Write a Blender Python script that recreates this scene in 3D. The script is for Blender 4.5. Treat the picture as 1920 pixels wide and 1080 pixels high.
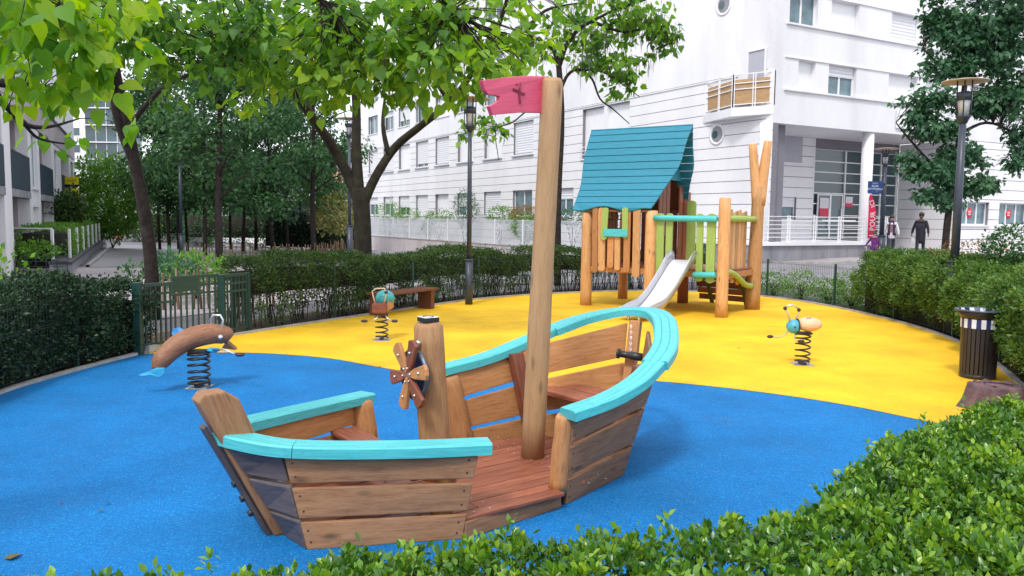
import bpy, bmesh, math, random
import numpy as np
from mathutils import Vector, Matrix, noise

random.seed(7)
rng = np.random.default_rng(7)
S = bpy.context.scene
for o in list(bpy.data.objects):
    bpy.data.objects.remove(o)

# ------------------------------------------------------------------ camera
CAM_H, FOC = 1.95, 1500.0
PITCH, ROLL = math.atan(130 / 1500), 0.0115
cp, sp, cr, sr = math.cos(PITCH), math.sin(PITCH), math.cos(ROLL), math.sin(ROLL)
Rv, Fv, Uv = Vector((1, 0, 0)), Vector((0, cp, -sp)), Vector((0, sp, cp))
camR, camU = Rv * cr + Uv * sr, -Rv * sr + Uv * cr
cam = bpy.data.objects.new('camera', bpy.data.cameras.new('camera'))
S.collection.objects.link(cam)
cm = Matrix((camR, camU, -Fv)).transposed().to_4x4()
cm.translation = Vector((0, 0, CAM_H))
cam.matrix_world = cm
cam.data.sensor_width = 36
cam.data.lens = 36 * FOC / 1920
cam.data.clip_start, cam.data.clip_end = 0.05, 1000
S.camera = cam

# ------------------------------------------------------------------ sky, sun, exposure
SUN_EL, SUN_AZ = math.radians(52), math.radians(200)      # azimuth clockwise from +Y
W = bpy.data.worlds.new('World')
S.world = W
W.use_nodes = True
nt = W.node_tree
for n in list(nt.nodes):
    nt.nodes.remove(n)
sky = nt.nodes.new('ShaderNodeTexSky')
sky.sky_type = 'NISHITA'
sky.sun_disc = False
sky.sun_elevation, sky.sun_rotation = SUN_EL, SUN_AZ
hs = nt.nodes.new('ShaderNodeHueSaturation')
hs.inputs['Saturation'].default_value = 0.25
cloud = nt.nodes.new('ShaderNodeMixRGB')
cloud.inputs['Fac'].default_value = 0.8
cloud.inputs['Color2'].default_value = (10.2, 10.6, 11.4, 1)
bg = nt.nodes.new('ShaderNodeBackground')
bg.inputs['Strength'].default_value = 0.102
wo = nt.nodes.new('ShaderNodeOutputWorld')
nt.links.new(sky.outputs[0], hs.inputs['Color'])
nt.links.new(hs.outputs[0], cloud.inputs['Color1'])
nt.links.new(cloud.outputs[0], bg.inputs[0])
nt.links.new(bg.outputs[0], wo.inputs[0])
sun = bpy.data.objects.new('sun', bpy.data.lights.new('sun', 'SUN'))
S.collection.objects.link(sun)
sun.data.energy = 1.5
sun.data.angle = math.radians(10)
sun.data.color = (1.0, 0.96, 0.9)
sd = Vector((math.sin(SUN_AZ) * math.cos(SUN_EL), math.cos(SUN_AZ) * math.cos(SUN_EL), math.sin(SUN_EL)))
sun.rotation_euler = sd.to_track_quat('Z', 'Y').to_euler()
S.view_settings.view_transform = 'Standard'
S.view_settings.look = 'None'
S.view_settings.gamma = 1
S.view_settings.exposure = 0.68
S.cycles.max_bounces = 6
S.cycles.transparent_max_bounces = 6


def ray(px, py):
    d = Fv + camR * ((px - 960) / FOC) + camU * ((540 - py) / FOC)
    return d


def at(px, py, z=0.0):            # point of the photograph on the level z
    d = ray(px, py)
    t = (z - CAM_H) / d.z
    return Vector((d.x * t, d.y * t, z))


def dep(px, py, y):               # point of the photograph at the distance y
    d = ray(px, py)
    t = y / d.y
    return Vector((d.x * t, y, CAM_H + d.z * t))


def sst(a, b, x):
    k = max(0.0, min(1.0, (x - a) / (b - a)))
    return k * k * (3 - 2 * k)


def G(x, y):                      # height of the ground
    return sst(16, 34, y) * max(0.0, min(0.5, 0.036 * x)) - 0.85 * sst(40, 75, y) * sst(8, -2, x)


def atg(px, py):
    z = 0.0
    for _ in range(30):
        q = at(px, py, z)
        z = .5 * z + .5 * G(q.x, q.y)
    return q


# ------------------------------------------------------------------ materials
MATS = {}


def nodes(name):
    m = bpy.data.materials.new(name)
    m.use_nodes = True
    t = m.node_tree
    b = t.nodes['Principled BSDF']
    MATS[name] = m
    return m, t, b


def N(t, kind, **kw):
    n = t.nodes.new('ShaderNode' + kind)
    for k, v in kw.items():
        if k in n.inputs:
            n.inputs[k].default_value = v
        else:
            setattr(n, k, v)
    return n


def ramp(t, fac, stops):
    r = N(t, 'ValToRGB')
    e = r.color_ramp.elements
    while len(e) < len(stops):
        e.new(0.5)
    for i, (p, c) in enumerate(stops):
        e[i].position = p
        e[i].color = (*c, 1) if len(c) == 3 else c
    t.links.new(fac, r.inputs[0])
    return r.outputs[0]


def bump(t, b, h, dist=0.01, strength=0.5):
    n = N(t, 'Bump', Distance=dist, Strength=strength)
    t.links.new(h, n.inputs['Height'])
    t.links.new(n.outputs[0], b.inputs['Normal'])


def coords(t, kind='Object', scale=(1, 1, 1), jitter=True):
    tc = N(t, 'TexCoord')
    if kind == 'World':
        g = N(t, 'NewGeometry')
        src = g.outputs['Position']
    else:
        src = tc.outputs[kind]
    mp = N(t, 'Mapping')
    mp.inputs['Scale'].default_value = scale
    t.links.new(src, mp.inputs[0])
    if kind == 'Object' and jitter:
        oi = N(t, 'ObjectInfo')
        ml = N(t, 'Math', operation='MULTIPLY')
        ml.inputs[1].default_value = 37.0
        t.links.new(oi.outputs['Random'], ml.inputs[0])
        cx = N(t, 'CombineXYZ')
        for i in range(3):
            t.links.new(ml.outputs[0], cx.inputs[i])
        t.links.new(cx.outputs[0], mp.inputs['Location'])
    return mp.outputs[0]


def plain(name, col, rough=0.5, metal=0.0, var=0.12, scale=8.0, bmp=0.0, spec=0.5):
    m, t, b = nodes(name)
    v = coords(t, 'Object')
    n = N(t, 'TexNoise', Scale=scale, Detail=5.0)
    t.links.new(v, n.inputs['Vector'])
    lo = tuple(c * (1 - var) for c in col)
    hi = tuple(min(1, c * (1 + var)) for c in col)
    t.links.new(ramp(t, n.outputs[0], [(0.3, lo), (0.7, hi)]), b.inputs['Base Color'])
    b.inputs['Roughness'].default_value = rough
    b.inputs['Metallic'].default_value = metal
    b.inputs['Specular IOR Level'].default_value = spec
    if bmp:
        bump(t, b, n.outputs[0], bmp, 0.6)
    return m


def wood(name, c1, c2, c3=None, gs=1.0, rough=0.6, knots=True, grey=0.0, bmp=0.004, objvar=0.25):
    """grain runs along the object's own x axis"""
    m, t, b = nodes(name)
    v = coords(t, 'Object', (1.1 * gs, 11 * gs, 11 * gs))
    n = N(t, 'TexNoise', Scale=3.0, Detail=4.0, Distortion=0.9)
    t.links.new(v, n.inputs['Vector'])
    v2 = coords(t, 'Object', (5.0 * gs, 90 * gs, 90 * gs))
    n2 = N(t, 'TexNoise', Scale=3.0, Detail=3.0)
    t.links.new(v2, n2.inputs['Vector'])
    ad = N(t, 'Math', operation='MULTIPLY_ADD')
    ad.inputs[1].default_value = 0.4
    t.links.new(n2.outputs[0], ad.inputs[0])
    ml = N(t, 'Math', operation='MULTIPLY')
    ml.inputs[1].default_value = 0.6
    t.links.new(n.outputs[0], ml.inputs[0])
    t.links.new(ml.outputs[0], ad.inputs[2])
    col = ramp(t, ad.outputs[0], [(0.26, c1), (0.5, c2), (0.74, c3 or tuple(min(1, c * 1.25) for c in c2))])
    hfac = ad.outputs[0]
    if knots:
        v3 = coords(t, 'Object', (2.2, 6.5, 6.5))
        vo = N(t, 'TexVoronoi', Scale=1.0)
        t.links.new(v3, vo.inputs['Vector'])
        k = ramp(t, vo.outputs['Distance'], [(0.04, (0.25, 0.25, 0.25)), (0.16, (1, 1, 1))])
        mx = N(t, 'MixRGB', blend_type='MULTIPLY')
        mx.inputs[0].default_value = 0.75
        t.links.new(col, mx.inputs[1])
        t.links.new(k, mx.inputs[2])
        col = mx.outputs[0]
    if grey:
        v4 = coords(t, 'Object', (1.2, 3, 3))
        n4 = N(t, 'TexNoise', Scale=2.0, Detail=5.0)
        t.links.new(v4, n4.inputs['Vector'])
        f = ramp(t, n4.outputs[0], [(0.35, (0, 0, 0)), (0.7, (grey, grey, grey))])
        mx = N(t, 'MixRGB')
        t.links.new(f, mx.inputs[0])
        t.links.new(col, mx.inputs[1])
        mx.inputs[2].default_value = (0.2, 0.175, 0.165, 1)
        col = mx.outputs[0]
    oi = N(t, 'ObjectInfo')
    mr = N(t, 'MapRange')
    mr.inputs['To Min'].default_value = 1 - objvar
    mr.inputs['To Max'].default_value = 1 + objvar
    t.links.new(oi.outputs['Random'], mr.inputs[0])
    hv = N(t, 'HueSaturation')
    t.links.new(mr.outputs[0], hv.inputs['Value'])
    t.links.new(col, hv.inputs['Color'])
    t.links.new(hv.outputs[0], b.inputs['Base Color'])
    b.inputs['Roughness'].default_value = rough
    b.inputs['Specular IOR Level'].default_value = 0.35
    bump(t, b, hfac, bmp, 0.5)
    return m


def painted(name, col, rough=0.4, grainy=0.15, wear=None):
    m, t, b = nodes(name)
    v = coords(t, 'Object', (1.5, 26, 26))
    n = N(t, 'TexNoise', Scale=3.0, Detail=5.0, Distortion=0.4)
    t.links.new(v, n.inputs['Vector'])
    c = ramp(t, n.outputs[0], [(0.3, tuple(x * (1 - grainy) for x in col)), (0.7, tuple(min(1, x * (1 + grainy)) for x in col))])
    if wear:
        v3 = coords(t, 'Object', (6, 14, 14))
        n3 = N(t, 'TexNoise', Scale=2.0, Detail=8.0, Roughness=0.7)
        t.links.new(v3, n3.inputs['Vector'])
        f = ramp(t, n3.outputs[0], [(0.61, (0, 0, 0)), (0.67, (.8, .8, .8))])
        mx = N(t, 'MixRGB')
        t.links.new(f, mx.inputs[0])
        t.links.new(c, mx.inputs[1])
        mx.inputs[2].default_value = (*wear, 1)
        c = mx.outputs[0]
    t.links.new(c, b.inputs['Base Color'])
    b.inputs['Roughness'].default_value = rough
    bump(t, b, n.outputs[0], 0.003, 0.35)
    return m


def rubber(name, col, dark, light):
    m, t, b = nodes(name)
    v = coords(t, 'World')
    vo = N(t, 'TexVoronoi', Scale=130.0)
    t.links.new(v, vo.inputs['Vector'])
    n = N(t, 'TexNoise', Scale=0.7, Detail=8.0, Roughness=0.65)
    t.links.new(v, n.inputs['Vector'])
    sep = N(t, 'SeparateColor')
    t.links.new(vo.outputs['Color'], sep.inputs[0])
    c = ramp(t, sep.outputs[0], [(0.0, tuple(.8 * a + .2 * b for a, b in zip(dark, col))), (0.35, col), (0.75, col), (1.0, tuple(.6 * a + .4 * b for a, b in zip(light, col)))])
    hv = N(t, 'HueSaturation')
    mr = N(t, 'MapRange')
    mr.inputs['From Min'].default_value, mr.inputs['From Max'].default_value = 0.3, 0.7
    mr.inputs['To Min'].default_value, mr.inputs['To Max'].default_value = 0.72, 1.16
    t.links.new(n.outputs[0], mr.inputs[0])
    t.links.new(mr.outputs[0], hv.inputs['Value'])
    t.links.new(c, hv.inputs['Color'])
    # sparse dirt specks
    vs = N(t, 'TexVoronoi', Scale=2.6)
    t.links.new(v, vs.inputs['Vector'])
    f = ramp(t, vs.outputs['Distance'], [(0.018, (0.75, 0.75, 0.75)), (0.035, (0, 0, 0))])
    mx = N(t, 'MixRGB')
    t.links.new(f, mx.inputs[0])
    t.links.new(hv.outputs[0], mx.inputs[1])
    mx.inputs[2].default_value = (0.16, 0.12, 0.07, 1)
    t.links.new(mx.outputs[0], b.inputs['Base Color'])
    # scuffs and faded grime
    ns = N(t, 'TexNoise', Scale=1.6, Detail=10.0, Roughness=0.75, Distortion=1.2)
    t.links.new(v, ns.inputs['Vector'])
    f2 = ramp(t, ns.outputs[0], [(0.5, (0, 0, 0)), (0.72, (0.18, 0.18, 0.18))])
    mx2 = N(t, 'MixRGB')
    t.links.new(f2, mx2.inputs[0])
    t.links.new(mx.outputs[0], mx2.inputs[1])
    mx2.inputs[2].default_value = (*[c * .45 + .06 for c in col], 1)
    t.links.new(mx2.outputs[0], b.inputs['Base Color'])
    b.inputs['Roughness'].default_value = 0.85
    b.inputs['Specular IOR Level'].default_value = 0.3
    bump(t, b, vo.outputs['Distance'], 0.004, 0.6)
    return m


def surface(name, cols, scale=1.0, fine=60.0, rough=0.85, bmp=0.003, streak=False, kind='World'):
    m, t, b = nodes(name)
    v = coords(t, kind, (1, 1, 0.25) if streak else (1, 1, 1), jitter=False)
    n = N(t, 'TexNoise', Scale=scale, Detail=8.0, Roughness=0.6)
    t.links.new(v, n.inputs['Vector'])
    n2 = N(t, 'TexNoise', Scale=fine, Detail=2.0)
    t.links.new(coords(t, kind, jitter=False), n2.inputs['Vector'])
    c = ramp(t, n.outputs[0], [(0.28 + 0.44 * i / (len(cols) - 1), k) for i, k in enumerate(cols)])
    mx = N(t, 'MixRGB', blend_type='OVERLAY')
    mx.inputs[0].default_value = 0.35
    t.links.new(c, mx.inputs[1])
    t.links.new(n2.outputs[0], mx.inputs[2])
    t.links.new(mx.outputs[0], b.inputs['Base Color'])
    b.inputs['Roughness'].default_value = rough
    b.inputs['Specular IOR Level'].default_value = 0.3
    bump(t, b, n2.outputs[0], bmp, 0.5)
    return m


def leafmat(name, cols, trans=0.35, rough=0.42, spec=0.35):
    m, t, b = nodes(name)
    a = N(t, 'Attribute', attribute_name='rnd')
    c = ramp(t, a.outputs['Fac'], [(i / max(1, len(cols) - 1), k) for i, k in enumerate(cols)])
    t.links.new(c, b.inputs['Base Color'])
    b.inputs['Roughness'].default_value = rough
    b.inputs['Specular IOR Level'].default_value = spec
    tr = N(t, 'BsdfTranslucent')
    hv = N(t, 'HueSaturation', Hue=0.485, Saturation=1.1, Value=1.7)
    t.links.new(c, hv.inputs['Color'])
    t.links.new(hv.outputs[0], tr.inputs[0])
    mx = N(t, 'MixShader')
    mx.inputs[0].default_value = trans
    t.links.new(b.outputs[0], mx.inputs[1])
    t.links.new(tr.outputs[0], mx.inputs[2])
    t.links.new(mx.outputs[0], t.nodes['Material Output'].inputs[0])
    return m


M_PINE = wood('pine_wood', (0.27, 0.105, 0.035), (0.46, 0.21, 0.08), (0.56, 0.29, 0.12), rough=0.55, gs=1.3)
M_LIGHT = wood('pale_wood', (0.36, 0.19, 0.085), (0.5, 0.3, 0.15), (0.57, 0.37, 0.2), rough=0.6, grey=0.1)
M_DOLPH = wood('brown_log_wood', (0.14, 0.045, 0.025), (0.26, 0.115, 0.06), (0.36, 0.19, 0.11), rough=0.5, gs=1.6)
M_POSTW = wood('amber_post_wood', (0.28, 0.12, 0.045), (0.42, 0.22, 0.1), (0.5, 0.3, 0.15), rough=0.55)
M_ORANGE = wood('orange_wood', (0.34, 0.15, 0.055), (0.54, 0.29, 0.125), (0.63, 0.38, 0.18), rough=0.55)
M_RED = wood('redwood', (0.13, 0.035, 0.022), (0.25, 0.08, 0.045), (0.36, 0.14, 0.075), rough=0.42, knots=False, objvar=0.3)
M_WEATH = wood('weathered_wood', (0.15, 0.062, 0.027), (0.32, 0.158, 0.073), (0.4, 0.225, 0.115), rough=0.6, grey=0.12, bmp=0.004, gs=1.3, objvar=.12)
M_DARKW = wood('dark_wood', (0.09, 0.035, 0.02), (0.17, 0.07, 0.04), rough=0.55, knots=False)
M_TURQ = painted('turquoise_paint', (0.075, 0.47, 0.5), 0.42, 0.16, (0.05, 0.28, 0.3))
M_ROOF = painted('teal_roof_paint', (0.012, 0.2, 0.3), 0.5, 0.16)
M_GREENP = painted('lime_paint', (0.3, 0.42, 0.1), 0.5, 0.15)
M_CRIM = painted('crimson_paint', (0.62, 0.07, 0.15), 0.45, 0.1)
M_CRIMD = painted('carved_crimson', (0.2, 0.01, 0.04), 0.6)
M_SKYB = painted('blue_paint', (0.02, 0.2, 0.5), 0.4, 0.1)
M_LBLUE = painted('light_blue_paint', (0.05, 0.4, 0.62), 0.4, 0.1)
M_STEEL = plain('galvanised_steel', (0.62, 0.63, 0.65), 0.3, 0.9, 0.1)
M_SLIDE = plain('brushed_steel', (0.78, 0.78, 0.83), 0.3, 0.45, 0.06, 3)
M_BLACK = plain('black_paint', (0.02, 0.02, 0.024), 0.4)
M_PADS = plain('dark_rubber', (0.035, 0.02, 0.02), 0.5)
M_LAMP = plain('dark_blue_grey_paint', (0.035, 0.045, 0.07), 0.4)
M_GFENCE = plain('dark_green_paint', (0.008, 0.045, 0.036), 0.45)
M_WIRE = plain('green_wire', (0.015, 0.03, 0.026), 0.6)
M_WHITE = plain('white_paint', (0.8, 0.8, 0.82), 0.5, 0, 0.04)
M_BEIGE = plain('lamp_disc', (0.5, 0.4, 0.3), 0.6)
M_BARK = surface('bark', [(0.011, 0.008, 0.007), (0.024, 0.018, 0.016), (0.042, 0.033, 0.029)], 9, 40, 0.9, 0.03)
M_BARKM = surface('mossy_bark', [(0.013, 0.01, 0.008), (0.027, 0.022, 0.015), (0.038, 0.042, 0.02)], 5, 40, 0.9, 0.03)
M_GLASS, _t, _b = nodes('window_glass')
_b.inputs['Base Color'].default_value = (0.03, 0.045, 0.055, 1)
_b.inputs['Roughness'].default_value = 0.08
_b.inputs['Specular IOR Level'].default_value = 0.8
M_CURT = plain('curtained_glass', (0.12, 0.19, 0.22), 0.15, 0, 0.3, 3)

# ------------------------------------------------------------------ object helpers
ROOT = S.collection


def link(o, parent=None, mat4=None):
    ROOT.objects.link(o)
    if parent is not None:
        o.parent = parent
    if mat4 is not None:
        o.matrix_basis = mat4
    return o


def thing(name, label, cat, loc=(0, 0, 0), rz=0, group=None):
    o = bpy.data.objects.new(name, None)
    o.empty_display_size = 0.2
    link(o)
    o.location = loc
    o.rotation_euler = (0, 0, rz)
    o['label'] = label
    o['category'] = cat
    if group:
        o['group'] = group
    return o


def tag(o, label=None, cat=None, group=None, kind=None):
    for k, v in (('label', label), ('category', cat), ('group', group), ('kind', kind)):
        if v:
            o[k] = v
    return o


class MB:
    def __init__(s):
        s.v, s.f, s.sm = [], [], []

    def add(s, vs, fs, smooth=False):
        n = len(s.v)
        s.v += [tuple(v) for v in vs]
        s.f += [tuple(i + n for i in f) for f in fs]
        s.sm += [smooth] * len(fs)
        return s

    def hexa(s, p):               # 8 points: bottom 4 ccw, top 4 ccw
        return s.add(p, [(3, 2, 1, 0), (4, 5, 6, 7), (0, 1, 5, 4), (1, 2, 6, 5), (2, 3, 7, 6), (3, 0, 4, 7)])

    def box(s, c, d, M=None):
        x, y, z = (k / 2 for k in d)
        p = [Vector(q) for q in ((-x, -y, -z), (x, -y, -z), (x, y, -z), (-x, y, -z), (-x, -y, z), (x, -y, z), (x, y, z), (-x, y, z))]
        if M:
            p = [M @ q for q in p]
        return s.hexa([q + Vector(c) for q in p])

    def bar(s, a, b, w, h, up=(0, 0, 1)):
        a, b = Vector(a), Vector(b)
        x = (b - a).normalized()
        y = Vector(up).cross(x)
        if y.length < 1e-4:
            y = Vector((0, 1, 0)).cross(x)
        y.normalize()
        z = x.cross(y)
        y, z = y * w / 2, z * h / 2
        return s.hexa([a - y - z, b - y - z, b + y - z, a + y - z, a - y + z, b - y + z, b + y + z, a + y + z])

    def tube(s, pts, rad, n=8, closed=False, cap=True):
        pts = [Vector(p) for p in pts]
        if not hasattr(rad, '__len__'):
            rad = [rad] * len(pts)
        rings, nrm = [], None
        m = len(pts)
        for i, p in enumerate(pts):
            if closed:
                d = pts[(i + 1) % m] - pts[i - 1]
            else:
                d = pts[min(i + 1, m - 1)] - pts[max(i - 1, 0)]
            d.normalize()
            if nrm is None:
                nrm = d.orthogonal().normalized()
            nrm = (nrm - d * nrm.dot(d)).normalized()
            bn = d.cross(nrm)
            rings.append([p + (nrm * math.cos(2 * math.pi * k / n) + bn * math.sin(2 * math.pi * k / n)) * rad[i] for k in range(n)])
        vs = [q for r in rings for q in r]
        fs = []
        for i in range(m if closed else m - 1):
            j = (i + 1) % m
            for k in range(n):
                l = (k + 1) % n
                fs.append((i * n + k, i * n + l, j * n + l, j * n + k))
        s.add(vs, fs, True)
        if cap and not closed:
            b0 = len(s.v) - len(vs)
            s.f += [tuple(b0 + k for k in reversed(range(n))), tuple(b0 + (m - 1) * n + k for k in range(n))]
            s.sm += [False, False]
        return s

    def lathe(s, prof, n=16, c=(0, 0, 0), M=None):
        vs, fs = [], []
        for r, z in prof:
            for k in range(n):
                a = 2 * math.pi * k / n
                q = Vector((r * math.cos(a), r * math.sin(a), z))
                if M:
                    q = M @ q
                vs.append(q + Vector(c))
        for i in range(len(prof) - 1):
            for k in range(n):
                l = (k + 1) % n
                fs.append((i * n + k, i * n + l, (i + 1) * n + l, (i + 1) * n + k))
        s.add(vs, fs, True)
        b0 = len(s.v) - len(vs)
        if prof[0][0] > 1e-4:
            s.f.append(tuple(b0 + k for k in reversed(range(n))))
            s.sm.append(False)
        if prof[-1][0] > 1e-4:
            s.f.append(tuple(b0 + (len(prof) - 1) * n + k for k in range(n)))
            s.sm.append(False)
        return s

    def ball(s, c, r, n=12, sc=(1, 1, 1)):
        k = n // 2
        vs = []
        prof = [(math.sin(math.pi * i / k) * r + 1e-5, -math.cos(math.pi * i / k) * r) for i in range(k + 1)]
        return s.lathe(prof, n, c, Matrix.Diagonal((*sc, 1)))

    def prism(s, poly, a, b):     # poly: 3D points, extruded by vector (b-a)
        d = Vector(b) - Vector(a)
        n = len(poly)
        p = [Vector(q) for q in poly]
        vs = p + [q + d for q in p]
        fs = [tuple(reversed(range(n))), tuple(range(n, 2 * n))]
        fs += [(i, (i + 1) % n, n + (i + 1) % n, n + i) for i in range(n)]
        return s.add(vs, fs)

    def build(s, name, mat, parent=None, frame=None, bevel=0, seg=2, recalc=True):
        me = bpy.data.meshes.new(name)
        vs = s.v
        if frame is not None:
            inv = frame.inverted()
            vs = [inv @ Vector(v) for v in vs]
        me.from_pydata(vs, [], s.f)
        me.polygons.foreach_set('use_smooth', s.sm)
        if bevel or recalc:
            bm = bmesh.new()
            bm.from_mesh(me)
            if recalc:
                bmesh.ops.recalc_face_normals(bm, faces=bm.faces)
            if bevel:
                es = [e for e in bm.edges if len(e.link_faces) == 2 and e.calc_face_angle(0) > 0.6]
                bmesh.ops.bevel(bm, geom=es, offset=bevel, segments=seg, profile=0.6, affect='EDGES', clamp_overlap=True)
            bm.to_mesh(me)
            bm.free()
        me.materials.append(mat)
        o = bpy.data.objects.new(name, me)
        return link(o, parent, frame)


def frame_of(o, x, y):
    x = Vector(x).normalized()
    y = Vector(y)
    y = (y - x * y.dot(x)).normalized()
    z = x.cross(y)
    m = Matrix((x, y, z)).transposed().to_4x4()
    m.translation = Vector(o)
    return m


def board(name, a, b, wv, th, mat, parent=None, bevel=0.006, label=None):
    """board from a to b (centre line), wv = full width vector, th = thickness (centred)"""
    a, b, wv = Vector(a), Vector(b), Vector(wv)
    x = (b - a).normalized()
    n = x.cross(wv).normalized() * th / 2
    w = wv / 2
    mb = MB().hexa([a - w - n, b - w - n, b + w - n, a + w - n, a - w + n, b - w + n, b + w + n, a + w + n])
    o = mb.build(name, mat, parent, frame_of((a + b) / 2, x, wv), bevel)
    if label:
        o['label'] = label
    return o


def plank4(name, A, B, C, D, th, inward, mat, parent, bevel=0.008):
    """plank with outer corners A B (bottom) C D (top, C above B); thickness towards inward"""
    A, B, C, D = map(Vector, (A, B, C, D))
    n = (B - A).cross(D - A).normalized()
    if n.dot(Vector(inward)) < 0:
        n = -n
    n *= th
    mb = MB().hexa([A, B, B + n, A + n, D, C, C + n, D + n])
    return mb.build(name, mat, parent, frame_of((A + B + C + D) / 4, B - A, D - A), bevel)


def log(name, a, b, r0, r1, mat, parent, n=14, wob=0.05, seg=7, seed=0, bend=0.0, tip=0.02, label=None):
    a, b = Vector(a), Vector(b)
    d = b - a
    L = d.length
    side = d.orthogonal().normalized()
    rs = random.Random(seed * 31 + int(a.x * 100) + int(b.z * 77))
    pts, rad = [], []
    ts = [0] + [i / seg for i in range(1, seg)] + [1 - tip / L, 1]
    for i, t in enumerate(ts):
        p = a + d * t + side * (bend * math.sin(math.pi * t))
        r = r0 + (r1 - r0) * t
        if 0 < i < len(ts) - 2:
            r *= 1 + rs.uniform(-wob, wob)
            p = p + side * rs.uniform(-wob, wob) * r * 0.5
        if i == len(ts) - 1:
            r *= 0.8
        pts.append(p)
        rad.append(r)
    mb = MB().tube(pts, rad, n)
    o = mb.build(name, mat, parent, frame_of(a, d, side))
    if label:
        o['label'] = label
    return o


def dup(src, parent=None, loc=None, rz=None):
    o = src.copy()
    ROOT.objects.link(o)
    if parent is not None:
        o.parent = parent
    if loc is not None:
        o.location = loc
    if rz is not None:
        o.rotation_euler = (0, 0, rz)
    return o


def dup_tree(src, loc=None, rz=None, parent=None):
    o = dup(src, parent, loc, rz)
    for ch in list(src.children):
        dup_tree(ch, parent=o)
    return o


def text(name, body, size, mat, parent, frame, ext=0.002, align='CENTER'):
    c = bpy.data.curves.new(name, 'FONT')
    c.body = body
    c.size = size
    c.extrude = ext
    c.align_x = align
    c.align_y = 'CENTER'
    c.resolution_u = 2
    c.materials.append(mat)
    o = bpy.data.objects.new(name, c)
    ROOT.objects.link(o)
    me = bpy.data.meshes.new_from_object(o.evaluated_get(bpy.context.evaluated_depsgraph_get()))
    bpy.data.objects.remove(o)
    o = bpy.data.objects.new(name, me)
    o['kind'] = 'stuff'
    return link(o, parent, frame)


# ------------------------------------------------------------------ leaves
LEAF = {
    'oval': ([(0, 0, 0), (-.27, .45, .07), (.27, .45, .07), (0, 1, -.06), (0, .5, 0)], [(0, 2, 4), (4, 2, 3), (0, 4, 1), (4, 3, 1)]),
    'quad': ([(0, 0, 0), (-.3, .5, .05), (.3, .5, .05), (0, 1, -.05)], [(0, 2, 3, 1)]),
    'heart': ([(0, 0, 0), (-.33, -.04, .03), (-.42, .32, .05), (-.2, .72, .0), (0, 1.05, -.12), (.2, .72, .0), (.42, .32, .05), (.33, -.04, .03), (0, .4, -.03)],
              [(0, 7, 6, 8), (8, 6, 5), (8, 5, 4), (8, 4, 3), (8, 3, 2), (0, 8, 2, 1)]),
    'ovate': ([(0, 0, 0), (-.2, .22, .04), (-.27, .6, .06), (0, 1, -.05), (.27, .6, .06), (.2, .22, .04), (0, .5, 0)],
              [(0, 5, 6), (5, 4, 6), (4, 3, 6), (0, 6, 1), (1, 6, 2), (2, 6, 3)]),
}
_h = [(0, 0), (.14, -.09), (.3, -.06), (.42, .08), (.45, .25), (.4, .42), (.3, .58), (.17, .76), (.07, .93), (0, 1.08)]
_o = [(x, y, .05 * abs(x) / .45 - .12 * max(0, y - .4) ** 2) for x, y in _h] + [(-x, y, .05 * abs(x) / .45 - .12 * max(0, y - .4) ** 2) for x, y in _h[-2:0:-1]]
_m = [(0, .2, -.03), (0, .5, -.04), (0, .8, -.07)]
LEAF['fineheart'] = (_o + _m, [(0, 1, 2, 18), (2, 3, 4, 18), (4, 5, 19, 18), (5, 6, 19), (6, 7, 20, 19), (7, 8, 20), (8, 9, 20), (9, 10, 20), (10, 11, 20), (11, 12, 19, 20), (12, 13, 19), (13, 14, 18, 19), (14, 15, 16, 18), (16, 17, 0, 18)])


def leaf_arrays(pos, nrm, tipd, size, shape, r=None):
    """numpy: pos (n,3), nrm leaf face normal, tipd direction of the tip, size (n,)"""
    T, F = LEAF[shape]
    T = np.array(T)
    n = len(pos)
    y = tipd / (np.linalg.norm(tipd, axis=1, keepdims=True) + 1e-9)
    z = nrm - y * (nrm * y).sum(1, keepdims=True)
    z /= np.linalg.norm(z, axis=1, keepdims=True) + 1e-9
    x = np.cross(y, z)
    V = pos[:, None, :] + size[:, None, None] * (x[:, None, :] * T[None, :, 0:1] + y[:, None, :] * T[None, :, 1:2] + z[:, None, :] * T[None, :, 2:3])
    return V.reshape(-1, 3), len(T), F


def leaves(name, pos, nrm, tipd, size, mat, parent=None, shape='oval', rnd=None):
    V, k, F = leaf_arrays(pos, nrm, tipd, size, shape)
    n = len(pos)
    cnt = np.array([len(f) for f in F])
    flat = np.concatenate([np.array(f) for f in F])
    loops = (np.arange(n)[:, None] * k + flat[None, :]).reshape(-1)
    tot = np.tile(cnt, n)
    me = bpy.data.meshes.new(name)
    me.vertices.add(len(V))
    me.vertices.foreach_set('co', V.astype(np.float32).reshape(-1))
    me.loops.add(len(loops))
    me.loops.foreach_set('vertex_index', loops.astype(np.int32))
    me.polygons.add(len(tot))
    st = np.concatenate([[0], np.cumsum(tot)[:-1]])
    me.polygons.foreach_set('loop_start', st.astype(np.int32))
    me.update(calc_edges=True)
    a = me.attributes.new('rnd', 'FLOAT', 'POINT')
    r = rng.random(n) if rnd is None else rnd
    a.data.foreach_set('value', np.repeat(r, k).astype(np.float32))
    me.materials.append(mat)
    o = bpy.data.objects.new(name, me)
    return link(o, parent)


def unit(a):
    return a / (np.linalg.norm(a, axis=1, keepdims=True) + 1e-9)


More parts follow.
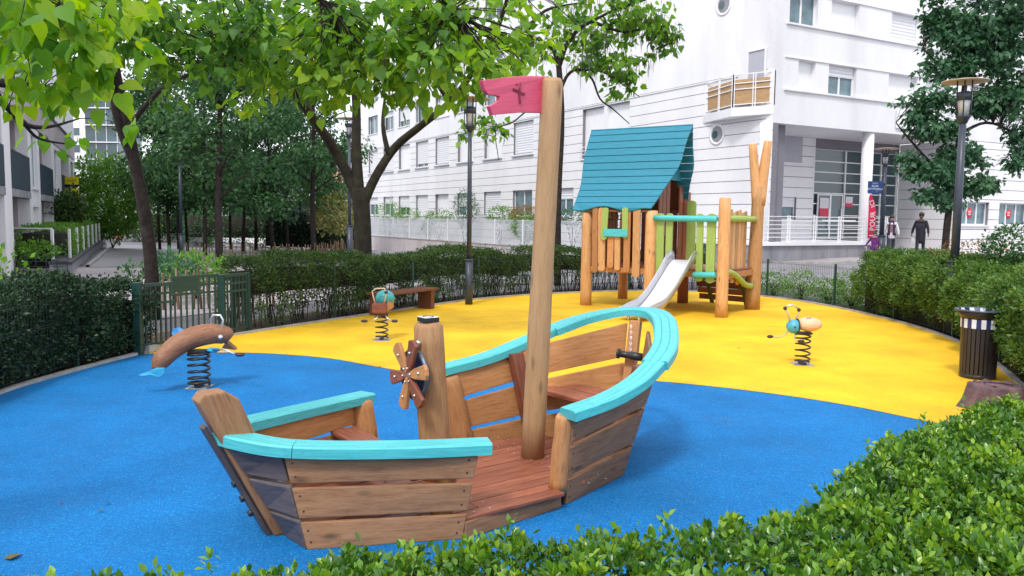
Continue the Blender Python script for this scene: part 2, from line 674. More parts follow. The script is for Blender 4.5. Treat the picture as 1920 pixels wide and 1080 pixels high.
def spray(pos, out, k, size, spread, up=0.4, jit=0.35):
    """k leaves around every shoot position; returns pos, nrm, tip, size"""
    n = len(pos)
    P = np.repeat(pos, k, 0)
    O = np.repeat(out, k, 0)
    d = unit(O * 0.7 + rng.normal(size=(n * k, 3)) * 0.75 + np.array([0, 0, up]) * 0.6)
    P = P + d * spread * rng.random((n * k, 1)) + rng.normal(size=P.shape) * spread * 0.3
    nr = unit(rng.normal(size=P.shape) * jit * 1.6 + O * 0.8 + np.array([0, 0, up]))
    sz = size * (0.65 + 0.6 * rng.random(n * k))
    return P, nr, d, sz


LM_NEAR = leafmat('hedge_leaf_near', [(0.018, 0.055, 0.012), (0.038, 0.12, 0.015), (0.08, 0.2, 0.02), (0.17, 0.32, 0.025), (0.3, 0.43, 0.04)], 0.22, 0.3, 0.5)
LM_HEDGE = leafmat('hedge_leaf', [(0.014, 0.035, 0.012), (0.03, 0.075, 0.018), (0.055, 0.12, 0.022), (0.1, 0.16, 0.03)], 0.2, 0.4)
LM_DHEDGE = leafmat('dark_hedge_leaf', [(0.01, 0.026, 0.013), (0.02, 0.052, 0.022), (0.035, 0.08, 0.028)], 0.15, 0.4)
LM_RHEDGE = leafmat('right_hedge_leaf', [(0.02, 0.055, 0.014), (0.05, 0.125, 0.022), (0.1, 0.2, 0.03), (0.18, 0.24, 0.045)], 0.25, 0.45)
LM_CAT = leafmat('catalpa_leaf', [(0.04, 0.125, 0.02), (0.1, 0.235, 0.03), (0.18, 0.35, 0.04), (0.33, 0.48, 0.05)], 0.5, 0.45)
LM_CATN = leafmat('catalpa_leaf_near', [(0.05, 0.15, 0.02), (0.1, 0.25, 0.02), (0.2, 0.36, 0.02), (0.32, 0.42, 0.02)], 0.5, 0.45)
LM_DARK = leafmat('grove_leaf', [(0.02, 0.065, 0.028), (0.042, 0.12, 0.042), (0.08, 0.18, 0.05)], 0.3, 0.5)
LM_LIME = leafmat('maple_leaf', [(0.03, 0.085, 0.05), (0.055, 0.14, 0.07), (0.09, 0.2, 0.085)], 0.3, 0.45)
LM_BUSH = leafmat('bush_leaf', [(0.05, 0.15, 0.02), (0.1, 0.25, 0.035), (0.18, 0.33, 0.05)], 0.35, 0.5)
LM_RUST = leafmat('rust_leaf', [(0.2, 0.07, 0.03), (0.28, 0.16, 0.05), (0.12, 0.2, 0.04)], 0.3, 0.5)
LM_PALE = leafmat('pale_yellow_leaf', [(0.3, 0.3, 0.1), (0.45, 0.42, 0.18), (0.12, 0.22, 0.05)], 0.3, 0.5)
M_SOIL = surface('soil', [(0.03, 0.02, 0.014), (0.07, 0.045, 0.03), (0.11, 0.075, 0.05)], 6, 50, 0.95, 0.02)
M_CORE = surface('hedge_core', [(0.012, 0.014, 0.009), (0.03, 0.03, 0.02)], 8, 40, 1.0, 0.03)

# ------------------------------------------------------------------ ground
M_BLUE = rubber('blue_rubber', (0.0, 0.155, 0.44), (0.0, 0.09, 0.32), (0.03, 0.36, 0.78))
M_YEL = rubber('yellow_rubber', (0.86, 0.51, 0.014), (0.7, 0.34, 0.01), (0.92, 0.62, 0.05))
M_CURB = surface('curb_concrete', [(0.22, 0.21, 0.2), (0.36, 0.35, 0.33), (0.46, 0.45, 0.43)], 3, 60)
M_ASPH = surface('asphalt', [(0.07, 0.065, 0.075), (0.11, 0.1, 0.115), (0.15, 0.14, 0.16)], 0.6, 50, 0.7)
M_PAVE = surface('pavement_concrete', [(0.24, 0.21, 0.22), (0.36, 0.32, 0.33), (0.45, 0.41, 0.42)], 0.5, 40)


def grid_sheet(name, x0, x1, y0, y1, step, mat, off, zf=G):
    nx, ny = int((x1 - x0) / step) + 1, int((y1 - y0) / step) + 1
    vs = [(x0 + i * step, y0 + j * step, zf(x0 + i * step, y0 + j * step) + off) for j in range(ny) for i in range(nx)]
    fs = [(j * nx + i, j * nx + i + 1, (j + 1) * nx + i + 1, (j + 1) * nx + i) for j in range(ny - 1) for i in range(nx - 1)]
    return tag(MB().add(vs, fs, True).build(name, mat, recalc=False), kind='structure')


def poly_sheet(name, pts, mat, off, flat=None, cut=2.0):
    from mathutils.geometry import tessellate_polygon
    bm = bmesh.new()
    vs = [bm.verts.new((p[0], p[1], 0)) for p in pts]
    for t in tessellate_polygon([[Vector((p[0], p[1], 0)) for p in pts]]):
        bm.faces.new([vs[i] for i in t])
    if flat is None:
        for _ in range(7):
            es = [e for e in bm.edges if e.calc_length() > cut]
            if not es:
                break
            bmesh.ops.subdivide_edges(bm, edges=es, cuts=1)
            bmesh.ops.triangulate(bm, faces=bm.faces)
    for v in bm.verts:
        v.co.z = off + (G(v.co.x, v.co.y) if flat is None else flat)
    bmesh.ops.recalc_face_normals(bm, faces=bm.faces)
    me = bpy.data.meshes.new(name)
    bm.to_mesh(me)
    bm.free()
    if me.polygons and me.polygons[0].normal.z < 0:
        me.flip_normals()
    me.materials.append(mat)
    o = link(bpy.data.objects.new(name, me))
    return tag(o, kind='structure')


def smooth_closed(pts, k=4):
    out, n = [], len(pts)
    for i in range(n):
        p0, p1, p2, p3 = (Vector(pts[(i + j - 1) % n]) for j in range(4))
        for s in range(k):
            t = s / k
            out.append(0.5 * ((2 * p1) + (p2 - p0) * t + (2 * p0 - 5 * p1 + 4 * p2 - p3) * t * t + (3 * p1 - p0 - 3 * p2 + p3) * t ** 3))
    return out


def smooth_open(pts, k=6):
    P = [Vector(p) for p in pts]
    P = [P[0] * 2 - P[1]] + P + [P[-1] * 2 - P[-2]]
    out = []
    for i in range(1, len(P) - 2):
        p0, p1, p2, p3 = P[i - 1:i + 3]
        for s in range(k):
            t = s / k
            out.append(0.5 * ((2 * p1) + (p2 - p0) * t + (2 * p0 - 5 * p1 + 4 * p2 - p3) * t * t + (3 * p1 - p0 - 3 * p2 + p3) * t ** 3))
    return out + [P[-2]]


CURB_N = [(-5.5, 8.47), (-5.41, 9.67), (-5.21, 10.9), (-4.95, 11.8), (-4.45, 12.99), (-3.6, 14.55), (-2.78, 15.94), (-1.87, 17.5), (-0.77, 19.2), (0.55, 20.45), (1.85, 21.3), (3.3, 21.9), (4.6, 21.95), (5.7, 21.5), (6.55, 20.7), (7.2, 19.2), (7.5, 17.4), (7.6, 15.3), (7.35, 13.1), (6.75, 11.1), (6.0, 9.2)]
NEAR_B = [(5.4, 7.6), (4.7, 6.2), (3.7, 5.1), (2.7, 4.35), (1.95, 3.95), (1.3, 3.15), (0.85, 2.65), (0.1, 2.45), (-0.9, 2.2), (-2.0, 2.4), (-3.4, 3.3), (-4.6, 4.9), (-5.25, 6.7)]
BOUND = smooth_closed([(x, y) for x, y in CURB_N + NEAR_B], 4)
tag(poly_sheet('blue_rubber_floor', BOUND, M_BLUE, 0.0, flat=0.0))
# the yellow area: the part of the playground beyond the wavy line
WAVE = [(-5.16, 11.08), (-4.6, 11.22), (-4.1, 11.28), (-3.4, 11.23), (-2.5, 10.9), (-1.8, 10.36), (-1.2, 9.93), (-0.75, 9.65), (-0.2, 9.5), (0.4, 9.58), (1.1, 9.66), (1.75, 9.6), (2.46, 9.28), (3.1, 8.87), (3.65, 8.38), (4.05, 7.85), (4.5, 7.3), (5.2, 7.1)]
wave = smooth_open(WAVE, 4)
NC, NN = len(CURB_N) * 4, len(BOUND)
arc = BOUND[9:NC] + [p for p in BOUND[NC:] if p.y > 7.2 and p.x > 0]   # (-5.21,10.9) round to the near right corner
poly_sheet('yellow_rubber_floor', [p for p in wave] + list(reversed(arc)), M_YEL, 0.004, flat=0.0)


def ribbon(name, pts, w0, w1, z0, z1, mat, closed=True):
    """kerb running along pts, from offset w0 to w1 outwards"""
    n = len(pts)
    mb = MB()
    prof = []
    for i, p in enumerate(pts):
        d = (pts[(i + 1) % n] - pts[i - 1]) if closed or 0 < i < n - 1 else (pts[min(i + 1, n - 1)] - pts[max(i - 1, 0)])
        d.normalize()
        o = Vector((-d.y, d.x))
        prof.append((p + o * w0, p + o * w1))
    for i in range(n if closed else n - 1):
        a, b = prof[i], prof[(i + 1) % n]
        mb.add([(*a[0], z0), (*b[0], z0), (*b[0], z1), (*a[0], z1), (*a[1], z0), (*b[1], z0), (*b[1], z1), (*a[1], z1)],
               [(0, 1, 2, 3), (3, 2, 6, 7), (5, 4, 7, 6)])
    return mb.build(name, mat)


area = sum(BOUND[i].x * BOUND[(i + 1) % NN].y - BOUND[(i + 1) % NN].x * BOUND[i].y for i in range(NN))
SG = 1 if area < 0 else -1
tag(ribbon('concrete_kerb', BOUND, 0.0, 0.07 * SG, -0.2, 0.035, M_CURB), kind='structure')
grid_sheet('ground', -120, 120, -40, 200, 2.0, M_ASPH, -0.055)
tag(poly_sheet('soil_border', [p + (p - Vector((1, 11))).normalized() * 1.5 for p in BOUND], M_SOIL, -0.03, flat=0.0))
# paving and roads outside
poly_sheet('plaza_pavement', [(-60, 12.6), (-8.2, 12.6), (-4.4, 19.5), (-2.6, 24), (-8, 31), (-15.9, 29.9), (-24, 30.2), (-60, 31)], M_PAVE, -0.04, cut=2.0)
M_PATH = surface('wet_path_asphalt', [(0.15, 0.135, 0.165), (0.21, 0.195, 0.225), (0.27, 0.25, 0.28)], 0.5, 50, 0.35)
poly_sheet('left_path', [(-16.1, 30.0), (-8.1, 31.2), (-16, 50), (-27, 80), (-41, 82), (-29, 58)], M_PATH, -0.035, cut=2.0)
M_STREET = surface('street_asphalt', [(0.17, 0.165, 0.18), (0.23, 0.22, 0.24), (0.28, 0.27, 0.29)], 0.6, 50, 0.8)
poly_sheet('street', [(-2, 24), (1.0, 24.4), (4.5, 25), (8, 24.0), (10.5, 21), (13, 17), (30, 17), (60, 34), (60, 44), (27, 38.6), (12, 30.4), (6, 36), (-14, 70), (-22, 70)], M_STREET, -0.04, cut=2.0)
poly_sheet('building_pavement', [(12.2, 30.6), (27, 38.8), (60, 44.2), (60, 70), (-40, 110), (-21, 70), (-13, 70), (6.2, 36.2)], M_PAVE, -0.02, cut=2.0)



def kerb(pts, w=.12, h=.05):
    P = smooth_open([(p[0], p[1], 0) for p in pts], 3)
    vs, fs = [], []
    for i, p in enumerate(P):
        d = (P[min(i + 1, len(P) - 1)] - P[max(i - 1, 0)]).normalized()
        o = Vector((-d.y, d.x, 0)) * w / 2
        g_ = G(p.x, p.y)
        vs += [p - o + Vector((0, 0, g_ - .15)), p - o + Vector((0, 0, g_ + h)), p + o + Vector((0, 0, g_ + h)), p + o + Vector((0, 0, g_ - .15))]
    for i in range(len(P) - 1):
        for k in range(3):
            fs.append((i * 4 + k, i * 4 + k + 1, i * 4 + k + 5, i * 4 + k + 4))
    tag(MB().add(vs, fs).build('street_kerb', M_CURB), kind='structure')


kerb([(6.1, 36.1), (9, 33.4), (12.2, 30.6), (19, 34.4), (27, 38.8), (60, 44.2)])
kerb([(6.1, 36.1), (-2, 50), (-13, 70)])
kerb([(-15.9, 29.9), (-20, 39), (-29, 58), (-41, 82)])
kerb([(-4.4, 19.5), (-2.6, 24), (-8, 31), (-12, 40), (-16, 50), (-27, 80)])

# ------------------------------------------------------------------ the play ship
TH = math.radians(36.83)
ship = thing('play_ship', 'wooden play ship with turquoise rails, tall mast and ship wheel on the blue floor', 'play ship', (0.171, 6.016, 0), TH)


def rail(name, pts, w=0.163, th=0.07, grooves=True, split=None, C=None):
    C = C or smooth_open(pts, 7)
    if split:
        d = (C[split + 1] - C[split - 1]).normalized() * .0015
        rail(name, None, w, th, grooves, C=C[:split] + [C[split] - d])
        return rail(name, None, w, th, grooves, C=[C[split] + d] + C[split + 1:])
    n = len(C)
    # cross profile (u across, v up), top with two fine grooves
    h = w / 2
    g = 0.0035
    b = 0.012
    if grooves:
        prof = [(-h, -th), (h, -th), (h, -b), (h - b, 0), (h * .36 + g, 0), (h * .36, -.006), (h * .36 - g, 0), (-h * .3 + g, 0), (-h * .3, -.006), (-h * .3 - g, 0), (-h + b, 0), (-h, -b)]
    else:
        prof = [(-h, -th), (h, -th), (h, -b), (h - b, 0), (-h + b, 0), (-h, -b)]
    m = len(prof)
    vs, fs = [], []
    for i, p in enumerate(C):
        d = C[min(i + 1, n - 1)] - C[max(i - 1, 0)]
        o = Vector((-d.y, d.x, 0)).normalized()
        up = d.normalized().cross(o) * -1
        if up.z < 0:
            up = -up
        for u, v in prof:
            vs.append(p + o * u + up * v)
    for i in range(n - 1):
        for k in range(m):
            l = (k + 1) % m
            fs.append((i * m + k, i * m + l, (i + 1) * m + l, (i + 1) * m + k))
    fs += [tuple(range(m)), tuple((n - 1) * m + k for k in reversed(range(m)))]
    mid = C[n // 2]
    return MB().add(vs, fs).build(name, M_TURQ, ship, frame_of(mid, C[-1] - C[0], (0, 0, 1)))


rail('rail', [(-.97, -.80, .60), (-1.35, -.635, .605), (-1.72, -.45, .615), (-1.98, -.31, .63), (-2.12, -.21, .645), (-2.25, -.07, .67), (-2.32, .04, .69)], split=22)
rail('rail', [(-.97, .84, .60), (-1.35, .70, .61), (-1.75, .5, .635), (-2.1, .3, .66), (-2.25, .16, .68)])
BOWR = [(-.33, -.78, .70), (0.02, -.79, .755), (.33, -.755, .83), (.62, -.66, .915)]
rail('rail', BOWR, grooves=True)
rail('rail', [(.622, -.659, .9155), (.9, -.5, .99), (1.22, -.22, 1.065), (1.5, .08, 1.12), (1.62, .36, 1.145), (1.5, .62, 1.13), (1.2, .78, 1.065), (.85, .83, .975)], w=0.2)
rail('rail', [(.848, .831, .9745), (.5, .815, .89), (.1, .80, .80), (-.38, .82, .735)])

# hull sides, three rows of boards each; corners given as (bottom start, bottom end, top end, top start)


def lerp(a, b, t):
    return Vector(a) * (1 - t) + Vector(b) * t


def hull(b0, b1, t1, t0, rows, mat, stag=0.0, inward=(0, 0, 0), ext=0.0, mats=None):
    mid = lerp(lerp(b0, b1, .5), lerp(t0, t1, .5), .5)
    for i, (v0, v1) in enumerate(rows):
        A, B = lerp(b0, t0, v0), lerp(b1, t1, v0)
        C_, D = lerp(b1, t1, v1), lerp(b0, t0, v1)
        d = (B - A).normalized()
        s = stag * (i % 2)
        plank4('hull_plank', A - d * (ext - s), B + d * ext, C_ + d * ext, D - d * (ext - s), .034, Vector(inward) - mid, mats[i] if mats else mat, ship, .009)


ROWS = [(0.0, .285), (.325, .64), (.69, .985)]
# tail near side, short return to the stem, far side
hull((-1.97, -.37, 0), (-1.14, -.76, 0), (-1.06, -.82, .55), (-2.07, -.27, .57), ROWS, M_WEATH, ext=0.0)
M_SHADEW = wood('shade_tinted_wood', (0.05, 0.04, 0.045), (0.1, 0.08, 0.085), (0.16, 0.12, 0.1), rough=0.5, knots=False)  # recess shade and bluish reflection put into the wood colour
hull((-2.0, -.105, 0), (-1.975, -.36, 0), (-2.085, -.265, .58), (-2.34, -.088, .62), ROWS, M_SHADEW)
hull((-1.97, .37, 0), (-1.14, .76, 0), (-1.06, .84, .55), (-2.12, .30, .59), ROWS, M_PINE)
hull((-2.04, .12, 0), (-1.985, .35, 0), (-2.13, .28, .6), (-2.22, .1, .62), ROWS, M_PINE)
# bow
hull((-.235, -.68, 0), (.53, -.45, 0), (.68, -.62, .80), (-.275, -.785, .66), ROWS, M_WEATH)
hull((.56, -.43, 0), (1.2, .12, 0), (1.42, .14, .99), (.71, -.60, .81), ROWS, M_WEATH)
hull((-.29, .69, 0), (.4, .62, 0), (.38, .80, .8), (-.34, .79, .66), ROWS, M_PINE)
hull((.43, .62, 0), (1.25, .36, 0), (1.5, .52, 1.02), (.41, .80, .81), ROWS, M_PINE)
hs_ = MB()
for b0, b1, t1, t0 in (((-1.97, -.37, 0), (-1.14, -.76, 0), (-1.06, -.82, .55), (-2.07, -.27, .57)), ((-.235, -.68, 0), (.53, -.45, 0), (.68, -.62, .80), (-.275, -.785, .66))):
    for v_ in (.08, .2, .4, .56, .76, .9):
        for u_ in (.035, .955):
            q_ = lerp(lerp(b0, b1, u_), lerp(t0, t1, u_), v_)
            nq = (Vector(b1) - Vector(b0)).cross(Vector(t0) - Vector(b0)).normalized()
            if nq.y > 0:
                nq = -nq
            hs_.tube([q_, q_ + nq * .003], .006, 6)
tag(hs_.build('hull_screws', M_BLACK, ship), kind='stuff')
# fascia below the open sides
board('fascia_board', (-1.125, -.76, .055), (-.30, -.685, .055), (0, 0, .105), .03, M_WEATH, ship, .006)
board('fascia_board', (-1.12, .74, .055), (-.31, .68, .055), (0, 0, .105), .03, M_WEATH, ship, .006)
# stem (leaning timber at the tail) and posts
st = [Vector(q) for q in ((-2.05, -.07, 0), (-1.88, -.07, 0), (-2.25, -.07, .88), (-2.33, -.07, .93), (-2.45, -.07, .93), (-2.485, -.07, .885))]
MB().prism(st, (0, 0, 0), (0, .15, 0)).build('stem_post', M_WEATH, ship, frame_of((-2.1, 0, .45), (-.3, 0, .9), (0, 1, 0)), .014)
sb = [Vector(q) for q in ((-2.085, -.035, 0), (-2.052, -.035, 0), (-2.43, -.035, .74), (-2.455, -.035, .72))]
MB().prism(sb, (0, 0, 0), (0, .08, 0)).build('stem_shade_strip', M_SHADEW, ship, frame_of((-2.25, 0, .4), (-.3, 0, .8), (0, 1, 0)), .008)  # strip for the stem's dark left face, its reflection put into the colour
for k in range(3):
    z = .36 - k * .1
    x = -2.08 - z * .46
    MB().tube([(x, 0, z), (x - .035, 0, z - .01)], .022, 8).build('bolt', M_BLACK, ship)
log('post', (-1.2, -.62, .1), (-1.17, -.66, .55), .07, .065, M_PINE, ship, seed=1, wob=.03)
log('post', (-1.0, .74, 0.0), (-1.05, .80, .555), .10, .088, M_PINE, ship, seed=2, wob=.03)
log('post', (-.285, -.64, .1), (-.30, -.715, .645), .066, .058, M_PINE, ship, seed=3, wob=.04)
log('post', (-.22, .64, .1), (-.29, .74, .66), .10, .082, M_PINE, ship, seed=4, wob=.03)
board('post', (.44, .55, .1), (.36, .71, .8), (.12, 0, 0), .09, M_RED, ship, .012)
board('post', (.5, -.40, .1), (.60, -.55, .86), (.11, 0, 0), .09, M_RED, ship, .012)
board('bow_post', (1.2, .24, 0.0), (1.47, .37, 1.04), (.05, -.09, 0), .09, M_PINE, ship, .012)
# deck boards, parallel to the keel


def halfw(t):
    if t < -1.13:
        return max(.1, .74 - (-1.13 - t) * .5)
    if t < -.3:
        return .765
    if t < .5:
        return .71 - (t + .3) * .27
    return max(.03, .40 - (t - .5) * .9)


rs = random.Random(4)
nn = -0.765
j = 0
while nn < .76:
    w = .108
    n1 = min(nn + w, .765)
    mid = (nn + n1) / 2
    ts = [t / 50 for t in range(-100, 66) if halfw(t / 50) > max(abs(nn), abs(n1)) - .02]
    if ts:
        ta, tb = min(ts), max(ts)
        cuts = [ta] + [c for c in ([.04, -1.0] if j % 3 == 0 else [-.95, .38] if j % 3 == 1 else [-1.2, .1]) if ta + .15 < c < tb - .15] + [tb]
        cuts.sort()
        for a, b in zip(cuts[:-1], cuts[1:]):
            # leave a round mast hole by letting the mast pass through
            zt = rs.uniform(-.002, .001)
            sk = (a + .7) * -.0
            board('deck_board', (a + .003, mid, .118 + zt), (b - .003, mid + sk, .118 + zt), (0, n1 - nn - .007, 0), .024,
                  rs.choice([M_RED, M_RED, M_RED, M_ORANGE if abs(mid + .3) < .12 else M_RED]), ship, .004)
    nn += w
    j += 1
M_SCREW = plain('screw_head', (0.7, 0.68, 0.66), 0.3, 0.8)
sc = MB()
for i in range(14):
    n_ = -.71 + i * .108
    for t in (-1.02, -.9, -.06, .1):
        sc.tube([(t + .02 * (i % 2), n_, .13), (t + .02 * (i % 2), n_, .133)], .006, 6)
tag(sc.build('deck_screws', M_SCREW, ship), kind='stuff')
# seats
board('bench', (.70, -.36, .47), (.62, .68, .47), (.22, 0, 0), .04, M_RED, ship, .01)
board('bench', (.93, -.12, .47), (.87, .58, .47), (.22, 0, 0), .04, M_RED, ship, .01)
board('seat_board', (-1.3, -.60, .38), (-1.26, .67, .38), (.2, 0, 0), .035, M_RED, ship, .01)
board('seat_board', (-1.56, -.45, .38), (-1.55, .52, .38), (.2, 0, 0), .035, M_RED, ship, .01)
# mast and flag
mt = ship.matrix_basis.copy()
SM = Matrix.Rotation(TH, 4, 'Z')
SM.translation = (0.171, 6.016, 0)
SI = SM.inverted()
mtop = SI @ dep(1036, 147, 5.98)
mb_ = Vector((0.0, 0.0, .1))
mast = log('mast', mb_, mtop, .09, .078, M_LIGHT, ship, n=18, wob=.018, seg=9, seed=5, tip=.03)
fl = [dep(px, py, 5.98 - .004 * (1022 - px)) for px, py in ((1026, 143), (985, 142), (945, 145), (904, 151), (910, 170), (916, 177), (930, 179), (937, 181), (937, 187), (930, 193), (918, 199), (924, 216), (940, 214), (980, 210.5), (1026, 212))]
fl = [SI @ p for p in fl]
nf = (fl[0] - fl[3]).cross(fl[-1] - fl[0]).normalized()
vdir = SI.to_3x3() @ Vector((0, -1, 0))
if nf.dot(vdir) > 0:
    nf = -nf
flag = MB().prism(fl, (0, 0, 0), nf * .035).build('flag', M_CRIM, ship, frame_of(fl[7], fl[0] - fl[3], (0, 0, 1)), .004)
fi = frame_of(fl[7], fl[0] - fl[3], (0, 0, 1)).inverted()
fig = MB()
for a, b, r in (((973, 176), (975, 195), 2.3), ((974, 168), (976, 155), 2.2), ((962, 168), (972, 172), 2.2), ((973, 175), (984, 177), 2.4), ((973, 170), (974, 178), 3.6), ((968.3, 157.5), (968.8, 161), 2.6)):
    A, B = SI @ dep(*a, 5.98 - .004 * (1022 - a[0])), SI @ dep(*b, 5.98 - .004 * (1022 - b[0]))
    off = -nf * -.0
    fig.bar(A + vdir * .01, B + vdir * .01, r * 2 * .004, .006, up=(SI.to_3x3() @ Vector((0, 1, 0))))
fo = fig.build('carved_figure', M_CRIMD, flag, None)
fo.matrix_basis = fi
# wheel post, wheel, plaque
wp0, wp1 = Vector((-.86, .0, .1)), Vector((-.93, -.0, 1.235))
log('wheel_post', wp0, wp1, .112, .1, M_POSTW, ship, n=18, wob=.03, seed=6, tip=.03)
hub = SI @ dep(771, 705, 5.36)
hub = Vector((-1.075, .0 + hub.y * .3, .885))
wheel = MB().tube([hub + Vector((.035, 0.165 * math.cos(a), 0.165 * math.sin(a))) for a in [2 * math.pi * i / 28 for i in range(28)]], .018, 8, closed=True)
wheel = wheel.build('ship_wheel', plain('wheel_rim', (0.12, 0.14, 0.17), 0.35, 0.5), ship)
dsk = MB().tube([hub + Vector((.05, 0, 0)), hub + Vector((.075, 0, 0))], .14, 24)
dsk.build('wheel_disc', plain('navy_disc', (0.02, 0.03, 0.12), 0.4), ship)
MB().tube([hub + Vector((-.02, 0, 0)), hub + Vector((.16, 0, 0))], .016, 8).build('axle', M_STEEL, wheel)
for k in range(6):
    a = math.radians(90 - 17 + k * 60)
    dr = Vector((0, -math.cos(a), math.sin(a)))
    pe = Vector((0, math.sin(a), math.cos(a)))
    q0, q1, q2 = hub + dr * .02, hub + dr * .10, hub + dr * .235
    P = [q0 - pe * .014, q1 - pe * .037, q2 - pe * .052, q2 + dr * .018 - pe * .02, q2 + dr * .018 + pe * .02, q2 + pe * .052, q1 + pe * .037, q0 + pe * .014]
    P = [p + Vector((-.026, 0, 0)) for p in P]
    pad = MB().prism(P, (0, 0, 0), (.03, 0, 0)).build('paddle', M_PINE if k % 2 else M_RED, wheel, frame_of(hub + dr * .13, dr, pe), .007)
    bl = MB().ball(hub + dr * .05 + Vector((-.03, 0, 0)), .009, 8).ball(hub + dr * .165 + Vector((-.03, 0, 0)), .011, 8)
    bl.build('bolt', M_STEEL, wheel)
MB().ball(Vector((-1.035, -.045, 1.105)), .02, 10).build('bolt', M_STEEL, ship)
pc = Vector((-.93, .0, 1.24))
pl_ = []
for k in range(16):
    a = k * math.pi / 8 + math.radians(45)
    r = .078 * (1.0 if k % 4 == 0 else .8 if k % 2 else .68)
    pl_.append(pc + Vector((math.cos(a) * r, math.sin(a) * r, 0)))
MB().prism(pl_, (0, 0, 0), (0, 0, .03)).build('plaque_base', M_BLACK, ship, None, .002)
MB().prism([p + Vector((0, 0, .0303)) for p in pl_], (0, 0, 0), (0, 0, .003)).build('plaque', M_WHITE, ship)
MB().tube([pc + Vector((.038 * math.cos(a), .038 * math.sin(a), .0345)) for a in [k * math.pi / 12 for k in range(24)]], .0035, 5, closed=True).build('plaque_ring', M_BLACK, ship)
# chain and black spyglass hanging in the bow
c0, c1 = Vector((1.38, .34, 1.0)), Vector((1.30, .26, .80))
for k in range(9):
    p = lerp(c0, c1, k / 8.5)
    d = (c1 - c0).normalized()
    s_ = d.orthogonal().normalized() if k % 2 else d.cross(d.orthogonal()).normalized()
    MB().tube([p + d * .015 * math.cos(a) + s_ * .008 * math.sin(a) for a in [i * math.pi / 4 for i in range(8)]], .003, 5, closed=True).build('chain_link', M_STEEL, ship)
sg0, sg1 = Vector((1.24, .36, .765)), Vector((1.34, .16, .75))
d = (sg1 - sg0)
MB().tube([sg0, sg0 + d * .08, sg0 + d * .1, sg0 + d * .5, sg0 + d * .55, sg1, sg1 + d * .02], [.045, .045, .03, .03, .036, .036, .02], 12).build('spyglass', M_BLACK, ship)

# ------------------------------------------------------------------ the play tower with slide
P1, P3, P4, B2 = Vector((1.69, 18.2, 0)), Vector((3.0, 17.34, 0)), Vector((4.06, 18.93, 0)), Vector((2.75, 19.79, 0))
P2, FK = Vector((4.26, 16.16, 0)), Vector((5.35, 17.71, 0))
TO = Vector((3.4, 17.9, 0))
tower = thing('play_tower', 'wooden playhouse tower with teal roof, steel slide and forked post on the yellow floor', 'playhouse', TO)
L = lambda v: Vector(v) - TO
Z = Vector((0, 0, 1))
log('post', L(P1), L(P1 + Z * 2.12), .13, .12, M_ORANGE, tower, seed=11, wob=.03)
log('post', L(P3), L(P3 + Z * 2.16), .14, .13, M_ORANGE, tower, seed=12, wob=.03)
log('post', L(P4), L(P4 + Z * 2.62), .13, .12, M_RED, tower, seed=13, wob=.05)
log('post', L(B2), L(B2 + Z * 2.12), .12, .11, M_PINE, tower, seed=14, wob=.03)
log('post', L(P2), L(P2 + Z * 2.42), .13, .115, M_ORANGE, tower, seed=15, wob=.04)
fk = log('forked_post', L(FK), L(FK + Vector((.05, 0, 2.72))), .165, .13, M_ORANGE, tower, seed=16, wob=.04)
log('fork_arm', L(FK + Vector((.03, 0, 2.3))), L(dep(1411, 270, 17.71)), .12, .085, M_ORANGE, tower, seed=17, wob=.05)
log('fork_arm', L(FK + Vector((.07, 0, 2.3))), L(dep(1440, 264, 17.71)), .13, .09, M_ORANGE, tower, seed=18, wob=.05)
u = (P3 - P1).normalized()
w = (P4 - P3).normalized()
e = (P2 - P3).normalized()
e2 = (FK - P2).normalized()
out_f = Vector((u.y, -u.x, 0))
if out_f.y > 0:
    out_f = -out_f
# floors
for A, B_, C_, D_ in ((P1, P3, P4, B2), (P3, P2, FK, P4)):
    nb = 12
    for k in range(nb):
        a = lerp(A, D_, (k + .5) / nb)
        b = lerp(B_, C_, (k + .5) / nb)
        ww = (D_ - A) / nb * .94
        board('floor_board', L(a) + Z * .93, L(b) + Z * .93, ww, .035, M_RED, tower, .0)
for a, b in ((P1, P3), (P3, P4), (P4, B2), (B2, P1), (P3, P2), (P2, FK), (FK, P4)):
    board('floor_beam', L(a) + Z * .84, L(b) + Z * .84, Z * .12, .07, M_PINE, tower, .0)


def slat(base_a, dirv, s, wd, z0, z1, mat, outw, off=.12, tilt=0.0, th=.035, nm='wall_plank'):
    """upright plank with rounded ends hung on a wall line"""
    o = base_a + dirv * s + outw * off
    n = 6
    pts = []
    h = wd / 2
    for k in range(n + 1):
        a = math.pi * k / n
        pts.append((h * math.cos(a), z1 - h * .55 + h * .55 * math.sin(a)))
    for k in range(n + 1):
        a = math.pi + math.pi * k / n
        pts.append((h * math.cos(a), z0 + h * .7 + h * .7 * math.sin(a)))
    poly = [L(o + dirv * (x + tilt * (z - z0)) + Z * z) for x, z in pts]
    return MB().prism(poly, (0, 0, 0), outw * th).build(nm, mat, tower, frame_of(L(o + Z * (z0 + z1) / 2), Z, dirv), .006)


